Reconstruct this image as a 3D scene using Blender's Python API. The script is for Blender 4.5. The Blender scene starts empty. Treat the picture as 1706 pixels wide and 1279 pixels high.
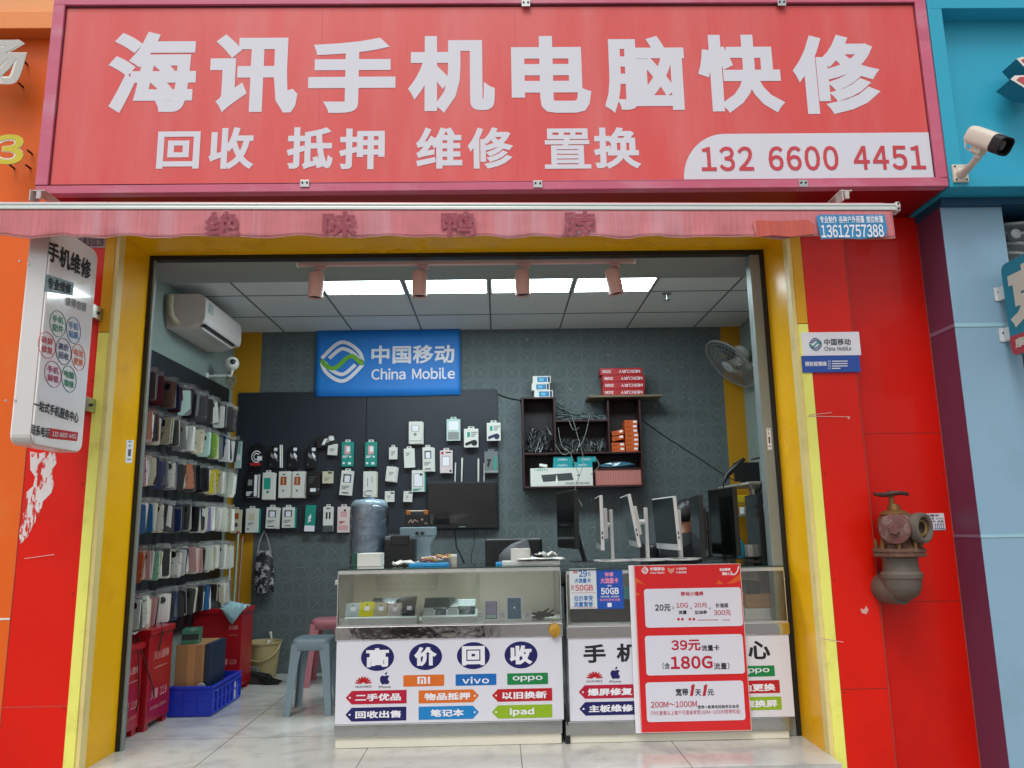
import bpy, bmesh, math, random
import numpy as np
from mathutils import Vector, Matrix, geometry, noise
random.seed(7)
R_ = math.radians
S = bpy.context.scene
COL = S.collection
# ---------------------------------------------------------------- camera, sky, sun, exposure
FPX, CX, CY, IW = 1290.0, 853.0, 639.5, 1706.0
_d = Vector((-23, -238, FPX)).normalized()
_v = Vector((-123, 7100, FPX)); _v = (_v - _d * _v.dot(_d)).normalized()
_x = _v.cross(_d)
CAM = Vector((0, -4.86, 1.25))
def w3(c): return Vector((_x.dot(c), _d.dot(c), _v.dot(c)))
_r, _u, _f = w3(Vector((1, 0, 0))), w3(Vector((0, 1, 0))), w3(Vector((0, 0, 1)))
cam = bpy.data.cameras.new('camera'); cam.sensor_width = 36; cam.lens = FPX / IW * 36
cam.clip_start = .05; cam.clip_end = 500
co = bpy.data.objects.new('camera', cam); COL.objects.link(co); S.camera = co
m4 = Matrix((( _r.x, _u.x, -_f.x, CAM.x), (_r.y, _u.y, -_f.y, CAM.y), (_r.z, _u.z, -_f.z, CAM.z), (0, 0, 0, 1)))
co.matrix_world = m4
SUN_EL, SUN_AZ = 58, 200
W = bpy.data.worlds.new('World'); S.world = W; W.use_nodes = True
nt = W.node_tree; bg = nt.nodes['Background']
sky = nt.nodes.new('ShaderNodeTexSky'); sky.sky_type = 'NISHITA'; sky.sun_disc = False
sky.sun_elevation = R_(SUN_EL); sky.sun_rotation = R_(SUN_AZ); sky.dust_density = 4; sky.air_density = 1.2
hs = nt.nodes.new('ShaderNodeHueSaturation'); hs.inputs['Saturation'].default_value = .25
nt.links.new(sky.outputs[0], hs.inputs['Color']); nt.links.new(hs.outputs[0], bg.inputs['Color'])
bg.inputs['Strength'].default_value = .142
sl = bpy.data.lights.new('sun', 'SUN'); sl.energy = 1.0; sl.angle = R_(25); sl.color = (1, .97, .93)
so = bpy.data.objects.new('sun', sl); COL.objects.link(so)
_sd = Vector((math.sin(R_(SUN_AZ)) * math.cos(R_(SUN_EL)), math.cos(R_(SUN_AZ)) * math.cos(R_(SUN_EL)), math.sin(R_(SUN_EL))))
so.rotation_euler = _sd.to_track_quat('Z', 'Y').to_euler()
S.view_settings.view_transform = 'Standard'; S.view_settings.look = 'None'
S.view_settings.exposure = 0; S.view_settings.gamma = 1; S.view_settings.use_curve_mapping = False
S.cycles.max_bounces = 8; S.cycles.transparent_max_bounces = 24; S.cycles.use_denoising = True

# ---------------------------------------------------------------- helpers
def ray(px, py): return w3(Vector((px - CX, CY - py, FPX)))
def at(px, py, Y):
    r = ray(px, py); return CAM + r * ((Y - CAM.y) / r.y)
def atz(px, py, Z):
    r = ray(px, py); return CAM + r * ((Z - CAM.z) / r.z)
def atx(px, py, X):
    r = ray(px, py); return CAM + r * ((X - CAM.x) / r.x)
def rect(x0, y0, x1, y1, Y):          # upright world rectangle at depth Y: (X0, X1, Z0, Z1)
    xm, ym = (x0 + x1) / 2, (y0 + y1) / 2
    return at(x0, ym, Y).x, at(x1, ym, Y).x, at(xm, y1, Y).z, at(xm, y0, Y).z
def quadY(x0, y0, x1, y1, Y):         # TL, TR, BR, BL
    a, b, c, d = rect(x0, y0, x1, y1, Y)
    return [Vector((a, Y, d)), Vector((b, Y, d)), Vector((b, Y, c)), Vector((a, Y, c))]
def rotq(q, deg):                     # roll a quad in its plane
    c = sum(q, Vector()) / 4; n = (q[1] - q[0]).cross(q[3] - q[0]).normalized()
    M = Matrix.Rotation(R_(deg), 3, n); return [c + M @ (p - c) for p in q]
def lin(c): return c / 12.92 if c <= .04045 else ((c + .055) / 1.055) ** 2.4
def C(h, k=1.0):
    h = h.lstrip('#'); return tuple(min(.9, lin(int(h[i:i + 2], 16) / 255) * k) for i in (0, 2, 4)) + (1,)
MATS = {}
def mat(name, h, k=1.0, rough=.5, metal=0, var=.08, scale=6, bump=0, bscale=60, coat=0, spec=.5, sheen=0, dirt=None, dirt_amt=.5, dscale=3, stretch=(1, 1, 1), trans=0, dlo=.52, dhi=.72):
    key = name
    if key in MATS: return MATS[key]
    m = bpy.data.materials.new(name); m.use_nodes = True; t = m.node_tree; N = t.nodes; L = t.links
    p = N['Principled BSDF']; col = C(h, k) if isinstance(h, str) else tuple(h) + (1,)
    tc = N.new('ShaderNodeTexCoord'); mp = N.new('ShaderNodeMapping'); L.new(tc.outputs['Object'], mp.inputs[0])
    mp.inputs['Scale'].default_value = stretch
    nz = N.new('ShaderNodeTexNoise'); nz.inputs['Scale'].default_value = scale; nz.inputs['Detail'].default_value = 5
    L.new(mp.outputs[0], nz.inputs['Vector'])
    mx = N.new('ShaderNodeMix'); mx.data_type = 'RGBA'
    mx.inputs[6].default_value = tuple(c * (1 - var) for c in col[:3]) + (1,)
    mx.inputs[7].default_value = tuple(min(1, c * (1 + var)) for c in col[:3]) + (1,)
    L.new(nz.outputs['Fac'], mx.inputs[0]); out = mx.outputs[2]
    if dirt:
        n2 = N.new('ShaderNodeTexNoise'); n2.inputs['Scale'].default_value = dscale; n2.inputs['Detail'].default_value = 8; n2.inputs['Roughness'].default_value = .65
        L.new(mp.outputs[0], n2.inputs['Vector'])
        rp = N.new('ShaderNodeMapRange'); rp.inputs[1].default_value = dlo; rp.inputs[2].default_value = dhi; rp.inputs[4].default_value = dirt_amt
        L.new(n2.outputs['Fac'], rp.inputs[0])
        m2 = N.new('ShaderNodeMix'); m2.data_type = 'RGBA'; L.new(rp.outputs[0], m2.inputs[0]); L.new(out, m2.inputs[6]); m2.inputs[7].default_value = C(dirt); out = m2.outputs[2]
    L.new(out, p.inputs['Base Color'])
    rr = N.new('ShaderNodeMapRange'); rr.inputs[3].default_value = max(.02, rough - .08); rr.inputs[4].default_value = min(1, rough + .08)
    L.new(nz.outputs['Fac'], rr.inputs[0]); L.new(rr.outputs[0], p.inputs['Roughness'])
    p.inputs['Metallic'].default_value = metal; p.inputs['Coat Weight'].default_value = coat; p.inputs['Specular IOR Level'].default_value = spec
    p.inputs['Transmission Weight'].default_value = trans
    if bump:
        n3 = N.new('ShaderNodeTexNoise'); n3.inputs['Scale'].default_value = bscale; n3.inputs['Detail'].default_value = 4
        L.new(mp.outputs[0], n3.inputs['Vector'])
        b = N.new('ShaderNodeBump'); b.inputs['Strength'].default_value = bump; b.inputs['Distance'].default_value = .01
        L.new(n3.outputs['Fac'], b.inputs['Height']); L.new(b.outputs[0], p.inputs['Normal'])
    MATS[key] = m; return m
def glass(name, tint=(.93, .97, .95), rough=.02, refl=1.0, alpha=0.0, haze=(.8, .85, .85), bump=0, bscale=25):
    if name in MATS: return MATS[name]
    m = bpy.data.materials.new(name); m.use_nodes = True; t = m.node_tree; N = t.nodes; L = t.links
    N.remove(N['Principled BSDF'])
    tr = N.new('ShaderNodeBsdfTransparent'); tr.inputs[0].default_value = tint + (1,)
    gl = N.new('ShaderNodeBsdfGlossy'); gl.inputs['Roughness'].default_value = rough
    fr = N.new('ShaderNodeFresnel'); fr.inputs[0].default_value = 1.45
    if bump:
        n3 = N.new('ShaderNodeTexNoise'); n3.inputs['Scale'].default_value = bscale; n3.inputs['Detail'].default_value = 3; n3.inputs['Distortion'].default_value = 1.2
        tc = N.new('ShaderNodeTexCoord'); L.new(tc.outputs['Object'], n3.inputs['Vector'])
        b = N.new('ShaderNodeBump'); b.inputs['Strength'].default_value = bump; b.inputs['Distance'].default_value = .02
        L.new(n3.outputs['Fac'], b.inputs['Height']); L.new(b.outputs[0], gl.inputs['Normal']); L.new(b.outputs[0], fr.inputs['Normal'])
    mu = N.new('ShaderNodeMath'); mu.operation = 'MULTIPLY'; mu.inputs[1].default_value = refl; L.new(fr.outputs[0], mu.inputs[0])
    mx = N.new('ShaderNodeMixShader'); L.new(mu.outputs[0], mx.inputs[0]); L.new(tr.outputs[0], mx.inputs[1]); L.new(gl.outputs[0], mx.inputs[2])
    o = mx.outputs[0]
    if alpha:
        df = N.new('ShaderNodeBsdfDiffuse'); df.inputs[0].default_value = haze + (1,)
        m2 = N.new('ShaderNodeMixShader'); m2.inputs[0].default_value = alpha; L.new(o, m2.inputs[1]); L.new(df.outputs[0], m2.inputs[2]); o = m2.outputs[0]
    L.new(o, N['Material Output'].inputs[0]); MATS[name] = m; return m
def emit(name, col, s):
    m = bpy.data.materials.new(name); m.use_nodes = True; p = m.node_tree.nodes['Principled BSDF']
    p.inputs['Base Color'].default_value = (.8, .8, .8, 1); p.inputs['Emission Color'].default_value = col + (1,); p.inputs['Emission Strength'].default_value = s
    MATS[name] = m; return m
# ---- lettering: glyph outlines from the built-in font, thickened and triangulated
GL = {}
def fw(ch): return chr(ord(ch) + 0xFEE0) if 33 <= ord(ch) <= 126 else ch
def load_glyphs(chars):
    chars = sorted(set(fw(c) for c in chars if c not in ' \n'))
    cu = bpy.data.curves.new('glyphs', 'FONT'); cu.body = '\n'.join(chars); cu.fill_mode = 'NONE'; cu.resolution_u = 3; cu.space_line = 10
    o = bpy.data.objects.new('glyphs', cu); sc = bpy.data.scenes.new('type_setting'); sc.collection.objects.link(o)
    vl = sc.view_layers[0]; vl.update()
    me = bpy.data.meshes.new_from_object(o.evaluated_get(vl.depsgraph))
    nb = {}
    for e in me.edges:
        a, b = e.vertices; nb.setdefault(a, []).append(b); nb.setdefault(b, []).append(a)
    seen = set(); y0 = None; loops = []
    for s in nb:
        if s in seen: continue
        lp = [s]; seen.add(s); cur = s
        while True:
            nx = [q for q in nb[cur] if q not in seen]
            if not nx: break
            cur = nx[0]; seen.add(cur); lp.append(cur)
        loops.append([me.vertices[i].co.xy.copy() for i in lp])
    for lp in loops:
        cy = sum(p.y for p in lp) / len(lp); k = round((.38 - cy) / 10)
        k = max(0, min(len(chars) - 1, k)); pts = []
        for p in lp:
            q = Vector((p.x, p.y + 10 * k))
            if not pts or (q - pts[-1]).length > 1e-4: pts.append(q)
        if len(pts) > 2 and (pts[0] - pts[-1]).length < 1e-4: pts.pop()
        if len(pts) > 2: GL.setdefault(chars[k], []).append(pts)
    bpy.data.objects.remove(o); bpy.data.curves.remove(cu); bpy.data.meshes.remove(me); bpy.data.scenes.remove(sc)
GT = {}
def glyph(ch, bold):
    ch = fw(ch); key = (ch, round(bold, 3))
    if key in GT: return GT[key]
    vs, es = [], []
    for lp in GL.get(ch, []):
        b = len(vs); n = len(lp); vs += lp; es += [(b + i, b + (i + 1) % n) for i in range(n)]
    r = geometry.delaunay_2d_cdt(vs, es, [], 0, 1e-5)
    V = r[0]; T = []
    for t in r[2]:                    # keep the triangles an odd number of outlines enclose
        cx = sum(V[i].x for i in t) / len(t); cy = sum(V[i].y for i in t) / len(t); odd = False
        for lp in GL.get(ch, []):
            for i in range(len(lp)):
                a, c = lp[i - 1], lp[i]
                if (a.y > cy) != (c.y > cy) and cx < a.x + (cy - a.y) * (c.x - a.x) / (c.y - a.y): odd = not odd
        if odd: T.append(t)
    if bold:
        fv, ff = list(V), [list(t) for t in T]
        for lp in GL[ch]:
            n = len(lp); ds = []
            for i in range(n):
                d = lp[(i + 1) % n] - lp[i]; ds.append(d.normalized() if d.length > 1e-6 else Vector((1, 0)))
            for i in range(n):
                a, c, d = lp[i], lp[(i + 1) % n], ds[i]; q = Vector((-d.y, d.x)) * bold; b = len(fv)
                fv += [a - q, c - q, c + q, a + q]; ff.append([b, b + 1, b + 2, b + 3])
                e = ds[i - 1]; t = e.x * d.y - e.y * d.x     # mitre on the outer side of the corner at a
                if abs(t) > .02 and e.dot(d) > -.93:
                    sg = -1 if t > 0 else 1; n1, n2 = Vector((-e.y, e.x)) * sg, Vector((-d.y, d.x)) * sg; k = 1 + n1.dot(n2); b = len(fv)
                    if k > .3: fv += [a, a + n1 * bold, a + (n1 + n2) / k * bold, a + n2 * bold]; ff.append([b, b + 1, b + 2, b + 3])
                    else: fv += [a, a + n1 * bold, a + n2 * bold]; ff.append([b, b + 1, b + 2])
        for k, f in enumerate(ff):    # the triangulator wants counter-clockwise faces
            ar = sum(fv[f[i - 1]].x * fv[f[i]].y - fv[f[i]].x * fv[f[i - 1]].y for i in range(len(f)))
            if ar < 0: ff[k] = f[::-1]
        ff = [f for f in ff if abs(sum(fv[f[i - 1]].x * fv[f[i]].y - fv[f[i]].x * fv[f[i - 1]].y for i in range(len(f)))) > 1e-7]
        r = geometry.delaunay_2d_cdt(fv, [], ff, 0, 1e-5); V = r[0]
        P4 = np.array([[fv[f[min(i, len(f) - 1)]][:] for i in range(4)] for f in ff]); D4 = np.roll(P4, -1, 1) - P4
        c2 = np.array([[sum(V[i].x for i in t) / len(t), sum(V[i].y for i in t) / len(t)] for t in r[2]])
        ok = np.zeros(len(c2), bool)
        for k in range(0, len(c2), 256):
            q = c2[k:k + 256, None, None, :] - P4[None]; cr = D4[None, :, :, 0] * q[..., 1] - D4[None, :, :, 1] * q[..., 0]
            ok[k:k + 256] = (cr >= -1e-9).all(2).any(1)
        T = [t for t, g in zip(r[2], ok) if g]
    xs = [p.x for p in V]; GT[key] = ([p.copy() for p in V], [tuple(t) for t in T], min(xs), max(xs)); return GT[key]
def layout(body, bold, gap=.07):
    V, T, x = [], [], 0
    miss = [c for c in body if c != ' ' and fw(c) not in GL]
    if miss: load_glyphs(miss)
    for ch in body:
        if ch == ' ': x += .45; continue
        v, t, a, b = glyph(ch, bold); asc = ord(ch) < 127
        ox = x - a + gap / 2 if asc else x
        n = len(V); V += [(p.x + ox, p.y) for p in v]; T += [tuple(i + n for i in f) for f in t]
        x += (b - a + gap) if asc else 1.0 + gap * .3
    return V, T
class MB:
    def __init__(s): s.v, s.f, s.mi, s.m = [], [], [], 0
    def face(s, *p):
        n = len(s.v); s.v += [Vector(q) for q in p]; s.f.append(tuple(range(n, n + len(p)))); s.mi.append(s.m); return s
    def add(s, vs, fs):
        n = len(s.v); s.v += [Vector(q) for q in vs]; s.f += [tuple(i + n for i in f) for f in fs]; s.mi += [s.m] * len(fs); return s
    def box2(s, x0, x1, y0, y1, z0, z1, M=None):
        vs = [Vector((x, y, z)) for z in (z0, z1) for y in (y0, y1) for x in (x0, x1)]
        if M: vs = [M @ q for q in vs]
        return s.add(vs, [(0, 2, 3, 1), (4, 5, 7, 6), (0, 1, 5, 4), (2, 6, 7, 3), (0, 4, 6, 2), (1, 3, 7, 5)])
    def box(s, c, d, M=None):
        h = [q / 2 for q in d]
        T = Matrix.Translation(Vector(c)) @ (M.to_4x4() if M else Matrix())
        return s.box2(-h[0], h[0], -h[1], h[1], -h[2], h[2], T)
    def slab(s, q, d):                # quad TL TR BR BL extruded backwards by d
        n = (q[1] - q[0]).cross(q[3] - q[0]).normalized() * d
        b = [p + n for p in q]
        return s.add(list(q) + b, [(0, 3, 2, 1), (4, 5, 6, 7), (0, 1, 5, 4), (1, 2, 6, 5), (2, 3, 7, 6), (3, 0, 4, 7)])
    def tube(s, path, r, n=8, closed=False):
        P = [Vector(p) for p in path]; k = len(P); rs = r if isinstance(r, (list, tuple)) else [r] * k
        vs = []; up = None
        for i, p in enumerate(P):
            a = P[(i - 1) % k] if closed or i else P[0]; b = P[(i + 1) % k] if closed or i < k - 1 else P[-1]
            t = (b - a).normalized()
            if up is None: up = t.orthogonal().normalized()
            up = (up - t * up.dot(t)); up = up.normalized() if up.length > 1e-6 else t.orthogonal().normalized(); w = t.cross(up)
            vs += [p + (up * math.cos(2 * math.pi * j / n) + w * math.sin(2 * math.pi * j / n)) * rs[i] for j in range(n)]
        fs = []
        for i in range(k if closed else k - 1):
            for j in range(n):
                a, b = i * n + j, i * n + (j + 1) % n; c, d = ((i + 1) % k) * n + (j + 1) % n, ((i + 1) % k) * n + j
                fs.append((a, b, c, d))
        if not closed: fs += [tuple(range(n))[::-1], tuple(range((k - 1) * n, k * n))]
        return s.add(vs, fs)
    def cyl(s, p0, p1, r0, r1=None, n=20): return s.tube([p0, p1], [r0, r0 if r1 is None else r1], n)
    def lathe(s, o, ax, prof, n=28, cap=True):   # prof: (radius, distance along axis)
        o, ax = Vector(o), Vector(ax).normalized(); u = ax.orthogonal().normalized(); w = ax.cross(u); vs, fs = [], []
        for r, h in prof: vs += [o + ax * h + (u * math.cos(2 * math.pi * j / n) + w * math.sin(2 * math.pi * j / n)) * r for j in range(n)]
        for i in range(len(prof) - 1):
            for j in range(n): fs.append((i * n + j, i * n + (j + 1) % n, (i + 1) * n + (j + 1) % n, (i + 1) * n + j))
        if cap: fs += [tuple(range(n))[::-1], tuple(range((len(prof) - 1) * n, len(prof) * n))]
        return s.add(vs, fs)
    def prism(s, pts, dv):            # planar outline swept by vector dv
        P = [Vector(p) for p in pts]; n = len(P); dv = Vector(dv)
        return s.add(P + [p + dv for p in P], [tuple(range(n)), tuple(range(n, 2 * n))[::-1]] + [(i, n + i, n + (i + 1) % n, (i + 1) % n) for i in range(n)])
    def text(s, body, q, bold=.03, off=.002, thick=0, gap=.07):
        V, T = layout(body, bold, gap)
        if not V: return s
        xs = [p[0] for p in V]; ys = [p[1] for p in V]; x0, x1, y0, y1 = min(xs), max(xs), min(ys), max(ys)
        if y1 - y0 < .3 and len(body) > 1: y0, y1 = y0 - .3, y1 + .3
        n = (q[3] - q[0]).cross(q[1] - q[0]).normalized() * off
        def mp(p):
            u = (p[0] - x0) / max(1e-6, x1 - x0); v = (y1 - p[1]) / max(1e-6, y1 - y0)
            return (q[0] * (1 - u) + q[1] * u) * (1 - v) + (q[3] * (1 - u) + q[2] * u) * v + n
        W_ = [mp(p) for p in V]; s.add(W_, T)
        if thick:
            dn = -n.normalized() * thick; ec = {}
            for t in T:
                for i in range(len(t)):
                    e = (t[i], t[(i + 1) % len(t)]); ec[frozenset(e)] = None if frozenset(e) in ec else e
            for e in ec.values():
                if e: s.face(W_[e[1]], W_[e[0]], W_[e[0]] + dn, W_[e[1]] + dn)
        return s
    def poly(s, pts, q, off=.002):    # polygon in 0..1 coords (x right, y down) on quad q
        n = (q[3] - q[0]).cross(q[1] - q[0]).normalized() * off
        V = [Vector(p) for p in pts]
        r = geometry.delaunay_2d_cdt(V, [], [list(range(len(V)))], 1, 1e-6)
        return s.add([(q[0] * (1 - p.x) + q[1] * p.x) * (1 - p.y) + (q[3] * (1 - p.x) + q[2] * p.x) * p.y + n for p in r[0]], [tuple(f) for f in r[2]])
    def stroke(s, pts, w, q, off=.002, taper=False):   # thick line in 0..1 coords
        P = [Vector(p) for p in pts]; L_, R2 = [], []; k = len(P)
        for i, p in enumerate(P):
            t = (P[min(k - 1, i + 1)] - P[max(0, i - 1)]).normalized(); nn = Vector((-t.y, t.x)) * w * (.5 if not taper else .5 * math.sin(math.pi * (i + .35) / (k - .3)))
            L_.append(p + nn); R2.append(p - nn)
        return s.poly(L_ + R2[::-1], q, off)
    def disc(s, c, r, q, off=.002, n=36, asp=1.0): return s.poly([(c[0] + r * math.cos(2 * math.pi * i / n), c[1] + asp * r * math.sin(2 * math.pi * i / n)) for i in range(n)], q, off)
    def rrect(s, x0, y0, x1, y1, r, q, off=.002, ra=1.0):
        P = []
        for cx, cy, a in ((x1 - r, y0 + r * ra, -90), (x1 - r, y1 - r * ra, 0), (x0 + r, y1 - r * ra, 90), (x0 + r, y0 + r * ra, 180)):
            for k in range(6): P.append((cx + r * math.cos(R_(a + 18 * k)), cy + r * ra * math.sin(R_(a + 18 * k))))
        return s.poly(P, q, off)
    def build(s, name, mats, parent=None, smooth=False, bevel=0, seg=2):
        if not isinstance(mats, (list, tuple)): mats = [mats]
        base = Vector()
        if parent is None and s.v:
            xs, ys, zs = [[p[i] for p in s.v] for i in range(3)]
            base = Vector(((min(xs) + max(xs)) / 2, (min(ys) + max(ys)) / 2, min(zs)))
        me = bpy.data.meshes.new(name); me.from_pydata([tuple(p - base) for p in s.v], [], s.f)
        for m in mats: me.materials.append(m)
        if len(mats) > 1: me.polygons.foreach_set('material_index', s.mi)
        bm = bmesh.new(); bm.from_mesh(me); bmesh.ops.remove_doubles(bm, verts=bm.verts, dist=1e-5)
        if name not in FLAT: bmesh.ops.recalc_face_normals(bm, faces=bm.faces)
        bm.to_mesh(me); bm.free()
        if smooth:
            me.polygons.foreach_set('use_smooth', [True] * len(me.polygons)); me.set_sharp_from_angle(angle=R_(38))
        o = bpy.data.objects.new(name, me); COL.objects.link(o); o.location = base; BASE[o.name] = base
        if parent:
            o.parent = parent; o.matrix_parent_inverse = Matrix.Translation(-BASE[parent.name])
        if bevel:
            b = o.modifiers.new('bevel', 'BEVEL'); b.width = bevel; b.segments = seg; b.limit_method = 'ANGLE'; b.angle_limit = R_(40)
        return o
BASE = {}
FLAT = {'lettering', 'logo', 'print'}
def tag(o, label=None, cat=None, group=None, kind=None):
    if label: o['label'] = label
    if cat: o['category'] = cat
    if group: o['group'] = group
    if kind: o['kind'] = kind
    return o
def thing(name, label, cat, loc=(0, 0, 0), group=None):
    o = bpy.data.objects.new(name, None); COL.objects.link(o); o.location = loc; o.empty_display_size = .1; BASE[o.name] = Vector(loc)
    return tag(o, label, cat, group)
def kids(o): return [c for c in COL.objects if c.parent == o]
def dup(o, parent=None, loc=None, rot=None, ks=None):
    c = o.copy(); COL.objects.link(c)
    if parent: c.parent = parent
    if loc is not None: c.location = loc
    if rot is not None: c.rotation_euler = rot
    for k in (ks if ks is not None else kids(o)): dup(k, c)
    return c
def BX(x0, x1, y0, y1, z0, z1): return MB().box2(x0, x1, y0, y1, z0, z1)
# ---------------------------------------------------------------- materials
RED = mat('red_panel', '#dc1a08', 1.05, .34, var=.05, scale=2, spec=.26, coat=.12, dirt='#b81408', dirt_amt=.45, dscale=1.3, bump=.12, bscale=2.2)
RED2 = mat('red_panel_recess', '#d01608', 1.05, .34, var=.06, scale=2, spec=.26, coat=.12, dirt='#a81008', dirt_amt=.45, dscale=1.3, bump=.12, bscale=2.2)
YEL = mat('yellow_panel', '#e0a404', 1.25, .26, var=.05, scale=2, spec=.28, bump=.1, bscale=2.5, dirt='#b88208', dirt_amt=.4, dscale=2)
YEL2 = mat('yellow_strip_upper', '#d8a024', 1.1, .35, var=.05, spec=.25)
PALE = mat('lemon_strip', '#ece86c', 1.25, .4, var=.06, scale=4, dirt='#a89848', dirt_amt=.35, dscale=5)
CREAM = mat('beige_strip', '#d8c684', 1.15, .4, var=.06, scale=4, dirt='#97824a', dirt_amt=.3, dscale=5)
BLACK = mat('black_frame', '#15181a', 1.0, .45)
ALU = mat('grey_frame', '#8c9696', 1.0, .4, metal=.3, var=.1, scale=5)
SEAM = mat('panel_seam', '#6a1008', 1.0, .8)
WALLG = mat('grey_wall', '#7e8d88', 1.15, .8, var=.05, scale=3, bump=.05)
CEIL = mat('ceiling_board', '#c4c8c8', 1.3, .85, var=.05, scale=3, bump=.08, bscale=150)
TBAR = mat('ceiling_grid', '#6c7274', 1.0, .6)
WHITE = mat('white_plastic', '#e6e6e2', 1.0, .4, var=.03)
WPRINT = mat('white_print', '#e9e9f0', 1.0, .5, var=.03)
DARK = mat('black_plastic', '#16171a', 1.0, .42, var=.1)
STEEL = mat('steel', '#b8bab8', 1.0, .28, metal=1, var=.08, scale=10)
def floor_mat():
    m = mat('polished_tile', '#b9b9b4', 1.15, .14, var=.07, scale=2.2, stretch=(1, 3, 1)); t = m.node_tree; N, L = t.nodes, t.links
    p = N['Principled BSDF']; src = p.inputs['Base Color'].links[0].from_socket
    g = N.new('ShaderNodeNewGeometry'); sx = N.new('ShaderNodeSeparateXYZ'); L.new(g.outputs['Position'], sx.inputs[0])
    def line(sock, off, T, w):
        a = N.new('ShaderNodeMath'); a.operation = 'SUBTRACT'; L.new(sock, a.inputs[0]); a.inputs[1].default_value = off
        b = N.new('ShaderNodeMath'); b.operation = 'PINGPONG'; L.new(a.outputs[0], b.inputs[0]); b.inputs[1].default_value = T / 2
        c = N.new('ShaderNodeMath'); c.operation = 'LESS_THAN'; L.new(b.outputs[0], c.inputs[0]); c.inputs[1].default_value = w; return c
    a, b = line(sx.outputs[0], .11, .885, .0028), line(sx.outputs[1], .25, .885, .0028)
    mx = N.new('ShaderNodeMath'); mx.operation = 'MAXIMUM'; L.new(a.outputs[0], mx.inputs[0]); L.new(b.outputs[0], mx.inputs[1])
    # soft grey marbling
    nv = N.new('ShaderNodeTexNoise'); nv.inputs['Scale'].default_value = 1.6; nv.inputs['Detail'].default_value = 9; nv.inputs['Distortion'].default_value = 1.8
    L.new(g.outputs['Position'], nv.inputs['Vector'])
    mr = N.new('ShaderNodeMapRange'); mr.inputs[1].default_value = .5; mr.inputs[2].default_value = .64; mr.inputs[4].default_value = .4; L.new(nv.outputs['Fac'], mr.inputs[0])
    m1 = N.new('ShaderNodeMix'); m1.data_type = 'RGBA'; L.new(mr.outputs[0], m1.inputs[0]); L.new(src, m1.inputs[6]); m1.inputs[7].default_value = C('#8f9396')
    m2 = N.new('ShaderNodeMix'); m2.data_type = 'RGBA'; L.new(mx.outputs[0], m2.inputs[0]); L.new(m1.outputs[2], m2.inputs[6]); m2.inputs[7].default_value = C('#6d6d68')
    nd = N.new('ShaderNodeTexNoise'); nd.inputs['Scale'].default_value = 5; nd.inputs['Detail'].default_value = 10; nd.inputs['Roughness'].default_value = .7; L.new(g.outputs['Position'], nd.inputs['Vector'])
    md = N.new('ShaderNodeMapRange'); md.inputs[1].default_value = .52; md.inputs[2].default_value = .72; md.inputs[4].default_value = .45; L.new(nd.outputs['Fac'], md.inputs[0])
    m3 = N.new('ShaderNodeMix'); m3.data_type = 'RGBA'; L.new(md.outputs[0], m3.inputs[0]); L.new(m2.outputs[2], m3.inputs[6]); m3.inputs[7].default_value = C('#7c7468')
    L.new(m3.outputs[2], p.inputs['Base Color'])
    mr2 = N.new('ShaderNodeMapRange'); mr2.inputs[3].default_value = .05; mr2.inputs[4].default_value = .2; L.new(nd.outputs['Fac'], mr2.inputs[0]); L.new(mr2.outputs[0], p.inputs['Roughness']); return m
def wallpaper():
    m = mat('grey_wallpaper', '#5a6567', .95, .7, var=.06, scale=3, bump=.04); t = m.node_tree; N, L = t.nodes, t.links
    p = N['Principled BSDF']; src = p.inputs['Base Color'].links[0].from_socket
    g = N.new('ShaderNodeNewGeometry'); sx = N.new('ShaderNodeSeparateXYZ'); L.new(g.outputs['Position'], sx.inputs[0])
    def M(op, a, b=None):
        n = N.new('ShaderNodeMath'); n.operation = op
        for i, q in enumerate((a, b)):
            if q is None: continue
            if isinstance(q, (int, float)): n.inputs[i].default_value = q
            else: L.new(q, n.inputs[i])
        return n.outputs[0]
    x, z = sx.outputs[0], sx.outputs[2]; P = .3
    u = M('ADD', x, z); v = M('SUBTRACT', x, z)
    ln = M('MAXIMUM', M('LESS_THAN', M('PINGPONG', M('ADD', u, P / 2), P / 2), .0026), M('LESS_THAN', M('PINGPONG', M('ADD', v, P / 2), P / 2), .0026))
    def cell(q, off): # offset from the nearest lattice point
        a = M('SUBTRACT', q, off); return M('SUBTRACT', M('PINGPONG', a, P / 2), 0)
    r1 = M('SQRT', M('ADD', M('POWER', cell(x, 0), 2), M('POWER', cell(z, 0), 2)))
    r2 = M('SQRT', M('ADD', M('POWER', cell(x, P / 2), 2), M('POWER', cell(z, P / 2), 2)))
    r = M('MINIMUM', r1, r2)
    ring = M('LESS_THAN', M('ABSOLUTE', M('SUBTRACT', r, .076)), .0018)
    ring2 = M('LESS_THAN', M('ABSOLUTE', M('SUBTRACT', r, .09)), .0014)
    out = M('GREATER_THAN', r, .076)
    nz = N.new('ShaderNodeTexNoise'); nz.inputs['Scale'].default_value = 11; nz.inputs['Detail'].default_value = 0; L.new(g.outputs['Position'], nz.inputs['Vector'])
    squig = M('MULTIPLY', M('LESS_THAN', M('ABSOLUTE', M('SUBTRACT', nz.outputs['Fac'], .5)), .01), M('LESS_THAN', r, .06))
    k = M('MAXIMUM', M('MAXIMUM', M('MULTIPLY', ln, out), ring), M('MAXIMUM', ring2, squig))
    mx = N.new('ShaderNodeMix'); mx.data_type = 'RGBA'; L.new(M('MULTIPLY', k, .3), mx.inputs[0]); L.new(src, mx.inputs[6]); mx.inputs[7].default_value = C('#a4b0b4')
    L.new(mx.outputs[2], p.inputs['Base Color']); return m
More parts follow.
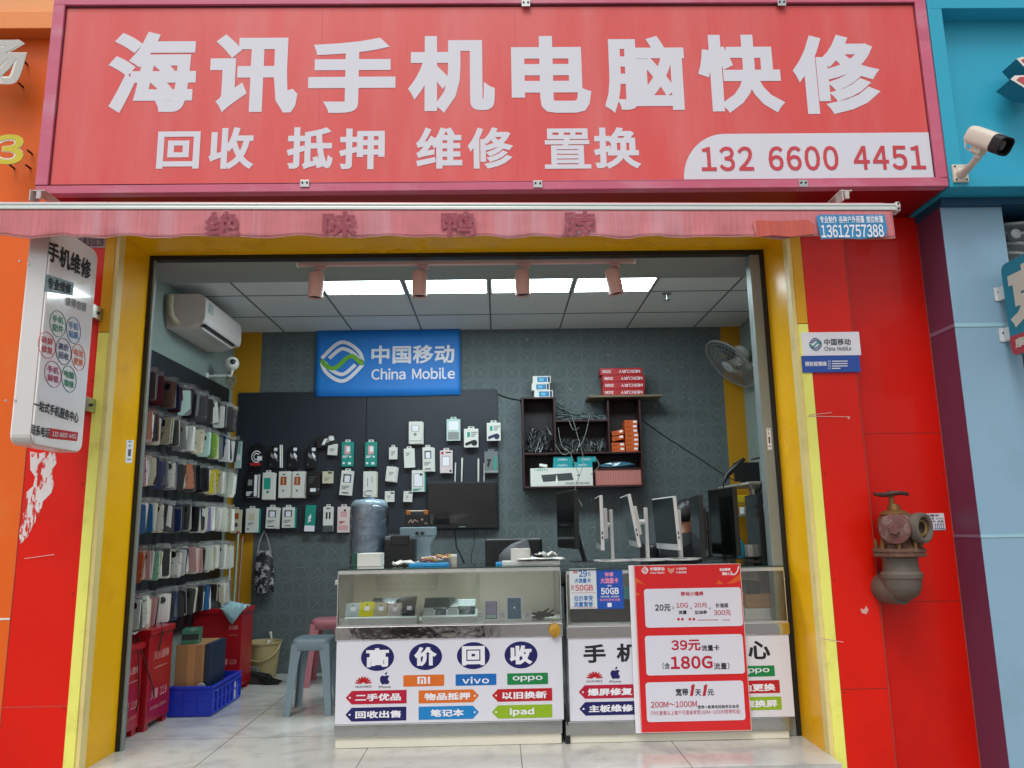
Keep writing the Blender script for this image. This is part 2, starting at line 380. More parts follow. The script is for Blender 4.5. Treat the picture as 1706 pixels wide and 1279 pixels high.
def pegmat(name, h, pitch=.0265, r=.0062):
    m = mat(name, h, 1.0, .5, var=.08, scale=4); t = m.node_tree; N, L = t.nodes, t.links
    p = N['Principled BSDF']; src = p.inputs['Base Color'].links[0].from_socket
    g = N.new('ShaderNodeNewGeometry'); sx = N.new('ShaderNodeSeparateXYZ'); L.new(g.outputs['Position'], sx.inputs[0])
    def M(op, a, b):
        n = N.new('ShaderNodeMath'); n.operation = op
        for i, q in enumerate((a, b)):
            if isinstance(q, (int, float)): n.inputs[i].default_value = q
            else: L.new(q, n.inputs[i])
        return n.outputs[0]
    a, b = M('PINGPONG', sx.outputs[0], pitch / 2), M('PINGPONG', sx.outputs[2], pitch / 2)
    k = M('LESS_THAN', M('ADD', M('MULTIPLY', a, a), M('MULTIPLY', b, b)), r * r)
    mx = N.new('ShaderNodeMix'); mx.data_type = 'RGBA'; L.new(k, mx.inputs[0]); L.new(src, mx.inputs[6]); mx.inputs[7].default_value = C('#050608')
    L.new(mx.outputs[2], p.inputs['Base Color']); return m
# ---------------------------------------------------------------- ground
tag(BX(-60, 60, -60, 40, -.6, -.15).build('pavement', mat('paving', '#8a8782', 1.0, .8, var=.15, scale=1.5, bump=.2, bscale=30)), kind='structure')
# ---------------------------------------------------------------- the shop unit
YF, YB, CH = -.4, 2.42, 3.13
shop = thing('shop_building', 'red and yellow fronted phone repair shop with its open grey interior', 'shop', (-.2, 0, -.149))
fl_ = MB(); fl_.box2(-2.49, 2.36, .061, 2.41, -.149, 0); fl_.box2(-2.2485, 1.7835, -.54, .0605, -.149, 0); tag(fl_.build('floor', floor_mat()), kind='structure')
def P(o, l): o['label'] = l; return o
zs = at(50, 1178, YF).z
P(BX(-2.684, -2.331, YF, .3, -.149, 3.1).build('pillar', RED, shop, bevel=.004), 'red pillar with a white paint smear')
BX(-2.683, -2.332, YF - .0008, YF + .01, zs, zs + .0035).build('panel_joint', mat('joint_pink', '#b0564c'), shop)
P(BX(1.869, 2.135, YF, .3, -.149, 3.1).build('pillar', RED, shop, bevel=.004), 'red pillar with the dealer plaque')
P(BX(2.136, 2.63, -.345, .3, -.149, 3.1).build('wall_panel', RED2, shop), 'recessed red panel behind the hydrant')
J = MB()
for y in (1148,): z = at(1440, y, YF).z; J.box2(1.87, 2.134, YF - .0008, YF + .01, z, z + .0035)
for y in (722, 1003): z = at(1510, y, -.345).z; J.box2(2.137, 2.629, -.3458, -.335, z, z + .0035)
J.build('panel_joint', mat('joint_dark', '#7c2018'), shop)
zb = at(160, 554, YF).z
BX(-2.331, -2.272, YF - .006, -.33, -.149, zb).build('lemon_strip', PALE, shop, bevel=.003)
BX(-2.331, -2.272, YF - .006, -.33, zb + .004, 3.029).build('yellow_strip', YEL2, shop, bevel=.003)
BX(-2.272, -2.249, YF + .003, -.33, -.149, 3.029).build('beige_strip', CREAM, shop)
BX(-2.45, -2.249, -.33, .0605, -.149, 3.029).build('yellow_reveal', YEL, shop)
BX(1.808, 1.868, YF - .006, -.33, -.149, zb).build('lemon_strip', PALE, shop, bevel=.003)
BX(1.808, 1.868, YF - .006, -.33, zb + .004, 3.029).build('yellow_strip', YEL2, shop, bevel=.003)
BX(1.784, 1.808, YF + .003, -.33, -.149, 3.029).build('beige_strip', CREAM, shop)
BX(1.784, 1.98, -.33, .06, -.149, 3.029).build('yellow_reveal', YEL, shop)
BX(-2.33, 1.868, YF + .001, .06, 3.03, 3.4).build('lintel', YEL, shop)
BX(-2.683, 2.629, -.33, .058, 3.101, 4.6).build('wall', RED2, shop)
F = MB(); F.box2(-2.249, -2.228, 0, .06, .001, 3.029); F.box2(1.757, 1.784, 0, .06, .001, 3.029); F.box2(-2.228, 1.757, 0, .06, 3.0, 3.029)
F.build('door_frame', BLACK, shop)
for a, c, y_ in ((-2.228, -2.212, .04), (1.69, 1.757, .1)): BX(a, c, .01, y_, .001, 3.0).build('shutter_guide', ALU, shop, bevel=.003)
P(BX(-2.6, -2.5, .1, 2.5, -.1, 3.3).build('wall', WALLG, shop), 'pale grey left side wall')
P(BX(2.37, 2.5, .1, 2.5, -.1, 3.3).build('wall', WALLG, shop), 'pale grey right side wall')
BX(-2.5, -2.24, .061, .1, 0, 3.02).build('wall_return', WALLG, shop); BX(1.758, 2.37, .061, .1, 0, 3.02).build('wall_return', WALLG, shop)
P(BX(-2.5, 2.37, YB, 2.52, -.1, 3.3).build('wall', wallpaper(), shop), 'dark grey back wall papered with circles and diamonds')
xa, xb = at(435, 600, YB).x, at(1203, 600, YB).x
YIN = mat('yellow_corner', '#c08a10', 1.0, .45, var=.05)
BX(-2.5, xa, YB - .006, YB - .001, 0, CH).build('corner_strip', YIN, shop); BX(xb, 2.37, YB - .006, YB - .001, 0, CH).build('corner_strip', YIN, shop)
SOF = mat('soffit_board', '#8a928e', 1.1, .75, var=.05)
BX(-2.5, 2.37, .1, .55, 3.02, 3.3).build('soffit', SOF, shop)
ce = BX(-2.5, 2.37, .55, 2.42, CH, 3.3).build('ceiling', CEIL, shop)
G = MB(); GX = (-2.03, -1.375, -.712, -.045, .622, 1.275, 1.93); GY = (1.23, 1.87)
for x in GX: G.box2(x - .007, x + .007, .551, 2.419, CH - .004, CH + .002)
for y in GY:
    for a, b in zip((-2.5,) + GX, GX + (2.37,)): G.box2(a + .0095, b - .0095, y - .006, y + .006, CH - .0035, CH + .002)
G.build('ceiling_grid', TBAR, ce)
# white smear of old paint, scratches and little marks on the pillars
SM = mat('paint_smear', '#e0dada', 1.0, .6, dirt='#d01808', dirt_amt=1, dscale=9, stretch=(3, 1, 1), dlo=.52, dhi=.56)
q = quadY(38, 752, 90, 905, YF); MB().poly([(.1, 0), (.45, .02), (.7, 0), (.95, .03), (.98, .14), (.86, .2), (.9, .3), (.97, .36), (.9, .46), (.66, .55), (.62, .66), (.45, .8), (.3, .92), (.08, 1), (0, .9), (.07, .7), (.02, .6), (.1, .45), (.3, .38), (.34, .28), (.16, .2)], q, .0015).build('paint_smear', SM, shop)
SC = mat('scratch', '#d8a8a0', 1.0, .6); sc = MB()
for (a, b, c, d, Y) in ((42, 931, 92, 924, YF), (1347, 692, 1385, 688, YF), (1345, 694, 1413, 695, YF), (1360, 1062, 1404, 1070, YF)):
    p, e = at(a, b, Y), at(c, d, Y); sc.face(p + Vector((0, -.0075, 0)), e + Vector((0, -.0075, 0)), e + Vector((0, -.0075, .004)), p + Vector((0, -.0075, .004)))
q = quadY(1432, 1009, 1447, 1023, YF); sc.poly([(.1, .3), (.5, .45), (.75, 0), (1, .5), (.7, 1), (.2, .85)], q, .0015)
q = quadY(1411, 693, 1416, 698, YF); sc.poly([(.1, .1), (.9, 0), (1, .9), (.2, 1)], q, .0015)
sc.build('scratch_marks', SC, shop)
m = MB()
for x, Y in ((-2.35, YF), (1.89, YF), (2.61, -.345), (2.16, -.345)):
    for z in (.35, .95, 1.55, 2.15): m.cyl((x, Y - .002, z + .03 * math.sin(x * 9)), (x, Y + .002, z + .03 * math.sin(x * 9)), .0055, n=8)
m.build('screws', mat('screw_head', '#8c3028', 1, .5, metal=.4), shop)
for x, Y in ((-2.683, YF), (1.8685, YF), (2.1355, YF), (2.6285, -.345)): MB().tube([(x, Y - .001, -.148), (x + .001, Y - .001, 1.0), (x, Y - .001, 2.0), (x, Y - .001, 3.0)], .0022, 5).build('sealant', mat('sealant_rose', '#a05048', 1, .7, var=.4, scale=14), shop)
# ---------------------------------------------------------------- the big signboard
sx0, sx1, sz0, sz1, YS = -2.546, 2.588, 3.112, 4.36, -.78
sb = thing('signboard', 'long red signboard with big white Chinese lettering over the shop opening', 'sign', ((sx0 + sx1) / 2, -.55, sz0))
PINK = mat('faded_pink_frame', '#c8607c', 1.0, .5, var=.16, scale=9, dirt='#cf90a2', dirt_amt=.85, dscale=4, stretch=(.4, 1, 1))
f = MB(); t = .064; zt = 4.284
for (a, b, c, d) in ((sx0, sx0 + t, sz0 + .05, zt), (sx1 - t, sx1, sz0 + .05, zt), (sx0, sx1, sz0, sz0 + .05), (sx0, sx1, zt, sz1)):
    f.box2(a, b, YS, YS + .06, c, d)
f.build('frame', PINK, sb, bevel=.003)
BX(sx0 + .004, sx1 - .004, YS + .06, -.332, sz0 + .002, sz1).build('case', mat('sign_case', '#8e1016', 1.0, .4, var=.1), sb)
SP = mat('sign_panel', '#da4e4c', 1.0, .42, var=.06, scale=1.6, dirt='#de8482', dirt_amt=.5, dscale=1.4, stretch=(2.2, 1, .35), dlo=.42, dhi=.72)
YP = YS + .018
BX(sx0 + t, sx1 - t, YP, YS + .059, sz0 + .05, zt).build('panel', SP, sb)
SMX = MB()
for px in (533, 860, 1190): x = at(px, 160, YP).x; SMX.box2(x - .0012, x + .0012, YP - .0006, YP + .001, sz0 + .052, zt - .013)
SMX.build('sheet_seam', mat('sheet_seam', '#c84a48', 1.0, .5), sb)
GK = MB(); GK.box2(sx0 + t, sx1 - t, YP - .002, YP + .001, zt - .012, zt); GK.box2(sx0 + t, sx0 + t + .006, YP - .002, YP + .001, sz0 + .05, zt - .0121); GK.box2(sx1 - t - .006, sx1 - t, YP - .002, YP + .001, sz0 + .05, zt - .0121)
GK.build('gasket', mat('gasket', '#5a1420', 1.0, .6), sb)
SW = mat('sign_white', '#d8d8e2', 1.0, .5, var=.02)
tx = MB()
for ch, a, b, c, d in (('海', 180, 53, 327, 188), ('讯', 350, 57, 497, 188), ('手', 514, 63, 659, 188), ('机', 680, 60, 824, 188), ('电', 852, 60, 984, 188), ('脑', 1006, 60, 1141, 188), ('快', 1163, 58, 1304, 188), ('修', 1321, 58, 1466, 190)):
    tx.text(ch, quadY(a, b, c, d, YP), .037, .002)
tx.build('lettering', SW, sb)
for word in ((('回', 262, 219, 333, 281), ('收', 348, 212, 424, 282)), (('抵', 478, 212, 555, 282), ('押', 565, 214, 641, 282)), (('维', 693, 212, 770, 281), ('修', 779, 212, 855, 281)), (('置', 907, 214, 984, 281), ('换', 989, 212, 1067, 281))):
    tx = MB()
    for ch, a, b, c, d in word: tx.text(ch, quadY(a, b, c, d, YP), .019 if ch == '置' else .03, .002)
    tx.build('lettering', SW, sb)
q = quadY(1137, 222, 1561, 298, YP)
pts = [(1, 0), (1, 1), (0, 1)] + [(.0 + .17 * (1 - math.cos(R_(a))), 1 - math.sin(R_(a))) for a in range(8, 91, 8)]
npl = MB().poly(pts, q, .002).build('number_plate', SW, sb)
MB().text('132 6600 4451', quadY(1168, 243, 1541, 284, YP - .002), .022, .002, gap=.12).build('lettering', mat('number_red', '#c8404a', 1.0, .5), npl)
for px, py in ((876, 6), (1302, 5), (508, 306), (896, 307), (1338, 306)):
    c = at(px, py, YS); b = MB(); b.box((c.x, YS - .004, c.z), (.05, .006, .042)); b.m = 1
    for dx in (-.013, .013): b.cyl((c.x + dx, YS - .007, c.z + .004), (c.x + dx, YS - .012, c.z + .004), .006, n=8)
    b.build('clip', [STEEL, DARK], sb, bevel=.001)
# ---------------------------------------------------------------- awning
YA = -1.12
aw = thing('awning', 'rolled up pink awning with a wavy valance and faded lettering under the signboard', 'awning', (-.4, YA, 2.7))
pL, pR = at(-120, 343, YA), at(1491, 345, YA)
def az(x): return pL.z + (pR.z - pL.z) * (x - pL.x) / (pR.x - pL.x)
x0, x1 = pL.x, pR.x; AWN = mat('faded_awning', '#cc7a80', 1.0, .8, var=.26, scale=14, stretch=(7, 1, .3), dirt='#d2a8b4', dirt_amt=.85, dscale=.5, bump=.12, bscale=80)
bar = MB(); dv = Vector((x1 - x0, 0, az(x1) - az(x0)))
bar.prism([(x0, YA + y, az(x0) + z) for y, z in ((-.002, .02), (-.014, .012), (-.014, .004), (-.01, .002), (-.01, -.004), (-.014, -.006), (-.014, -.02), (.04, -.022), (.045, .02))], dv)
bar.build('front_bar', mat('bar_white', '#cfd6d2', 1.0, .3, metal=.35, var=.05), aw, bevel=.0015)
cap = MB(); cap.prism([(x1, YA + y, az(x1) + z) for y, z in ((-.012, .026), (-.018, 0), (-.012, -.026), (.045, -.026), (.05, .026))], (.022, 0, 0)); ec = cap.build('end_cap', mat('cap_grey', '#c8c4c4', 1.0, .4), aw, bevel=.004)
b = MB()
for y, z in ((0, .014), (0, -.014)): b.cyl((x1 + .01, YA - .0155, az(x1) + z), (x1 + .01, YA - .021, az(x1) + z), .005, n=8)
b.build('screw', DARK, ec)
ro = MB(); ro.tube([(x0, YA + .1, az(x0) + .005), (x1 - .02, YA + .1, az(x1) + .005)], .058, 18); ro.build('fabric_roll', AWN, aw, smooth=True)
nx, nz_ = 240, 8; vv, ff = [], []
for j in range(nz_ + 1):
    for i in range(nx + 1):
        x = x0 + (x1 - .02 - x0) * i / nx; t = j / nz_
        zbot = .165 + .0045 * math.sin(x * 19 + 2.5 * math.sin(x * 2.3)) * (1 + .6 * math.sin(x * 5)) + .009 * noise.noise(Vector((x * 5, 0, 0))) + .006 * noise.noise(Vector((x * 14, 3, 0))) + (.008 if x > x1 - .35 else 0)
        vv.append((x, YA - .006 - .012 * t ** 2 * math.sin(x * 24 + 1) * .6 - .005 * noise.noise(Vector((x * 7, t * 3, 2))) * t, az(x) - .02 - (zbot - .02) * t))
for j in range(nz_):
    for i in range(nx): a = j * (nx + 1) + i; ff.append((a, a + 1, a + nx + 2, a + nx + 1))
va = MB().add(vv, ff).build('valance', AWN, aw, smooth=True); sd = va.modifiers.new('thick', 'SOLIDIFY'); sd.thickness = .002; sd.offset = 1
he = MB(); pth = [vv[nz_ * (nx + 1) + i] for i in range(nx + 1)]; he.tube([(p[0], p[1] - .001, p[2]) for p in pth], .0028, 5); he.build('hem', mat('hem', '#b88a80', 1.0, .8, var=.3, scale=20), va)
for ch, a, c in (('绝', 341, 400), ('味', 537, 596), ('鸭', 735, 791), ('脖', 937, 992)): MB().text(ch, quadY(a, 352, c, 394, YA - .02), .026, .002).build('lettering', mat('faded_letter', '#9a4a58', 1.0, .8, dirt='#c68492', dirt_amt=.6, dscale=60, dlo=.54, dhi=.66), va)
q = quadY(1254, 366, 1358, 396, YA - .0215); MB().poly([(0, .1), (.1, .02), (.5, .08), (.9, 0), (1, .3), (.97, .8), (.6, .95), (.3, .85), (.05, .95)], q, .001).build('patch', mat('worn_patch', '#c45c50', 1.0, .8, var=.3, scale=10, stretch=(6, 1, .4), dirt='#d8b8b4', dirt_amt=.8, dscale=5, dlo=.6, dhi=.7), va)
q = quadY(1361, 357, 1478, 398, YA - .024)
st = MB().poly([(0, .08), (.05, 0), (.98, .02), (1, .6), (.96, .9), (.6, 1), (.3, .96), (.04, 1)], q, .001).build('sticker', mat('blue_sticker', '#2f86b8', 1.0, .45, var=.1), va); st['label'] = 'torn blue advertising sticker'
s2 = lambda a, b, c, d: [q[0] * (1 - u) * (1 - v) + q[1] * u * (1 - v) + q[2] * u * v + q[3] * (1 - u) * v for u, v in ((a, b), (c, b), (c, d), (a, d))]
t = MB(); t.text('专业制作 各种户外雨篷 推拉帐篷', s2(.05, .06, .95, .36), .02, .003); t.text('13612757388', s2(.05, .42, .94, .94), .02, .003); t.build('lettering', WPRINT, st)
for px in (1408, 68):
    c = at(px, 324, -.98); b = MB(); b.box2(c.x - .035, c.x + .03, -1.0, -.36, c.z + .012, c.z + .018); b.box2(c.x - .035, c.x - .029, -1.02, -.94, c.z - .05, c.z + .012); b.box2(c.x - .012, c.x + .012, -1.0, -.985, c.z - .03, c.z + .011)
    b.build('bracket', mat('bracket_grey', '#c0b8b4', 1.0, .5, dirt='#8a6a58', dirt_amt=.6, dscale=20), aw)
# ---------------------------------------------------------------- neighbour on the left, orange
ow = thing('orange_shopfront', 'orange front of the neighbouring shop on the left edge', 'building', (-3.2, -.3, -.149))
OR = mat('orange_panel', '#e06420', 1.1, .4, var=.06, scale=1.5, spec=.25, dirt='#d88850', dirt_amt=.5, dscale=2.5); OR2 = mat('orange_panel_upper', '#e09a60', 1.1, .5, var=.06, scale=2)
z1, z2, z3 = at(30, 47, -.5).z, at(30, 18, -.5).z, at(10, 1031, YF).z
BX(-4.5, -2.685, YF, .3, -.149, z1).build('wall', OR, ow)
BX(-4.5, -2.685, -.5, .3, z1, z2).build('ledge', mat('orange_ledge', '#e48a44', 1.1, .45), ow, bevel=.004)
BX(-4.5, -2.685, -.42, .3, z2, z2 + .6).build('upper_panel', OR2, ow)
BX(-4.5, -2.686, YF - .002, YF + .01, z3 - .005, z3 + .005).build('panel_joint', WHITE, ow)
LG = mat('letter_grey', '#bcbcb6', 1.0, .5); LB = mat('letter_side', '#54301e', 1.0, .5); LW = mat('letter_rim', '#e4e0d8', 1.0, .4)
def channel(name, label, ch, q, face, shear=0):
    o = thing(name, label, 'letter', ((q[3] + q[2]) / 2 + Vector((0, .1, 0))))
    if shear: q = [q[0] + Vector((shear, 0, 0)), q[1] + Vector((shear, 0, 0)), q[2], q[3]]
    MB().text(ch, q, .05, .0, thick=.11).build('side', LB, o)
    MB().text(ch, q, .05, .002).build('rim', LW, o); MB().text(ch, q, .026, .004).build('face', face, o)
    p = MB()
    for i in (0, 1, 2, 3): c = (q[i] * .5 + (q[0] + q[2]) * .25); p.cyl(c + Vector((0, .1, 0)), (c.x, YF, c.z), .006, n=6)
    p.build('stud', BLACK, o); return o
channel('channel_letter', 'grey channel letter with a white rim on the orange wall', '场', quadY(-62, 64, 40, 142, -.55), LG, .02)
channel('channel_letter', 'yellow digit three with a white rim below the grey letter on the orange wall', '3', quadY(-14, 224, 41, 274, -.55), mat('letter_olive', '#d0c22c', 1.0, .5), .0)
# ---------------------------------------------------------------- projecting light box on the left pillar
lx0, lx1, ly0, ly1, lz0, lz1 = -2.415, -2.3, -1.0, -.53, 1.69, 2.86
lb = thing('light_box_sign', 'white projecting light box with coloured service circles on the left red pillar', 'sign', (-2.36, -.76, lz0))
def rr2(y0, y1, z0, z1, r, n=5):
    o = []
    for cy, cz, a in ((y1 - r, z1 - r, 0), (y0 + r, z1 - r, 90), (y0 + r, z0 + r, 180), (y1 - r, z0 + r, 270)):
        o += [(cy + r * math.cos(R_(a + 90 * k / n)), cz + r * math.sin(R_(a + 90 * k / n))) for k in range(n + 1)]
    return o
pr = rr2(ly0, ly1, lz0, lz1, .05)
MB().prism([(lx0 + .012, y, z) for y, z in pr], (lx1 - lx0 - .024, 0, 0)).build('case', mat('box_case', '#d8d6d4', 1.0, .35, metal=.2, var=.05), lb, bevel=.002)
for xa, xb in ((lx1 - .012, lx1), (lx0, lx0 + .012)):
    MB().prism([(xa, y, z) for y, z in rr2(ly0 + .004, ly1 - .004, lz0 + .004, lz1 - .004, .05)], (xb - xa, 0, 0)).build('face_panel', mat('box_face', '#ece0e0', 1.15, .14, var=.03, coat=.4), lb, bevel=.005)
def qx(*p): return [atx(.3285 * a, 380 + .3285 * b, lx1 + .001) for a, b in p]
BLK = mat('ink_black', '#17171c', 1.0, .6)
for s_, q_ in (('手机维修', ((245, 58), (464, 166), (457, 268), (240, 164))), ('一站式手机服务中心', ((172, 865), (400, 936), (394, 992), (168, 918))), ('联系电话', ((158, 992), (250, 1013), (247, 1066), (155, 1048)))): MB().text(s_, qx(*q_), .03).build('lettering', BLK, lb)
qb = qx((235, 232), (374, 276), (369, 342), (222, 320)); bd = MB().face(*qb).build('band', mat('teal_grey', '#6f8a90', 1.0, .4), lb)
MB().text('专业维修', qx((245, 245), (362, 283), (357, 334), (240, 308)), .03, .002).build('lettering', BLK, bd)
MB().text('值得信赖', qx((332, 345), (440, 380), (434, 428), (328, 388)), .02).build('lettering', mat('ink_grey', '#7a7276'), lb)
qb = qx((252, 1013), (397, 1036), (391, 1080), (248, 1066)); bd = MB().face(*qb).build('band', mat('band_red', '#c02024', 1.0, .4), lb)
MB().text('132 6600 4451', qx((266, 1030), (388, 1046), (384, 1068), (262, 1054)), .015, .002).build('lettering', WPRINT, bd)
for (cx, cy), (l1, l2), col in zip(((293, 485), (372, 518), (237, 593), (322, 625), (397, 655), (268, 740), (349, 765)), ('手机 配件', '手机 贴膜', '碎屏 修复', '高价 回收', '电池 更换', '手机 解锁', '电脑 维修') and [s.split() for s in ('手机 配件', '手机 贴膜', '碎屏 修复', '高价 回收', '电池 更换', '手机 解锁', '电脑 维修')], ('#2c8a58', '#2f6ea8', '#c03040', '#2a2a60', '#d8642c', '#b03060', '#1c7a50')):
    s = 40 - (cx - 300) * .06; k = .26 if cx < 330 else .3; inkm = mat('ink_' + col[1:], col, 1.0, .5)
    m = MB(); c0 = [(cx + s * math.cos(a), cy + s * k * 1.0 * math.cos(a) + 66 * math.sin(a)) for a in [2 * math.pi * i / 40 for i in range(40)]]
    P3 = qx(*c0); m.tube([p + Vector((.001, 0, 0)) for p in P3], .0016, 4, closed=True)
    h = lambda u, v: (cx + u * s, cy + u * s * k + v * 66)
    m.text(l1, qx(h(-.68, -.62), h(.68, -.62), h(.68, -.06), h(-.68, -.06)), .025); m.text(l2, qx(h(-.68, .06), h(.68, .06), h(.68, .62), h(-.68, .62)), .025)
    m.build('lettering', inkm, lb)
for py in (512, 673):
    z = atx(150, py, lx1).z; b = MB(); b.box2(-2.39, -2.31, -.529, YF, z - .04, z + .04); b.m = 1; b.cyl((-2.309, -.46, z), (-2.3, -.46, z), .009, n=8); b.build('bracket', [STEEL, DARK], lb, bevel=.002)
b = MB(); xf = (lx0 + lx1) / 2
for px, py in ((33, 435), (48, 440), (10, 667), (26, 667)): c = at(px, py, ly0); b.cyl((c.x, ly0 - .004, c.z), (c.x, ly0 + .002, c.z), .006, n=8)
b.build('screw', STEEL, lb)
c = at(148, 404, YF); s = thing('notice_sticker', 'faded printed sticker on the left red pillar half hidden by the light box', 'sticker', (c.x, YF - .004, c.z - .03))
MB().box((c.x, YF - .0025, c.z), (.2, .003, .07)).build('sheet', mat('faded_paper', '#b49aa0', 1.0, .7, dirt='#6c4a54', dirt_amt=.6, dscale=8), s)
MB().text('上门开锁 修锁 139 8182 2288', [Vector((c.x + a * .09, YF - .0045, c.z + b * .028)) for a, b in ((-1, 1), (1, 1), (1, -1), (-1, -1))], .02, .001).build('lettering', BLK, s)
# ---------------------------------------------------------------- neighbour on the right, blue
bw = thing('blue_shopfront', 'light blue and teal front of the neighbouring shop on the right edge', 'building', (3.2, -.4, -.149))
BLU = mat('light_blue_panel', '#86a8be', 1.1, .36, var=.05, scale=1.2, spec=.4, dirt='#7c98a8', dirt_amt=.6, dscale=1.2, bump=.12, bscale=2); PUR = mat('purple_panel', '#6a3a56', 1.1, .45, var=.06, scale=2); TEAL = mat('teal_panel', '#2f9ab6', 1.2, .4, var=.05, scale=1.5, spec=.3)
zt2 = 3.06
BX(2.632, 3.0, -.6, .3, -.149, zt2).build('pillar', BLU, bw, bevel=.003)
BX(2.6305, 2.6318, -.599, -.3, -.149, zt2).build('pillar_side', PUR, bw)
zj = at(1640, 541, -.6).z; JT = mat('joint_pale', '#9cc8d4', 1.0, .5)
BX(2.631, 3.0, -.603, -.6005, zj - .011, zj + .011).build('panel_joint', JT, bw); BX(2.6285, 2.6304, -.603, -.35, zj - .011, zj + .011).build('panel_joint', mat('joint_mauve', '#8a7490'), bw)
zj = at(1640, 893, -.6).z; BX(2.631, 3.0, -.603, -.6005, zj - .008, zj + .008).build('panel_joint', JT, bw); BX(2.6285, 2.6304, -.603, -.35, zj - .008, zj + .008).build('panel_joint', mat('joint_mauve', '#8a7490'), bw)
BX(2.6, 4.6, -.66, .3, 3.105, 4.7).build('fascia', TEAL, bw)
fr = MB(); fr.box2(2.595, 2.68, YS, -.661, 3.18, 4.24); fr.box2(2.595, 4.6, YS, -.661, 3.105, 3.18); fr.box2(2.595, 4.6, YS, -.661, 4.24, 4.7); fr.build('fascia_frame', TEAL, bw, bevel=.004)
BX(2.62, 4.6, -.64, .3, 3.06, 3.1045).build('soffit', mat('teal_dark', '#1a4a68', 1.0, .5), bw)
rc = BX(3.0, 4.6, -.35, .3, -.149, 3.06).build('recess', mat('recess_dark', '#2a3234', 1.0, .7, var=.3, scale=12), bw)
chl = thing('channel_letter', 'red channel letter stroke with white rim on the teal fascia at the right edge', 'letter', (2.86, -.75, 3.75))
for pts in (((1693, 98), (1702, 95), (1722, 96), (1745, 108), (1742, 122), (1712, 118)), ((1683, 132), (1690, 126), (1722, 125), (1750, 135), (1748, 152), (1712, 150))):
    V = [at(a, b, -.85) for a, b in pts]; MB().prism(V, (0, .13, 0)).build('side', mat('letter_teal_side', '#2c7c92', 1.0, .5), chl)
    c = sum(V, Vector()) / len(V); up = Vector((0, -.003, 0))
    MB().prism([p + up for p in V], (0, .002, 0)).build('rim', LW, chl); MB().prism([c + (p - c) * .72 + up * 2.2 for p in V], (0, .003, 0)).build('face', mat('letter_pinkred', '#c04a50', 1.0, .5), chl)
# outdoor pipes in the recess
od = thing('outdoor_unit', 'grey air conditioner pipes and valves in the dark recess on the right edge', 'air conditioner', (3.1, -.5, 2.65))
o = MB(); o.box2(3.03, 3.6, -.5, -.352, 2.6, 3.0); ob = o.build('body', mat('unit_grey', '#6b7072', 1.0, .5, var=.15), od, bevel=.01)
PIPE = mat('pipe_grey', '#a4a8a8', 1.0, .5, metal=.3)
for k in range(5): o = MB(); o.tube([(3.06, -.52, 2.98 - .06 * k), (3.1, -.56, 2.97 - .062 * k), (3.2, -.56, 2.98 - .07 * k), (3.3, -.52, 2.9 - .06 * k)], .011, 8); o.build('pipe', PIPE, od, smooth=True)
o = MB(); o.lathe((3.08, -.53, 2.9), (0, -1, 0), ((.028, 0), (.034, .02), (.03, .05), (.012, .055)), 14); o.build('valve', PIPE, od, smooth=True)
# blade sign at the right edge
bs = thing('blade_sign', 'teal projecting sign with cream characters and a red foot at the right edge', 'sign', (2.85, -1, 1.9))
X = 2.9; fy0, fy1 = -1.5, atx(1676, 515, 2.9).y
def qr(*p): return [atx(a, b, X - .0005) for a, b in p]
zT, zB = atx(1679, 436, X).z, atx(1682, 595, X).z
MB().prism([(X, y, z) for y, z in rr2(fy0, fy1, zB, zT, .04)], (.09, 0, 0)).build('case', mat('blade_teal', '#1f7f98', 1.0, .35), bs, bevel=.003)
zR = atx(1681, 562, X).z; rf = MB().prism([(X - .001, y, z) for y, z in ((fy0 + .04, zB), (fy1 - .04, zB), (fy1 - .012, zB + .012), (fy1, zB + .04), (fy1, zR), (fy0, zR), (fy0, zB + .04))], (.001, 0, 0)); rf = rf.build('band', mat('blade_red', '#b8323c', 1.0, .4), bs)
def yz(y0, y1, z0, z1, x): return [Vector((x, y0, z1)), Vector((x, y1, z1)), Vector((x, y1, z0)), Vector((x, y0, z0))]
MB().text('克', yz(fy1 - .03, fy1 - .36, zR + .04, zT - .05, X - .0005), .06).build('lettering', mat('blade_cream', '#d8d0c0', 1.0, .5), bs)
MB().text('康司', yz(fy1 - .04, fy1 - .2, zB + .035, zR - .02, X - .0015), .03, .002).build('lettering', mat('blade_cream', '#d8d0c0', 1.0, .5), rf)
for py in (490, 558):
    p = at(1657 + (py - 490) * .12, py, -.606); b = MB(); b.box2(p.x, X + .03, -.606, -.6005, p.z - .04, p.z + .04); b.box2(X + .005, X + .025, fy1 - .001, -.6065, p.z - .04, p.z + .04); b.m = 1
    for dx, dz in ((.025, .012), (.05, -.012)): b.cyl((p.x + dx, -.61, p.z + dz), (p.x + dx, -.604, p.z + dz), .008, n=8)
    b.build('bracket', [mat('bracket_white', '#cfd4d6', 1.0, .5), DARK], bs, bevel=.002)
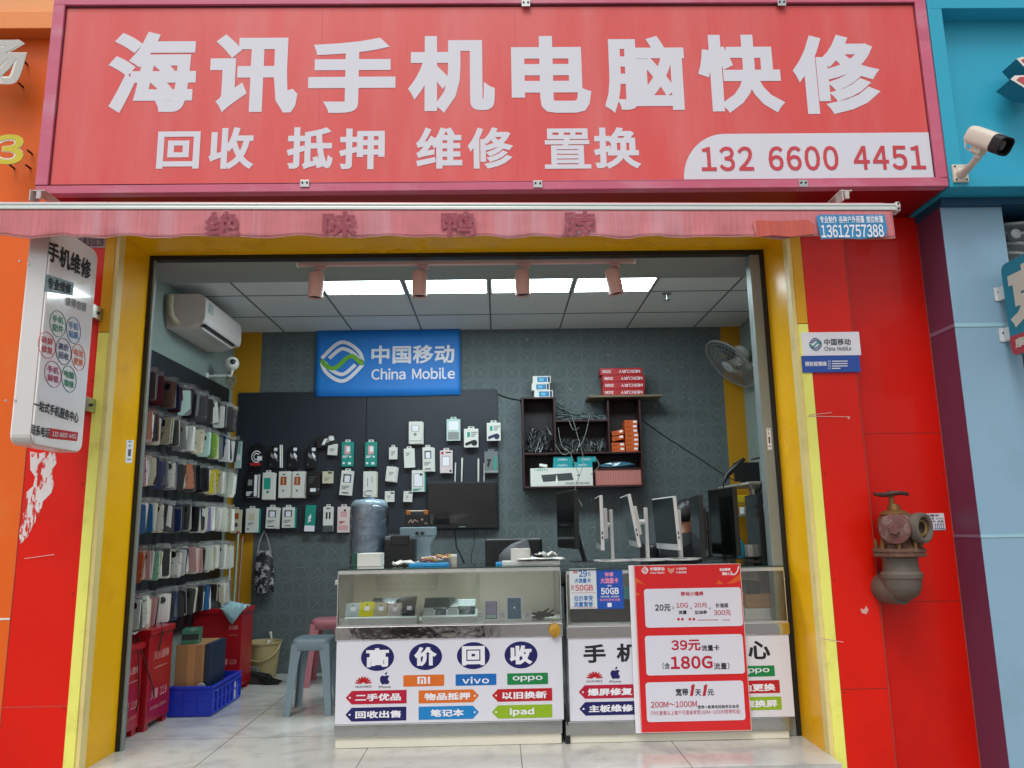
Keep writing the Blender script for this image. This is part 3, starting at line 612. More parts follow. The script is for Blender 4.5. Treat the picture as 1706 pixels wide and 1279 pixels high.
# ---------------------------------------------------------------- bullet camera on the teal fascia
cc = thing('security_camera', 'cream bullet security camera on a jointed arm beside the signboard', 'camera', at(1598, 290, YS))
CRM = mat('camera_cream', '#dcd4c4', 1.0, .4, var=.04)
a = at(1598, 290, YS); b = MB(); b.box((a.x, YS - .008, a.z), (.085, .016, .105)); b.m = 1
for dx in (-.03, .03):
    for dz in (-.04, .04): b.cyl((a.x + dx, YS - .016, a.z + dz), (a.x + dx, YS - .02, a.z + dz), .006, n=8)
b.build('base_plate', [CRM, DARK], cc, bevel=.003)
k1, k2 = at(1630, 260, -1.0), at(1634, 246, -1.02)
MB().tube([a + Vector((0, -.015, 0)), at(1607, 286, -.84), at(1620, 273, -.93), k1, k2], [.03, .024, .017, .021, .016], 12).build('arm', CRM, cc, smooth=True)
p0, p1 = at(1617, 223, -.98), at(1672, 243, -1.14); ax = (p1 - p0).normalized(); sdv = ax.cross(Vector((0, 0, 1))).normalized(); upv = sdv.cross(ax)
prof = [(math.copysign(abs(math.cos(t)) ** .6, math.cos(t)) * .052, math.copysign(abs(math.sin(t)) ** .6, math.sin(t)) * .05) for t in [2 * math.pi * i / 28 for i in range(28)]]
def sect(o, s): return [o + sdv * x * s + upv * y * s for x, y in prof]
n = 28
def skin(rings): 
    m = MB(); vs = [p for r in rings for p in r]; fs = [(i * n + j, i * n + (j + 1) % n, (i + 1) * n + (j + 1) % n, (i + 1) * n + j) for i in range(len(rings) - 1) for j in range(n)]
    return m.add(vs, fs + [tuple(range(n))[::-1], tuple(range((len(rings) - 1) * n, len(rings) * n))])
L_ = (p1 - p0).length
hb = skin([sect(p0, .7), sect(p0 + ax * .012, .92), sect(p0 + ax * .03, 1), sect(p0 + ax * L_ * .8, 1)]).build('housing', CRM, cc, smooth=True)
skin([sect(p0 + ax * L_ * .8, .985), sect(p1 + ax * .012, .985), sect(p1 + ax * .012, .85), sect(p1 - ax * .02, .8)]).build('hood', DARK, cc, smooth=True)
MB().lathe(p1 - ax * .02, ax, ((.03, 0), (.03, .012), (.02, .018)), 20).build('lens', mat('lens_glass', '#0a0c12', 1.0, .1, coat=1), cc, smooth=True)
m = p0 + ax * L_ * .42 - upv * .05; MB().box(m - upv * .012, (.07, .05, .03), Matrix((ax, sdv, upv)).transposed()).build('mount', CRM, cc, bevel=.004)
MB().tube([p0 + ax * .02 + upv * .01, p0 - ax * .03 - upv * .02, p0 - upv * .07 + ax * .01, k1 - ax * .01], .0045, 6).build('cable', CRM, cc, smooth=True)
# ---------------------------------------------------------------- plaque on the right pillar
YQ = YF - .012
pq = thing('dealer_plaque', 'white and blue dealer plaque on the right red pillar', 'plaque', at(1385, 620, YQ))
qa = quadY(1336, 553, 1433, 592, YQ); MB().slab(qa, .0058).build('upper_panel', WPRINT, pq, bevel=.001)
qb = quadY(1336, 592.3, 1433, 620, YQ); lo = MB().slab(qb, .0058).build('lower_panel', mat('plaque_blue', '#2450a8', 1.0, .35), pq, bevel=.001)
def sub(q, a, b, c, d): return [q[0] * (1 - u) * (1 - v) + q[1] * u * (1 - v) + q[2] * u * v + q[3] * (1 - u) * v for u, v in ((a, b), (c, b), (c, d), (a, d))]
def wave_logo(q, mw, mg, parent, off=.002):
    A = [(.03, .42), (.3, .13), (.5, .03), (.72, .12), (.9, .3), (.97, .5)]
    B = [(.2, .42), (.42, .22), (.56, .2), (.74, .3), (.9, .47), (.97, .52)]
    Cg = [(.02, .46), (.14, .6), (.3, .66), (.44, .58), (.6, .42), (.74, .38), (.88, .5), (.98, .57)]
    inv = lambda P: [(1 - x, 1 - y) for x, y in P]
    m = MB()
    for k in (A, B, inv(A), inv(B)): m.stroke(smooth2(k), .085, q, off)
    m.build('logo', mw, parent)
    MB().stroke(smooth2(Cg), .105, q, off + .0006).build('logo', mg, parent)
def smooth2(P, n=5):
    P = [Vector(p) for p in P]; o = []
    for i in range(len(P) - 1):
        a, b, c, d = P[max(0, i - 1)], P[i], P[i + 1], P[min(len(P) - 1, i + 2)]
        for k in range(n):
            t = k / n; o.append(.5 * (2 * b + (c - a) * t + (2 * a - 5 * b + 4 * c - d) * t * t + (3 * b - a - 3 * c + d) * t ** 3))
    return o + [P[-1]]
LOGOG = mat('logo_green', '#6cb42c', 1.0, .5); INKG = mat('ink_slate', '#46525c', 1.0, .5)
wave_logo(quadY(1348, 563, 1369, 584, YQ), mat('logo_navy', '#1f5a80', 1.0, .5), mat('logo_teal', '#3c9a90', 1.0, .5), pq)
t = MB(); t.text('中国移动', quadY(1373, 564, 1417, 575, YQ), .02); t.text('China Mobile', quadY(1373, 577, 1418, 584, YQ), .012); t.build('lettering', INKG, pq)
t = MB(); t.text('授权经销商', quadY(1341, 602, 1377, 610, YQ), .03)
for i in range(4): t.text('电话' , quadY(1379, 600 + i * 4, 1384, 603 + i * 4, YQ), 0); t.stroke([(0, .5), (1, .5)], .9, quadY(1386, 600.6 + i * 4, 1412 - (i == 3) * 12, 602.4 + i * 4, YQ))
t.build('lettering', WPRINT, lo)
# ---------------------------------------------------------------- fire department connection
hx, hy = at(1497, 890, -.53).x, -.53
hd = thing('hydrant', 'rusty grey red fire connection with a handwheel against the right red wall', 'hydrant', (hx, hy, .8))
RU = mat('rusty_iron', '#664638', 1.0, .75, var=.3, scale=14, dirt='#8a7a6e', dirt_amt=.9, dscale=18, bump=.35, bscale=90)
RUR = mat('old_red_paint', '#6e4440', 1.0, .7, var=.25, scale=12, dirt='#8c7870', dirt_amt=.95, dscale=18, bump=.35, bscale=90)
GI = mat('grey_iron', '#655d54', 1.0, .6, var=.2, scale=11, dirt='#5e4234', dirt_amt=.85, dscale=7, bump=.2, bscale=110)
BRS = mat('worn_brass', '#8a6a40', 1.0, .5, metal=.6, var=.2, scale=9, bump=.2)
def hz(py): return at(1495, py, hy).z
s = .00342
MB().lathe((hx - .008, hy, hz(1000)), (0, 0, 1), ((.001, 0), (.045, .006), (.078, .03), (.095, .07), (.1, hz(963) - hz(1000)), (.106, hz(962) - hz(1000)), (.108, hz(955) - hz(1000)), (.102, hz(953) - hz(1000)), (.094, hz(951) - hz(1000)), (.088, hz(935) - hz(1000)), (.092, hz(928) - hz(1000))), 28).build('elbow', GI, hd, smooth=True)
MB().tube([(hx - .012, hy + .0, hz(982)), (hx - .03, hy + .05, hz(982)), (hx - .04, hy + .1, hz(982)), (hx - .04, -.346, hz(982))], [.08, .084, .084, .084], 24).build('inlet_pipe', GI, hd, smooth=True)
fl = MB(); fl.lathe((hx - .008, hy, hz(927)), (0, 0, 1), ((.135, 0), (.14, .004), (.14, .02), (.135, .022), (.135, .024), (.142, .026), (.142, .04), (.136, .044)), 8); flo = fl.build('flange', RU, hd, bevel=.003)
b = MB()
for a in (200, 245, 290, 335, 20, 65, 110, 155): c = Vector((hx - .008 + .112 * math.cos(R_(a)), hy + .112 * math.sin(R_(a)), hz(927))); b.cyl(c + Vector((0, 0, .03)), c + Vector((0, 0, .075)), .012, n=6); b.cyl(c + Vector((0, 0, .07)), c + Vector((0, 0, .095)), .007, n=8)
b.build('bolt', BRS, flo)
zf = hz(914)
MB().lathe((hx, hy, zf), (0, 0, 1), ((.115, -.005), (.095, .03), (.09, .05), (.1, .09), (.105, .13), (.095, .17), (.078, .185), (.075, .19)), 24).build('body', RU, hd, smooth=True)
cz = zf + .112
def out(nm, dirv, r, prof, m): return MB().lathe((hx + dirv[0] * .03, hy + dirv[1] * .03, cz), dirv, prof, 24).build(nm, m, hd, smooth=True)
dl = Vector((-.55, -.83, -.03)).normalized(); dr = Vector((.5, -.86, .0)).normalized()
out('outlet_cap', dl, 0, ((.062, 0), (.062, .07), (.08, .072), (.082, .1), (.078, .115), (.04, .122), (.036, .122)), RUR)
c = Vector((hx, hy, cz)) + dl * .15; MB().lathe(c, dl, ((.03, -.005), (.03, .018), (.026, .02)), 6).build('cap_nut', RUR, hd)
out('outlet', dr, 0, ((.055, 0), (.055, .06), (.062, .062), (.062, .075), (.08, .08), (.083, .1), (.08, .125), (.068, .13), (.056, .125), (.05, .09), (.034, .088), (.03, .05)), GI)
MB().tube([Vector((hx, hy, cz)) + dr * .135 + (Vector((-dr.y, dr.x, 0)) * math.cos(t) + Vector((0, 0, 1)) * math.sin(t)) * .04 for t in [2 * math.pi * i / 20 for i in range(20)]], .009, 8, closed=True).build('seal_ring', BRS, hd, smooth=True)
MB().lathe((hx - .012, hy, zf + .183), (0, 0, 1), ((.075, 0), (.078, .008), (.068, .016), (.06, .022), (.035, .03), (.03, .055), (.026, .06)), 20).build('bonnet', BRS, hd, smooth=True)
MB().cyl((hx - .02, hy, zf + .24), (hx - .02, hy, zf + .305), .014, n=10).build('stem', BRS, hd, smooth=True)
hw = MB(); zc = zf + .3; R0 = .082
hw.tube([(hx - .02 + R0 * math.cos(t), hy + R0 * math.sin(t), zc + .004 * math.sin(3 * t)) for t in [2 * math.pi * i / 36 for i in range(36)]], .0105, 8, closed=True)
for a in (20, 92, 164, 236, 308): hw.tube([(hx - .02, hy, zc), (hx - .02 + R0 * math.cos(R_(a)), hy + R0 * math.sin(R_(a)), zc)], .008, 6)
hw.cyl((hx - .02, hy, zc - .014), (hx - .02, hy, zc + .016), .018, n=12)
hw.build('handwheel', mat('wheel_iron', '#46302c', 1.0, .55, var=.3, scale=14, bump=.3, dirt='#7a625c', dirt_amt=.7, dscale=16), hd, smooth=True)
q = quadY(1533, 855, 1574, 883, -.349)
st = thing('number_sticker', 'small white number sticker on the red wall behind the fire connection', 'sticker', q[3])
MB().slab(q, .002).build('sheet', mat('sticker_paper', '#d8d4da', 1.0, .6), st)
t = MB(); t.text('监控中', sub(q, .22, .05, .78, .2), .03); t.text('电话 报警 0755', sub(q, .05, .27, .95, .36), .02); t.text('编号 维护 检查', sub(q, .05, .42, .95, .54), .02); t.build('lettering', INKG, st)
MB().text('1021', sub(q, .55, .6, .97, .96), .02).build('lettering', mat('ink_bluegrey', '#3c5488'), st)
# ================================================================ ceiling and walls inside
LED = emit('led_panel', (.8, .96, 1.0), 17)
for (a, b), n in zip(zip(GX[1:5], GX[2:6]), ('leftmost of the four', 'second from the left of the four', 'third from the left of the four', 'rightmost of the four')):
    t = thing('ceiling_light', 'square white LED ceiling panel, ' + n, 'ceiling light', ((a + b) / 2, .9, CH - .01), 'LED ceiling panels')
    f = MB(); x0, x1, y0, y1 = a + .0095, b - .0095, .59, 1.22
    f.box2(x0, x1, y0, y0 + .014, CH - .006, CH - .0005); f.box2(x0, x1, y1 - .014, y1, CH - .006, CH - .0005); f.box2(x0, x0 + .014, y0 + .014, y1 - .014, CH - .006, CH - .0005); f.box2(x1 - .014, x1, y0 + .014, y1 - .014, CH - .006, CH - .0005)
    f.build('frame', WHITE, t); BX(x0 + .0145, x1 - .0145, y0 + .0145, y1 - .0145, CH - .004, CH - .0006).build('diffuser', LED, t)
sp = at(1111, 489, 1.3); t = thing('ceiling_sprinkler', 'small metal sprinkler head on the ceiling right of the light panels', 'sprinkler', (sp.x, 1.3, CH - .06))
MB().lathe((sp.x, 1.3, CH), (0, 0, -1), ((.04, 0), (.04, .005), (.014, .01), (.012, .03)), 14).build('rose', STEEL, t, smooth=True); MB().lathe((sp.x, 1.3, CH - .03), (0, 0, -1), ((.008, 0), (.006, .02), (.026, .022), (.026, .026)), 12).build('deflector', STEEL, t)
# track with four spot lights
PKM = mat('rose_metal', '#dcb4b0', 1.05, .4, metal=.0, var=.05); zS = 3.02
xl, xr = at(496, 439, .15).x, at(1057, 438, .15).x
tr = thing('light_track', 'long rose coloured lighting track fixed under the front ceiling strip', 'track', ((xl + xr) / 2, .15, zS - .03))
BX(xl, xr, .133, .167, zS - .022, zS - .0005).build('rail', PKM, tr, bevel=.002)
for x in (xl, xr): BX(x - .008, x + .008, .13, .17, zS - .024, zS - .0008).build('end_cap', WHITE, tr)
for (px, lean), n in zip(((528, -2), (699, 0), (869, 2), (1019, 9)), ('far left end of the track', 'second from the left on the track', 'third from the left on the track', 'far right end of the track, tilted')):
    c = at(px, 452, .15); t = thing('spot_light', 'rose cylinder spotlight, ' + n, 'spotlight', (c.x, .15, zS - .25), 'spotlights on the track')
    BX(c.x - .01, c.x + .06, .135, .165, zS - .05, zS - .0225).build('adapter', PKM, t, bevel=.004)
    Mx = Matrix.Rotation(R_(-lean), 3, 'Y'); dn = Mx @ Vector((0, 0, -1)); o = Vector((c.x, .15, zS - .066)); 
    MB().cyl((c.x + .012, .15, zS - .05), o + dn * .01, .012, n=10).build('neck', PKM, t, smooth=True)
    MB().lathe(o, dn, ((.02, 0), (.046, .004), (.05, .01), (.05, .175), (.047, .178), (.044, .17), (.04, .12)), 26, cap=True).build('barrel', PKM, t, smooth=True)
    MB().lathe(o + dn * .166, dn, ((.043, 0), (.02, -.02), (.001, -.02)), 18, cap=False).build('reflector', DARK, t, smooth=True)
# air conditioner on the left wall
ya, yb = .09 + atx(333, 500, -2.22).y, atx(400, 555, -2.22).y
zt_, zb_ = atx(333, 487, -2.22).z + .02, atx(300, 549, -2.42).z
ac = thing('air_conditioner', 'white split air conditioner high on the left wall', 'air conditioner', (-2.4, (ya + yb) / 2, zb_))
H = zt_ - zb_; pf = [(-2.498, 0), (-2.498, H), (-2.30, H)] + [(-2.27 + .06 * math.sin(R_(a)) - .0, H - .06 + .06 * math.cos(R_(a))) for a in (0, 20, 40, 60, 80)] + [(-2.208, H * .35)] + [(-2.25 + .04 * math.cos(R_(a)), H * .3 - .05 * math.sin(R_(a))) for a in (10, 30, 50)] + [(-2.30, .02), (-2.36, 0)]
ACW = mat('ac_white', '#d8d0cc', 1.0, .35, var=.02)
body = MB().prism([(x, ya, zb_ + z) for x, z in pf], (0, yb - ya, 0)).build('body', ACW, ac, smooth=True)
MB().tube([(-2.2095, ya + .03, zb_ + H * .36), (-2.2095, yb - .03, zb_ + H * .36)], .002, 4).build('panel_gap', TBAR, ac)
BX(-2.34, -2.245, ya + .06, yb - .1, zb_ - .002, zb_ + .03).build('louver', ACW, ac, bevel=.004); BX(-2.262, -2.222, ya + .06, yb - .12, zb_ + .018, zb_ + .034).build('vent', DARK, ac)
lt = MB(); q = [Vector((-2.2035, y, z)) for y, z in ((ya + .06, zb_ + H * .8), (ya + .15, zb_ + H * .8), (ya + .15, zb_ + H * .5), (ya + .06, zb_ + H * .5))]; lt.slab(q, .002).build('energy_label', mat('label_print', '#a8b4b0', 1.0, .5, dirt='#30343a', dirt_amt=.9, dscale=60), ac)
MB().tube([(-2.46, ya - .05, 3.019), (-2.46, ya - .05, zb_ + .16), (-2.45, ya - .04, zb_ + .08), (-2.43, ya - .012, zb_ + .045), (-2.42, ya + .01, zb_ + .04)], .026, 12).build('pipe', mat('pipe_beige', '#b0a890', 1.0, .6), ac, smooth=True)
# small dome camera under it
c = at(386, 607, 1.75); t = thing('dome_camera', 'small white ball camera on a wall bracket below the air conditioner', 'camera', c)
MB().lathe(c + Vector((0, 0, .03)), (0, 0, -1), ((.02, -.03), (.05, -.02), (.052, .01)), 18).build('cap', WHITE, t, smooth=True)
b = MB(); b.lathe(c + Vector((0, 0, -.055)), (0, 0, 1), [(.062 * math.sin(R_(a)) + .0005, .062 - .062 * math.cos(R_(a))) for a in range(0, 181, 15)], 20).build('ball', WHITE, t, smooth=True)
dv = Vector((.45, -.85, .1)).normalized(); MB().lathe(c + Vector((0, 0, .007)) + dv * .05, dv, ((.024, 0), (.024, .014), (.016, .017)), 16).build('lens', DARK, t, smooth=True)
MB().tube([(-2.498, 1.75, c.z - .1), (c.x, 1.75, c.z - .1), (c.x + .01, 1.75, c.z - .05)], .012, 8).build('bracket', WHITE, t, smooth=True); MB().lathe((-2.499, 1.75, c.z - .1), (1, 0, 0), ((.03, 0), (.03, .01), (.02, .014)), 14).build('wall_plate', WHITE, t)
w_ = MB(); 
for k in range(5): w_.tube([c + Vector((.01, 0, -.06)) + Vector((random.uniform(-.05, .05), random.uniform(-.03, .03), -random.uniform(0, .16))) for _ in range(6)], .0035, 5)
w_.build('cable', mat('cable_olive', '#8a8468', 1.0, .6, var=.3), t, smooth=True)
# ---------------------------------------------------------------- left display board with rows of phone cases
XB = -2.455
zbt = atx(312, 612, XB).z
lbd = thing('display_board', 'dark slatted display board along the left wall with hooks', 'display board', (XB, 1.2, .5))
SL = mat('slat_dark', '#15191d', 1.0, .5, var=.1)
yb1 = 2.2
pn = BX(XB - .044, XB, .11, yb1, .5, zbt).build('panel', SL, lbd, bevel=.002)
rows = [2.245, 1.975, 1.68, 1.375, 1.06, .755]
for z in rows:
    h = BX(XB + .0005, XB + .022, .12, yb1 - .01, z + .078, z + .094).build('rail', mat('rail_dark', '#1c2023', 1.0, .4), lbd)
HK = mat('hook_wire', '#c4c8c8', 1.0, .3, metal=.8)
def rr(w, h, r, n=4, cx=0, cy=0):
    P = []
    for sx, sy, a in ((1, 1, 0), (-1, 1, 90), (-1, -1, 180), (1, -1, 270)):
        for k in range(n + 1): P.append((cx + sx * (w / 2 - r) + r * math.cos(R_(a + 90 * k / n)), cy + sy * (h / 2 - r) + r * math.sin(R_(a + 90 * k / n))))
    return P
def case_mesh(style):
    m = MB(); m.prism([(x, -.005, z) for x, z in rr(.09, .19, .014)], (0, .01, 0))
    m.m = 1
    if style == 0: m.prism([(x, -.0068, z) for x, z in rr(.042, .05, .01, 3, -.018, .06)], (0, .004, 0))
    elif style == 1: m.prism([(x, -.0068, z) for x, z in rr(.03, .07, .012, 3, -.022, .048)], (0, .004, 0))
    else: m.prism([(x, -.0068, z) for x, z in rr(.046, .046, .022, 5, 0, .056)], (0, .004, 0))
    return m
def printmat(name, base, spot, sc=30, lo=.55, hi=.6): return mat(name, base, 1.0, .3, var=.05, dirt=spot, dirt_amt=1, dscale=sc, dlo=lo, dhi=hi, coat=.3)
CASEM = {'black': mat('case_black', '#17181b', 1, .3, coat=.3), 'charcoal': mat('case_charcoal', '#2a2c30', 1, .35, coat=.3), 'maroon': mat('case_maroon', '#5a1c28', 1, .35, coat=.3), 'brown': mat('case_brown', '#5c3a2a', 1, .4, coat=.3), 'navy': mat('case_navy', '#1f2f5c', 1, .35, coat=.3),
    'blue': mat('case_blue', '#2c76b0', 1, .35, coat=.3), 'mint': mat('case_mint', '#b6d6cc', 1, .35, coat=.3), 'white': mat('case_white', '#e8e8e4', 1.05, .3, coat=.3), 'cream': mat('case_cream', '#cfc8b0', 1, .4, coat=.3), 'clear': mat('case_clear', '#c9ccc0', 1, .2, coat=.5, var=.15, scale=20),
    'yellow': printmat('case_yellow', '#c8b820', '#26261c', 22), 'lilac': mat('case_lilac', '#9a8ec0', 1, .35, coat=.3), 'pink': mat('case_pink', '#d8a8a4', 1, .35, coat=.3), 'lime': printmat('case_lime', '#86b83c', '#d8dccc', 12), 'grey': mat('case_grey', '#7c8082', 1, .35, coat=.3),
    'flowered white': printmat('case_flower', '#dcd8dc', '#7a5aa0', 34), 'spotted white': printmat('case_spot', '#dedcd4', '#26282c', 30, .57, .59), 'leaf printed': printmat('case_leaf', '#cdc6ae', '#3f5c34', 16), 'orange printed': printmat('case_orange', '#a8603c', '#3a2a24', 18), 'green flowered': printmat('case_greenflower', '#a4d4bc', '#2c7048', 18)}
SLV = glass('plastic_sleeve', (.97, .98, .98), .12, .9, .06); HOLE = mat('case_camera', '#0c0d10', 1, .2, coat=.6)
plan = [
 ['charcoal', 'maroon', 'brown', 'navy', 'mint', 'black', 'charcoal', 'black', 'spotted white', 'white', 'black', 'black'],
 ['leaf printed', 'brown', 'leaf printed', 'charcoal', 'grey', 'white', 'leaf printed', 'mint', 'lime', 'grey', 'white', 'white'],
 ['flowered white', 'cream', 'navy', 'spotted white', 'black', 'orange printed', 'charcoal', 'black', 'yellow', 'cream', 'clear', 'clear'],
 ['blue', 'blue', 'spotted white', 'white', 'navy', 'charcoal', 'black', 'black', 'lilac', 'white', 'clear', 'cream'],
 ['orange printed', 'pink', 'green flowered', 'black', 'spotted white', 'white', 'pink', 'pink', 'clear', 'cream', 'clear', 'white'],
 ['mint', 'spotted white', 'pink', 'white', 'navy', 'black', 'charcoal', 'black', 'blue', 'black', 'cream', 'spotted white']]
ordw = ['first', 'second', 'third', 'fourth', 'fifth', 'sixth', 'seventh', 'eighth', 'ninth', 'tenth', 'eleventh', 'twelfth']
roww = ['top row', 'second row from the top', 'third row from the top', 'third row from the bottom', 'second row from the bottom', 'bottom row']
cmesh = {}
def place_case(colr, style, loc, yaw, tilt, label, sleeve):
    k = (colr, style)
    if k not in cmesh:
        root = thing('phone_case', label, 'phone case', (0, 0, 0), 'phone cases hanging on the left display board')
        bm_ = case_mesh(style).build('shell', [CASEM[colr], HOLE], root)
        hd_ = MB(); hd_.prism([(x, .0052, z) for x, z in rr(.098, .034, .006, 2, 0, .115)], (0, .001, 0)); hd_.build('header', SLV, root)
        cmesh[k] = root; r = root
    else: r = dup(cmesh[k], ks=[c for c in COL.objects if c.parent == cmesh[k]][:2]) if False else dup(cmesh[k], ks=CK[k])
    if k not in CK: CK[k] = kids(r)
    if sleeve:
        s_ = dup(SV, r) if SVU else SV; SVU.append(1); s_.parent = r; s_.matrix_parent_inverse = Matrix()
    r.location = loc; r.rotation_euler = (tilt, random.uniform(-.09, .09), yaw); r['label'] = label
    return r
CK = {}; SVU = []
V_ = []; F_ = []
for j in range(9):
    for i in range(6): V_.append((-.052 + .104 * i / 5, -.0115 - .004 * noise.noise(Vector((i * .8, j * .7, 5))) - (.004 if 0 < i < 5 else 0), -.108 + .235 * j / 8))
F_ = [(j * 6 + i, j * 6 + i + 1, (j + 1) * 6 + i + 1, (j + 1) * 6 + i) for j in range(8) for i in range(5)]
me_ = bpy.data.meshes.new('sleeve'); me_.from_pydata(V_, [], F_); me_.polygons.foreach_set('use_smooth', [True] * len(me_.polygons)); me_.materials.append(glass('sleeve_film', (.98, .99, .99), .12, .5, .004, bump=.6, bscale=18))
SV = bpy.data.objects.new('sleeve', me_); COL.objects.link(SV)
for ri, z in enumerate(rows):
    y = .34
    for ci, colr in enumerate(plan[ri]):
        n = 3; sp_ = .03 if ci >= 8 and 1 <= ri <= 4 else .0115
        dim = ['black', 'charcoal', 'white', 'cream', 'navy', 'grey', 'clear', colr, colr]
        if ri in (2, 3, 4) and ci >= 8: dim = ['clear', 'cream', 'white', colr]
        if ri == 0: dim = ['black', 'charcoal', colr, 'grey', 'maroon' if ci < 4 else 'black']
        yaw = R_(random.uniform(4, 30)); x = XB + .085 + random.uniform(-.012, .014)
        for k in range(n):
            cc_ = colr if k == 0 else random.choice(dim)
            zz = z - .022 + random.uniform(-.016, .012)
            lab = '%s phone case, %s in the %s bunch of the %s' % (cc_, ('front', 'second', 'third', 'fourth')[k], ordw[ci], roww[ri])
            place_case(cc_, (ci + ri) % 3 if k == 0 else 0, (x + k * .004 + random.uniform(-.004, .004), y + k * sp_, zz), yaw + R_(random.uniform(-9, 9)), R_(random.uniform(-6, 6)), lab, k == 0 and (ci + ri) % 3 != 1)
        hk = MB(); hk.tube([(x, y - .02, z + .1), (x, y + n * sp_, z + .1)], .0025, 5); hk.tube([(XB + .02, y + .05, z + .088), (x, y + .05, z + .1)], .003, 5)
        hk.build('hook', HK, lbd)
        y += .154 + random.uniform(-.012, .012)
# ---------------------------------------------------------------- back pegboard
YPG = 2.395
pq_ = rect(392, 651, 830, 885, YPG)
xm = at(609, 760, YPG).x
pb = thing('pegboard', 'large dark blue perforated board on the back wall', 'pegboard', ((pq_[0] + pq_[1]) / 2, YPG, pq_[2]))
PGM = pegmat('peg_navy', '#252c38')
BX(pq_[0], xm - .002, YPG, YB - .007, pq_[2], pq_[3]).build('panel', PGM, pb, bevel=.002); BX(xm + .002, pq_[1], YPG, YB - .007, pq_[2], pq_[3]).build('panel', PGM, pb, bevel=.002)
# banner
q = quadY(526, 549, 767, 659, YPG - .014); bn = thing('banner', 'blue fabric banner with a wave logo hung high on the back wall', 'banner', q[3])
nx = 30; vv, ff = [], []
for j in range(9):
    for i in range(nx + 1):
        u, v = i / nx, j / 8; p = q[0] * (1 - u) * (1 - v) + q[1] * u * (1 - v) + q[2] * u * v + q[3] * (1 - u) * v
        vv.append(p + Vector((0, -.004 * noise.noise(Vector((u * 5, v * 2, 0))) * v, (-.006 * math.sin(u * 3.1)) * v)))
ff = [(j * (nx + 1) + i, j * (nx + 1) + i + 1, (j + 1) * (nx + 1) + i + 1, (j + 1) * (nx + 1) + i) for j in range(8) for i in range(nx)]
bo = MB().add(vv, ff).build('cloth', mat('banner_blue', '#1674c8', 1.15, .5, var=.08, scale=3), bn, smooth=True); sd = bo.modifiers.new('thick', 'SOLIDIFY'); sd.thickness = .002; sd.offset = 1
qo = [p + Vector((0, -.006, 0)) for p in q]
wave_logo([p + Vector((0, -.006, 0)) for p in quadY(534, 568, 607, 637, YPG - .014)], WPRINT, LOGOG, bn)
t = MB(); t.text('中国移动', [p + Vector((0, -.006, 0)) for p in quadY(619, 575, 757, 606, YPG - .014)], .028); t.build('lettering', WPRINT, bn)
t = MB(); t.text('China Mobile', [p + Vector((0, -.006, 0)) for p in quadY(619, 613, 758, 632, YPG - .014)], .02); t.build('lettering', WPRINT, bn)
# ---------------------------------------------------------------- packs on the pegboard
INK = {'k': BLK, 'w': WPRINT, 'g': mat('ink_teal', '#1c9a88', 1, .5), 'r': mat('ink_red', '#b8202a', 1, .5), 'o': mat('ink_amber', '#a85424', 1, .5), 's': mat('ink_greyish', '#8c9090', 1, .5), 'n': mat('ink_navy', '#1c2450', 1, .5), 'p': mat('ink_rose', '#d8a0a4', 1, .5), 'c': mat('ink_cream', '#cdc8a8', 1, .5), 'd': mat('ink_gunmetal', '#4a5052', 1, .5)}
PACKM = {'white': mat('pack_white', '#dcdcd6', 1, .45, var=.04), 'black': mat('pack_black', '#14151a', 1, .35, coat=.3), 'teal': mat('pack_teal', '#168f80', 1, .4, var=.05), 'cream': mat('pack_cream', '#cfc9ae', 1, .5), 'clear': mat('pack_clear', '#bcd4cc', 1, .25, coat=.5), 'pinkish': mat('pack_rosewhite', '#dccccc', 1, .45), 'grey': mat('pack_grey', '#6c7476', 1, .4, coat=.3)}
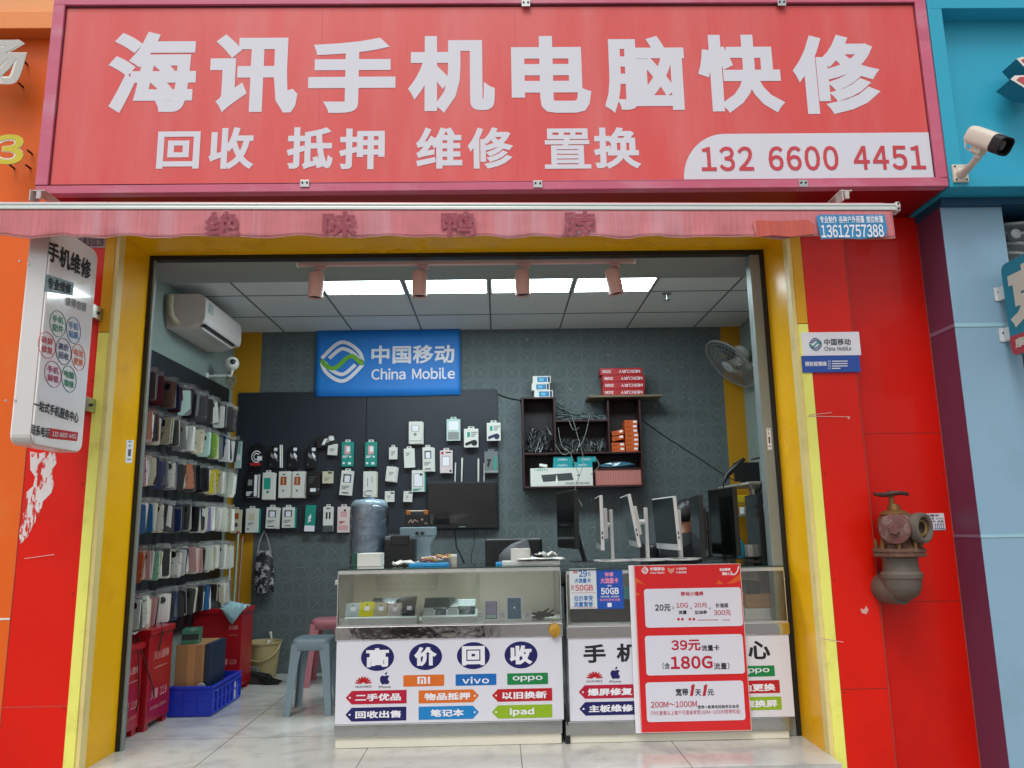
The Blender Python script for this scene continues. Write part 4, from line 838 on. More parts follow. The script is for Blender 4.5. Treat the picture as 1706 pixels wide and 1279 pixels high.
def pack(px, colr, label, prints=(), tilt=0, depth=.05, tab=True, stack=0, Y=None, name='accessory_pack', cat='package', edge=None):
    y1 = (Y or YPG) - .004
    q0 = quadY(*px, y1 - depth); q = rotq(q0, tilt); o = thing(name, label, cat, (q[3] + q[2]) / 2, 'accessory packs on the back pegboard')
    MB().slab(q, min(depth, .022)).build('box', PACKM[colr], o, bevel=.002)
    up = (q[0] - q[3]).normalized(); rt = (q[1] - q[0]).normalized(); w = (q[1] - q[0]).length
    if tab:
        c = (q[0] + q[1]) / 2 + Vector((0, .004, 0)); f = MB(); f.slab([c - rt * w * .2 + up * .022, c + rt * w * .2 + up * .022, c + rt * w * .24, c - rt * w * .24], .0015); f.m = 1; f.slab([c - rt * w * .1 + up * .016 - Vector((0, .001, 0)), c + rt * w * .1 + up * .016 - Vector((0, .001, 0)), c + rt * w * .1 + up * .008 - Vector((0, .001, 0)), c - rt * w * .1 + up * .008 - Vector((0, .001, 0))], .0005)
        f.build('hang_tab', [PACKM[colr if colr != 'teal' else 'white'], DARK], o)
    for k in range(stack):
        off = rt * (.012 * (k + 1)) - up * (.004 * (k + 1)) + Vector((0, .024 * (k + 1), 0))
        if y1 - depth + .024 * (k + 1) + .02 < YPG - .001: MB().slab([p + off for p in q], .018).build('box', PACKM[edge or colr], o, bevel=.002)
    hk = MB(); c = (q[0] + q[1]) / 2; hk.tube([c + up * .012 - Vector((0, .006, 0)), Vector((c.x, YPG - .0005, c.z + up.z * .012))], .002, 5); hk.build('hook', HK, o)
    for pi, (kind, col, a, b, c_, d) in enumerate(prints):
        m = MB(); dz = .0008 + .0005 * pi
        if kind == 'b': m.rrect(a, b, c_, d, .04, q, dz, ra=.5)
        elif kind == 'o': m.disc(((a + c_) / 2, (b + d) / 2), (c_ - a) / 2, q, dz, 20, asp=(q[1] - q[0]).length / (q[3] - q[0]).length)
        elif kind == 'l': m.stroke([(a, b), (c_, d)], .06, q, dz)
        elif kind == 'L': m.stroke([(a, b), (c_, d)], .16, q, dz)
        elif kind == 'a': m.stroke([((a + c_) / 2 + (c_ - a) / 2 * math.cos(t_), (b + d) / 2 + (d - b) / 2 * math.sin(t_)) for t_ in [math.pi * (.3 + 1.5 * i / 14) for i in range(15)]], .05, q, dz)
        elif kind == 't':
            for i in range(3): m.stroke([(a, b + (d - b) * (i + .5) / 3), (a + (c_ - a) * (1, .8, .55)[i], b + (d - b) * (i + .5) / 3)], (d - b) / 5, q, dz)
        m.build('print', INK[col], o)
    return o
WIN = [('b', 'd', .18, .14, .82, .48), ('b', 'w', .3, .2, .72, .46), ('t', 's', .15, .6, .8, .76), ('b', 'k', .2, .88, .75, .92)]
pack((416, 742, 439, 779), 'black', 'black cable pack with a white coil and red band, far left of the upper row', [('b', 'r', .05, .78, .8, .9), ('a', 'w', .15, .25, .85, .75), ('a', 'w', .3, .36, .7, .64), ('b', 'w', .55, .48, .9, .68)])
cabp = [('b', 'w', .5, .05, .85, .2), ('L', 's', .2, .35, .5, .5), ('L', 'w', .55, .32, .85, .5), ('l', 's', .5, .45, .95, .65), ('o', 'd', .1, .75, .3, .9)]
pack((448, 744, 464, 780), 'black', 'black cable pack beside upright white sticks, second in the upper row', cabp)
o = thing('stylus_pack', 'two thin white stylus sticks hanging between black cable packs', 'stylus', at(469, 779, YPG - .03), 'loose styluses on the pegboard')
for k in (0, 1): c, d = at(467 + 3 * k, 741, YPG - .03), at(467 + 3 * k, 779, YPG - .03); MB().cyl(c, d, .007, n=10).build('stick', WHITE, o, smooth=True)
pack((480, 744, 497, 780), 'black', 'black cable pack, third in the upper row, right of the stylus sticks', cabp)
pack((510, 744, 528, 780), 'black', 'black cable pack, fourth in the upper row, below the tilted pack', cabp)
pack((527, 725, 561, 743), 'black', 'black pack hanging crooked with white plugs, highest on the left half', [('L', 'w', .3, .8, .5, .3), ('L', 's', .5, .7, .75, .1), ('b', 'w', .65, .2, .88, .6)], tilt=-12, tab=False)
pack((546, 739, 562, 758), 'white', 'small square white box under the crooked black pack', [('t', 's', .2, .4, .8, .7)], tilt=4, tab=False)
TEALP = [('b', 'p', .25, .15, .72, .5), ('b', 'w', .4, .2, .7, .4), ('t', 'w', .1, .55, .6, .66), ('o', 'w', .65, .55, .82, .66), ('o', 'w', .1, .8, .3, .92), ('b', 'w', .55, .82, .8, .92)]
pack((569, 736, 589, 777), 'teal', 'teal charger box with a white tab, left of the two teal ones', TEALP)
pack((608, 736, 628, 777), 'teal', 'teal charger box with a white tab, right of the two teal ones', TEALP)
pack((409, 789, 429, 828), 'black', 'black and white pack, far left of the middle row', [('b', 's', .2, .25, .55, .5), ('b', 'w', .72, .05, .98, .97), ('t', 'w', .1, .75, .6, .95)], stack=1, edge='white')
pack((437, 787, 456, 832), 'white', 'white pack with a teal panel, second in the middle row', [('b', 'g', .12, .2, .72, .62), ('o', 'g', .35, .66, .6, .78)], stack=1)
AMB = [('b', 'o', .15, .2, .66, .52), ('l', 'c', .4, .25, .4, .48), ('b', 'k', .3, .1, .55, .14), ('o', 's', .3, .68, .5, .78)]
pack((464, 785, 484, 829), 'white', 'white pack with an amber picture, left of the amber pair', AMB, stack=1, tab=False)
pack((487, 785, 507, 829), 'white', 'white pack with an amber picture, right of the amber pair', AMB, stack=1, tab=False)
pack((510, 785, 533, 825), 'black', 'plain black pack with a white price tag at its foot', [('b', 'w', .3, .7, .72, .85), ('o', 's', .85, .72, .95, .78), ('t', 'd', .2, .2, .7, .5)], tab=False)
pack((537, 785, 555, 805), 'cream', 'small cream box with a dark corner, middle row', [('b', 'd', .5, .05, .9, .2), ('t', 's', .2, .5, .7, .8)], tab=False)
pack((567, 784, 588, 825), 'white', 'white charger box hanging tilted beside the tall white box', WIN, tilt=5)
pack((605, 785, 626, 828), 'white', 'tall white box with earphone picture above the water bottle', [('l', 's', .35, .25, .35, .6), ('l', 's', .7, .2, .7, .45), ('a', 's', .1, .75, .8, .95)], depth=.06, tab=False, stack=1, edge='cream')
pack((384, 849, 402, 888), 'cream', 'cream pack hanging at the edge of the phone cases, lowest row', [('b', 'o', .2, .15, .75, .4), ('o', 'd', .3, .55, .7, .75)])
pack((409, 847, 430, 887), 'white', 'white and green pack, second from the left in the lowest row', [('b', 'c', .25, .2, .7, .5), ('t', 's', .2, .58, .7, .7), ('o', 'd', .15, .8, .3, .9)], stack=1, edge='teal')
pack((443, 845, 463, 880), 'white', 'white adapter box with a window, left of the matching two', WIN, stack=1, tilt=2)
pack((470, 845, 490, 879), 'white', 'white adapter box with a window, right of the matching two', WIN, stack=1, edge='teal')
pack((508, 841, 525, 885), 'teal', 'tall teal pouch with a white foot in the lowest row', [('b', 'w', .0, .78, 1, 1), ('L', 'w', .35, .55, .6, .4), ('l', 'w', .3, .65, .6, .58)], tab=False, tilt=2)
pack((538, 844, 555, 885), 'white', 'white pack with two black plugs in the lowest row', [('L', 'k', .36, .22, .36, .5), ('L', 'k', .66, .22, .66, .5), ('b', 'k', .3, .05, .7, .09), ('b', 'd', .0, .76, 1, .99)])
pack((562, 844, 583, 887), 'pinkish', 'white and pink pack left of the water bottle', [('b', 'p', .25, .18, .75, .4), ('o', 'k', .5, .1, .68, .18), ('t', 'r', .15, .55, .6, .66), ('b', 'p', .1, .72, .85, .9)])
pack((681, 702, 703, 739), 'white', 'white box with a square outline, highest beside the empty pegboard', [('b', 's', .2, .16, .8, .45), ('b', 'w', .25, .18, .75, .43), ('o', 's', .35, .52, .6, .64), ('b', 's', .02, .86, .98, .89)], depth=.06, stack=1, tab=False)
pack((744, 698, 767, 734), 'clear', 'clear plastic box of the upper right group', [('b', 's', .1, .6, .9, .95), ('b', 'w', .15, .1, .85, .5)])
HD = [('b', 'g', .22, .18, .42, .45), ('t', 's', .5, .15, .95, .45), ('o', 'k', .5, .6, .92, .92), ('L', 'k', .1, .85, .6, .7)]
pack((773, 714, 797, 745), 'white', 'white box with a black gadget below its tab, left of the pair', HD, depth=.07)
pack((811, 704, 834, 734), 'white', 'white box with a dark blue gadget at the right edge of the board', [(a, 'n' if b == 'k' else b, c, d, e, f) for a, b, c, d, e, f in HD], depth=.07)
pack((648, 745, 662, 765), 'white', 'small white box alone above the small tilted boxes', [('t', 's', .25, .3, .75, .7)], tab=True)
pack((673, 747, 691, 779), 'white', 'plain white box between the small box and the double pack', [('t', 's', .2, .2, .6, .4)], tilt=-2, stack=0)
pack((704, 745, 722, 785), 'white', 'white double pack with a framed picture in the right half', WIN, stack=1, tilt=-1)
pack((733, 750, 754, 788), 'pinkish', 'pale box with a red dot and bold print right of the double pack', [('o', 'r', .08, .06, .3, .18), ('b', 'k', .45, .07, .9, .12), ('b', 's', .15, .25, .8, .7), ('b', 'w', .2, .28, .75, .68), ('o', 'k', .75, .86, .92, .95)])
for k, (px, y0, y1, r) in enumerate(((758, 771, 803, .006), (769, 763, 803, .0085), (797, 764, 803, .0085), (806.5, 772, 803, .0045))):
    o = thing('stylus', 'white stylus pen, ' + ('leftmost and short', 'second from the left, tall and thick', 'third from the left, tall with a dark ring', 'rightmost and thinnest')[k] + ', above the dark screen', 'stylus', at(px, y1, YPG - .02), 'loose styluses on the pegboard')
    c, d = at(px + (1 if k < 2 else 0), y0, YPG - .02), at(px, y1, YPG - .02); MB().lathe(d, c - d, ((r * .3, 0), (r, .012), (r, (c - d).length)), 12).build('barrel', WHITE, o, smooth=True)
    MB().tube([c, c + Vector((0, .0, .008)), (c.x, YPG - .0005, c.z + .01)], .002, 5).build('hook', HK, o)
pack((807, 752, 830, 788), 'grey', 'grey pack with green letters at the right edge of the board', [('L', 'k', .35, .45, .25, .7), ('b', 'k', .2, .35, .5, .45), ('b', 'g', .72, .25, .88, .85), ('b', 's', .02, .88, .98, .97)])
pack((643, 777, 660, 802), 'white', 'small white box tilted over another, left of the framed pack', [('t', 's', .3, .35, .75, .6)], tilt=6, tab=False, stack=1)
pack((686, 783, 707, 819), 'white', 'white box with a large framed window above the radio', [('b', 's', .15, .15, .9, .78), ('b', 'w', .2, .18, .85, .75), ('o', 'k', .62, .17, .82, .26), ('t', 'g', .1, .85, .8, .95)], stack=1, edge='teal', tab=False)
pack((641, 818, 657, 836), 'white', 'small white box with a dark corner beside the water bottle', [('b', 'd', .6, .1, .95, .25), ('t', 's', .3, .4, .6, .7)], tab=False)
pack((672, 818, 687, 836), 'white', 'small white box with a teal corner above the radio', [('b', 'd', .55, .08, .98, .22), ('t', 's', .3, .4, .6, .7)], tab=False, tilt=3)
pack((391, 735, 402, 780), 'clear', 'clear bag of green cables at the end of the phone case rows', [('l', 'g', .2, .05, .35, .45), ('l', 'g', .5, .05, .5, .45), ('l', 'g', .8, .05, .65, .45), ('b', 'w', .1, .5, .9, .7)], depth=.09, tab=False)
# the dark screen hung on the board
t = thing('television', 'black flat television hung low on the pegboard', 'television', at(770, 882, 2.34))
a, b, c, d = rect(712, 803, 828, 880, 2.345); BX(a, b, 2.345, 2.385, c, d).build('body', DARK, t, bevel=.004)
BX(a + .012, b - .012, 2.3425, 2.3449, c + .04, d - .012).build('screen', mat('screen_black', '#0b0d12', 1, .18, coat=.4), t); BX((a + b) / 2 - .03, (a + b) / 2 + .03, 2.3425, 2.3449, c + .012, c + .018).build('logo', mat('badge', '#9aa0a0'), t)
cb = MB(); cb.tube([at(758, 884, 2.38), at(760, 910, 2.36), at(770, 930, 2.3), at(776, 945, 2.2)], .007, 6); cb.build('cable', DARK, t, smooth=True)
cb = MB(); cb.tube([at(790, 884, 2.39), at(790, 905, 2.37), at(785, 925, 2.33), at(786, 945, 2.3)], .004, 6); cb.build('cable', DARK, t, smooth=True)
# hanging bag
t = thing('cloth_bag', 'black and white patterned cloth bag hanging under the pegboard', 'bag', at(440, 985, 2.36))
V, Fc = [], []
for j in range(13):
    for i in range(18):
        v = j / 12; a = 2 * math.pi * i / 18; w = .082 * (.72 + .4 * math.sin(v * 2.2)) + .008 * noise.noise(Vector((i * .5, v * 5, 0)))
        c = at(440, 918 + 68 * v, 2.35); V.append((c.x + w * math.cos(a), 2.355 + (.018 + .03 * v) * math.sin(a), c.z + .008 * math.sin(i * 1.3)))
Fc = [(j * 18 + i, j * 18 + (i + 1) % 18, (j + 1) * 18 + (i + 1) % 18, (j + 1) * 18 + i) for j in range(12) for i in range(18)] + [tuple(range(18)), tuple(range(12 * 18, 13 * 18))[::-1]]
MB().add(V, Fc).build('body', printmat('bag_print', '#24262c', '#a4a4aa', 22, .52, .56), t, smooth=True)
s_ = MB(); pt = at(440, 884, 2.392)
for dx, yy in ((-12, 2.345), (12, 2.345), (-11, 2.365), (10, 2.365)): s_.tube([pt, at(440 + dx * .6, 900, yy), at(440 + dx, 921, yy)], .005, 5)
s_.build('strap', mat('bag_strap', '#8c8c88', 1, .8), t, smooth=True)
# ---------------------------------------------------------------- wall shelf with stock
YSH = 2.2; DW = mat('dark_cherry', '#34181c', 1, .45, var=.15, scale=4)
def RX(x0, y0, x1, y1, Y=YSH): return rect(x0, y0, x1, y1, Y)
a0 = RX(870, 663, 1069, 812); zt0 = a0[3]; zb0 = a0[2]
wx = [RX(p, 700, p + 3, 720)[0] for p in (870, 923, 1013, 1066)]; th = .016
zmid, zc_, zp, zr = at(970, 753, YSH).z, at(970, 699, YSH).z, at(1030, 781, YSH).z, at(1040, 664, YSH).z
sh = thing('wall_shelf', 'dark cherry wall shelf with open compartments full of parts on the back wall', 'shelf', ((wx[0] + wx[3]) / 2, YSH, zb0))
y1 = YB - .002
for n_, b_ in (('side_panel', (wx[0], wx[0] + th, zb0, zt0)), ('side_panel', (wx[3], wx[3] + th, zb0, zr)), ('divider', (wx[1], wx[1] + th, zmid, zt0)), ('divider', (wx[2], wx[2] + th, zmid, zr)), ('bottom_board', (wx[0] + th, wx[3], zb0, zb0 + th)), ('shelf_board', (wx[0] + th, wx[3], zmid - th, zmid - .0003)), ('top_board', (wx[0] - .01, wx[1] + th + .01, zt0 + .0005, zt0 + th)), ('top_board', (wx[2] - .005, wx[3] + th + .005, zr + .0005, zr + .01)), ('shelf_board', (wx[1] + th, wx[2], zc_ - th, zc_)), ('shelf_board', (at(993, 790, YSH).x, wx[3], zp, zp + .01))):
    BX(b_[0], b_[1], YSH, y1, b_[2], b_[3]).build(n_, DW, sh, bevel=.0015)
for xa_, xb_, z_a, z_b in ((wx[0] + th, wx[1], zmid, zt0), (wx[2] + th, wx[3], zmid, zr)): BX(xa_, xb_, y1 - .012, y1 - .002, z_a, z_b).build('back_panel', mat('dark_back', '#241c20', 1, .6), sh)
BX(wx[1] + th, wx[2], y1 - .012, y1 - .002, zmid, zc_ - th).build('back_panel', mat('dark_back', '#241c20', 1, .6), sh)
BX(wx[0] + th, wx[3], y1 - .012, y1 - .002, zb0 + th, zmid - th).build('back_panel', mat('dark_back', '#241c20', 1, .6), sh)
# plank and boxes on top
p = RX(980, 655, 1104, 661, 2.16); tag(BX(p[0], p[1], 2.15, y1 - .002, zr + .0105, zr + .028).build('plank', mat('plank_wood', '#7a6a52', 1, .6, var=.2, stretch=(.5, 6, 6)), bevel=.001), 'thin brown plank lying across the top right of the wall shelf', 'plank')
RBM = mat('router_red', '#b8141c', 1, .4, coat=.2); zq = zr + .0285
hts = [RX(1004, y_, 1072, y_ + 12.6, 2.2) for y_ in (643, 630, 617, 604)]; hb_ = .066
for k in range(4):
    px0, px1 = ((1004, 1073), (1005, 1074), (1004, 1074), (1001, 1071))[k]; X0, X1 = at(px0, 640, 2.2).x, at(px1, 640, 2.2).x
    o = thing('router_box', 'red router box, ' + ('bottom', 'third from the top', 'second from the top', 'top')[k] + ' of the stack on the shelf plank', 'box', ((X0 + X1) / 2, 2.28, zq), 'red router boxes stacked on the plank')
    BX(X0, X1, 2.2, 2.36, zq, zq + hb_ - .002).build('carton', RBM, o, bevel=.002)
    z0_, z1_ = zq + .018, zq + .046; t = MB(); t.text('MERCURY', [Vector((x_, 2.2, z_)) for x_, z_ in ((X1 - .02, z0_), (X1 - .22, z0_), (X1 - .22, z1_), (X1 - .02, z1_))], .02, .0012); t.build('lettering', WPRINT, o)
    t = MB(); t.text('300M', [Vector((x_, 2.2, z_)) for x_, z_ in ((X0 + .1, z0_), (X0 + .02, z0_), (X0 + .02, z1_), (X0 + .1, z1_))], .02, .0012); t.build('lettering', WPRINT, o)
    zq += hb_
zq = zt0 + th + .0005
for k, (u0, u1) in enumerate(((890, 921), (886, 916), (888, 918))):
    X0, X1 = at(u0, 650, 2.24).x, at(u1, 650, 2.24).x; o = thing('phone_box', 'small white phone box with a blue picture, ' + ('bottom', 'middle', 'top')[k] + ' of the stack on the shelf', 'box', ((X0 + X1) / 2, 2.3, zq), 'white phone boxes stacked on the shelf')
    BX(X0, X1, 2.24, 2.38, zq, zq + .068).build('carton', PACKM['white'], o, bevel=.002); q = [Vector((x_, 2.24, z_)) for x_, z_ in ((X0, zq + .068), (X1, zq + .068), (X1, zq), (X0, zq))]
    MB().rrect(.25, .15, .8, .85, .03, q, .001).build('print', mat('ink_sky', '#2a7ab0', 1, .5), o); MB().rrect(.35, .3, .6, .7, .02, q, .0016).build('print', mat('ink_cyan', '#5ab0cc', 1, .5), o); MB().rrect(.84, .1, .95, .9, .02, q, .0012).build('print', INK['n'], o); zq += .0685
# orange battery boxes
ORB = mat('battery_orange', '#c8581c', 1, .45, var=.06); zq = zmid + .0005; k = 0
def obox(X0, X1, z_, h, lab, tilt=0):
    o = thing('battery_box', lab, 'box', ((X0 + X1) / 2, 2.3, z_), 'orange battery boxes in the shelf')
    M = Matrix.Translation(((X0 + X1) / 2, 2.3, z_ + h / 2)) @ Matrix.Rotation(R_(tilt), 4, 'Y'); w = X1 - X0
    MB().box2(-w / 2, w / 2, -.08, .08, -h / 2, h / 2, M).build('carton', ORB, o, bevel=.0015)
    q = [M @ Vector(p_) for p_ in ((-w / 2, -.08, h / 2), (w / 2, -.08, h / 2), (w / 2, -.08, -h / 2), (-w / 2, -.08, -h / 2))]
    MB().rrect(.66, .15, .95, .6, .03, q, .001).build('print', WPRINT, o); m = MB(); m.stroke([(.1, .4), (.5, .4)], .12, q, .001); m.stroke([(.1, .65), (.4, .65)], .1, q, .001); m.build('print', mat('ink_brown', '#8c3410', 1, .5), o)
xl0, xl1, xr0, xr1 = at(1019, 730, YSH).x, at(1041, 730, YSH).x, at(1042.5, 730, YSH).x, at(1065, 730, YSH).x
for k in range(7): obox(xr0 + random.uniform(-.002, .006) - .0, xr1 + random.uniform(-.01, .0), zq + k * .0415, .041, 'orange battery box, %s from the bottom of the right hand stack' % ordw[k])
for k in range(2): obox(xl0, xl1 - .001, zq + k * .042, .0415, 'orange battery box, %s from the bottom of the left hand stack' % ordw[k])
obox(xl0 + .006, xl1 - .006, zq + .106, .04, 'orange battery box tilted on top of the left hand stack', -12); obox(xl0 + .006, xl1 - .006, zq + .156, .04, 'orange battery box tilted highest above the left hand stack', -12)
# heaps of small parts: too many and tangled to count
MET = mat('parts_metal', '#686a6a', 1, .4, metal=.6, var=.4, scale=30); PLK = mat('parts_black', '#1c1d20', 1, .4, var=.4, scale=30)
def heap(name, lab, x0_, x1_, z0_, hgt, n, seed):
    rn = random.Random(seed); m = MB()
    for i in range(n):
        m.m = 0 if rn.random() < .5 else 1; c = Vector((rn.uniform(x0_ + .03, x1_ - .03), rn.uniform(2.22, 2.36), z0_ + .012 + hgt * rn.random() ** 1.6)); d = Vector((rn.uniform(-.6, .6), rn.uniform(-.3, .3), rn.uniform(-1, 1))).normalized() * rn.uniform(.02, .05)
        c.x = min(max(c.x, x0_ + .012 + abs(d.x)), x1_ - .012 - abs(d.x)); c.z = max(c.z, z0_ + abs(d.z) + .006)
        m.tube([c - d, c + d * .3, c + d * .35, c + d], [.006, .006, .003, .003] if rn.random() < .6 else .0045, 6)
    o = m.build(name, [MET, PLK]); tag(o, lab, 'spare parts', kind='stuff'); return o
heap('cable_plugs', 'heap of small black and silver plugs in the left shelf compartment', wx[0] + th, wx[1], zmid + .001, .2, 260, 3)
heap('adapter_heap', 'tangle of black adapters in the middle shelf compartment', wx[1] + th, wx[2], zmid + .001, .1, 200, 5)
# grey network cables lying over the middle board
ca = MB(); rn = random.Random(4)
for k in range(26):
    x_ = wx[1] + .0; z_ = zc_ + .006 + rn.random() * .07; P_ = []
    for i in range(9): u = i / 8; P_.append((x_ + .03 + (wx[2] - x_ - .04) * u, 2.21 + rn.random() * .14, max(zc_ + .006, z_ + .018 * math.sin(u * 6 + k) - .03 * u + (.12 * (1 - u) ** 3 if k % 3 == 0 else 0))))
    ca.tube(P_, .0045, 5)
tag(ca.build('network_cables', mat('cable_grey', '#5e6a6c', 1, .5, var=.2)), 'bundle of grey network cables lying over the middle of the wall shelf', 'cables', kind='stuff')
cb = MB()
for a_ in (((930, 712), (936, 742), (950, 755), (965, 792)), ((952, 690), (962, 725), (972, 770), (958, 815), (970, 842)), ((983, 690), (975, 725), (968, 740)), ((948, 700), (955, 716), (965, 712)), ((990, 760), (998, 775), (985, 790)), ((925, 740), (938, 757), (955, 752))):
    cb.tube([at(u, v, 2.185 - .01 * i % 3) for i, (u, v) in enumerate(smooth2(a_, 4))], .003, 5)
tag(cb.build('loose_cables', mat('cable_pale', '#70766f', 1, .5, var=.2), smooth=True), 'pale loose cables dangling in front of the wall shelf', 'cables', kind='stuff')
# teal boxes, keyboard box and pink box in the bottom compartment
TB = mat('box_turquoise', '#1698a0', 1, .45, var=.05); zq = zb0 + th + .0005; hk_ = at(936, 779, YSH).z - zq
X0, X1 = at(884, 795, YSH).x, at(988, 795, YSH).x
o = thing('keyboard_box', 'white box printed with a dark keyboard in the bottom shelf compartment', 'box', ((X0 + X1) / 2, 2.28, zq)); BX(X0, X1, 2.212, 2.36, zq, zq + hk_).build('carton', PACKM['white'], o, bevel=.002)
q = [Vector((x_, 2.212, z_)) for x_, z_ in ((X0, zq + hk_), (X1, zq + hk_), (X1, zq), (X0, zq))]
MB().poly([(.17, .38), (.66, .28), (.69, .68), (.2, .76)], q, .001).build('print', INK['d'], o); m = MB(); [m.stroke([(.2, .42 + .09 * i), (.66, .33 + .09 * i)], .02, q, .0016) for i in range(4)]; m.build('print', BLK, o)
t = MB(); t.text('LANGTU', sub(q, .06, .04, .28, .16), .02, .001); t.build('lettering', INK['g'], o); t = MB(); t.text('MAEMO KEYBOARD', sub(q, .56, .8, .94, .92), .02, .001); t.build('lettering', INK['d'], o); MB().disc((.77, .42), .03, q, .001).build('print', BLK, o)
t = thing('glue_bottle', 'small white glue bottle standing before the keyboard box', 'bottle', (at(928, 810, 2.19).x, 2.206, zq)); MB().lathe((at(928, 810, 2.2).x, 2.206, zq), (0, 0, 1), ((.01, 0), (.011, .004), (.011, .06), (.005, .068)), 12).build('body', WHITE, t, smooth=True); MB().cyl((at(928, 810, 2.2).x, 2.206, zq + .068), (at(928, 810, 2.2).x, 2.206, zq + .095), .006, n=10).build('cap', WHITE, t)
for k, (u0, v0, u1, v1) in enumerate(((922, 768.5, 954, 778), (922, 758.5, 954, 767.5), (956, 768.5, 987, 777.5), (962, 758.5, 993, 767.5))):
    r_ = RX(u0, v0, u1, v1, 2.23); z_ = zq + hk_ + .0005 + (.052 if k % 2 else 0); o = thing('parts_box', 'turquoise parts box, ' + ('lower left', 'upper left', 'lower right', 'upper right')[k] + ' of four on the keyboard box', 'box', ((r_[0] + r_[1]) / 2, 2.3, z_), 'turquoise boxes in the wall shelf')
    BX(r_[0], r_[1], 2.23, 2.36, z_, z_ + .0515).build('carton', TB, o, bevel=.0015); t = MB(); t.text('mobile', [Vector((x_, 2.23, z__)) for x_, z__ in ((r_[0] + .04, z_ + .036), (r_[1] - .05, z_ + .036), (r_[1] - .05, z_ + .016), (r_[0] + .04, z_ + .016))], .01, .001); t.build('lettering', WPRINT, o)
X0, X1 = at(993, 795, YSH).x, wx[3] - .004; o = thing('storage_box', 'pink ribbed box in the lower right of the wall shelf', 'box', ((X0 + X1) / 2, 2.28, zq)); BX(X0, X1, 2.216, 2.36, zq, zp - .002).build('carton', mat('ribbed_pink', '#b8706a', 1, .5), o, bevel=.002)
m = MB(); nr = 26
for i in range(nr): x_ = X0 + .01 + (X1 - X0 - .02) * (i + .5) / nr; m.box2(x_ - .0032, x_ + .0032, 2.211, 2.2158, zq + .006, zp - .008)
m.build('ribs', mat('ribbed_rose', '#cc8a80', 1, .5), o)
o = MB(); V = []; rn = random.Random(8); c0 = at(1030, 772, 2.24)
for j in range(7):
    for i in range(16): a = 2 * math.pi * i / 16; r_ = math.sin(math.pi * (j + .3) / 7); V.append((c0.x + .16 * r_ * math.cos(a) * (1 + .2 * rn.random()), 2.28 + .05 * r_ * math.sin(a), zp + .012 + .045 * j / 6 * (1 + .5 * math.cos(a * 2 + 1)) * .9))
o.add(V, [(j * 16 + i, j * 16 + (i + 1) % 16, (j + 1) * 16 + (i + 1) % 16, (j + 1) * 16 + i) for j in range(6) for i in range(16)] + [tuple(range(16)), tuple(range(96, 112))[::-1]])
tag(o.build('plastic_bag', mat('bag_blueclear', '#3c6478', 1, .2, coat=.6, var=.5, scale=18)), 'crumpled blue plastic bag lying over the pink ribbed box', 'bag')
c0 = at(906, 772, 2.22); t = thing('web_camera', 'small white gadget lying on the keyboard box at the left', 'gadget', c0); MB().tube([(c0.x - .04, 2.235, zq + hk_ + .03), (c0.x + .03, 2.235, zq + hk_ + .0165)], [.014, .016], 12).build('body', WHITE, t, smooth=True); MB().cyl((c0.x + .03, 2.235, zq + hk_ + .0165), (c0.x + .036, 2.234, zq + hk_ + .0155), .01, n=12).build('lens', DARK, t)
# power cable crossing the wall on the right of the shelf, thin one to the left
m = MB(); m.tube([at(u, v, YB - .012) for u, v in smooth2(((1070, 700), (1110, 728), (1160, 760), (1205, 790), (1225, 800)), 5)], .003, 6); tag(m.build('wall_cable', DARK, smooth=True), 'thin black cable drooping across the back wall right of the shelf', 'cable')
m = MB(); m.tube([at(u, v, YB - .012) for u, v in smooth2(((826, 655), (845, 662), (870, 667)), 5)], .004, 6); tag(m.build('wall_cable', DARK, smooth=True), 'short black cable running from the pegboard corner to the wall shelf', 'cable')
# ================================================================ left floor: extinguisher boxes, crate, bucket, stools
EXR = mat('extinguisher_red', '#a40e1a', 1, .35, var=.06, coat=.3)
def ext_box(label, x0, x1, y0, y1, h, face, legs=True, parent_group='red extinguisher boxes'):
    o = thing('extinguisher_box', label, 'box', ((x0 + x1) / 2, (y0 + y1) / 2, .001), parent_group)
    BX(x0, x1, y0, y1, .045, h - .04).build('body', EXR, o, bevel=.004); BX(x0 - .002, x1 + .012, y0 - .008, y1 + .008, h - .0395, h).build('lid', EXR, o, bevel=.005)
    for xx in (x0 + .03, x1 - .03):
        for yy in (y0 + .04, y1 - .04): BX(xx - .02, xx + .02, yy - .03, yy + .03, .001, .0445).build('leg', EXR, o)
    if face == 'x':
        def fq(a, b, c, d): return [Vector((x1, y0 + (y1 - y0) * u, .045 + (h - .085) * v)) for u, v in ((a, d), (c, d), (c, b), (a, b))]
    else:
        def fq(a, b, c, d): return [Vector((x0 + (x1 - x0) * u, y0, .045 + (h - .085) * v)) for u, v in ((a, d), (c, d), (c, b), (a, b))]
    LT = mat('box_print', '#cc8a86', 1, .5)
    t = MB(); t.text('灭火器箱', fq(*((.2, .7, .85, .8) if face == 'x' else (.74, .78, .92, .84))), .02, .0012); t.build('lettering', LT, o)
    t = MB(); t.text('火警 119', fq(*((.15, .25, .85, .37) if face == 'x' else (.6, .3, .92, .38))), .025, .0012); t.build('lettering', LT, o)
    t = MB(); t.stroke([(0, .5), (1, .5)], .5, fq(*((.22, .6, .8, .62) if face == 'x' else (.74, .7, .92, .71)))); t.text('平时不准挪动 火警时使用', fq(.15, .13, .85, .17), .01, .0012); t.build('print', LT, o)
xf = -2.3
e1 = ext_box('nearest red extinguisher box with cables on its lid, by the left shutter guide', -2.478, -2.3, .12, .405, .56, 'x')
e2 = ext_box('second red extinguisher box, taller, between the cables and the cardboard box', -2.478, -2.27, .43, .79, .63, 'x')
e3 = ext_box('rear red extinguisher box under the pale blue cloth', -2.45, -2.06, 1.62, 1.9, .64, 'y')
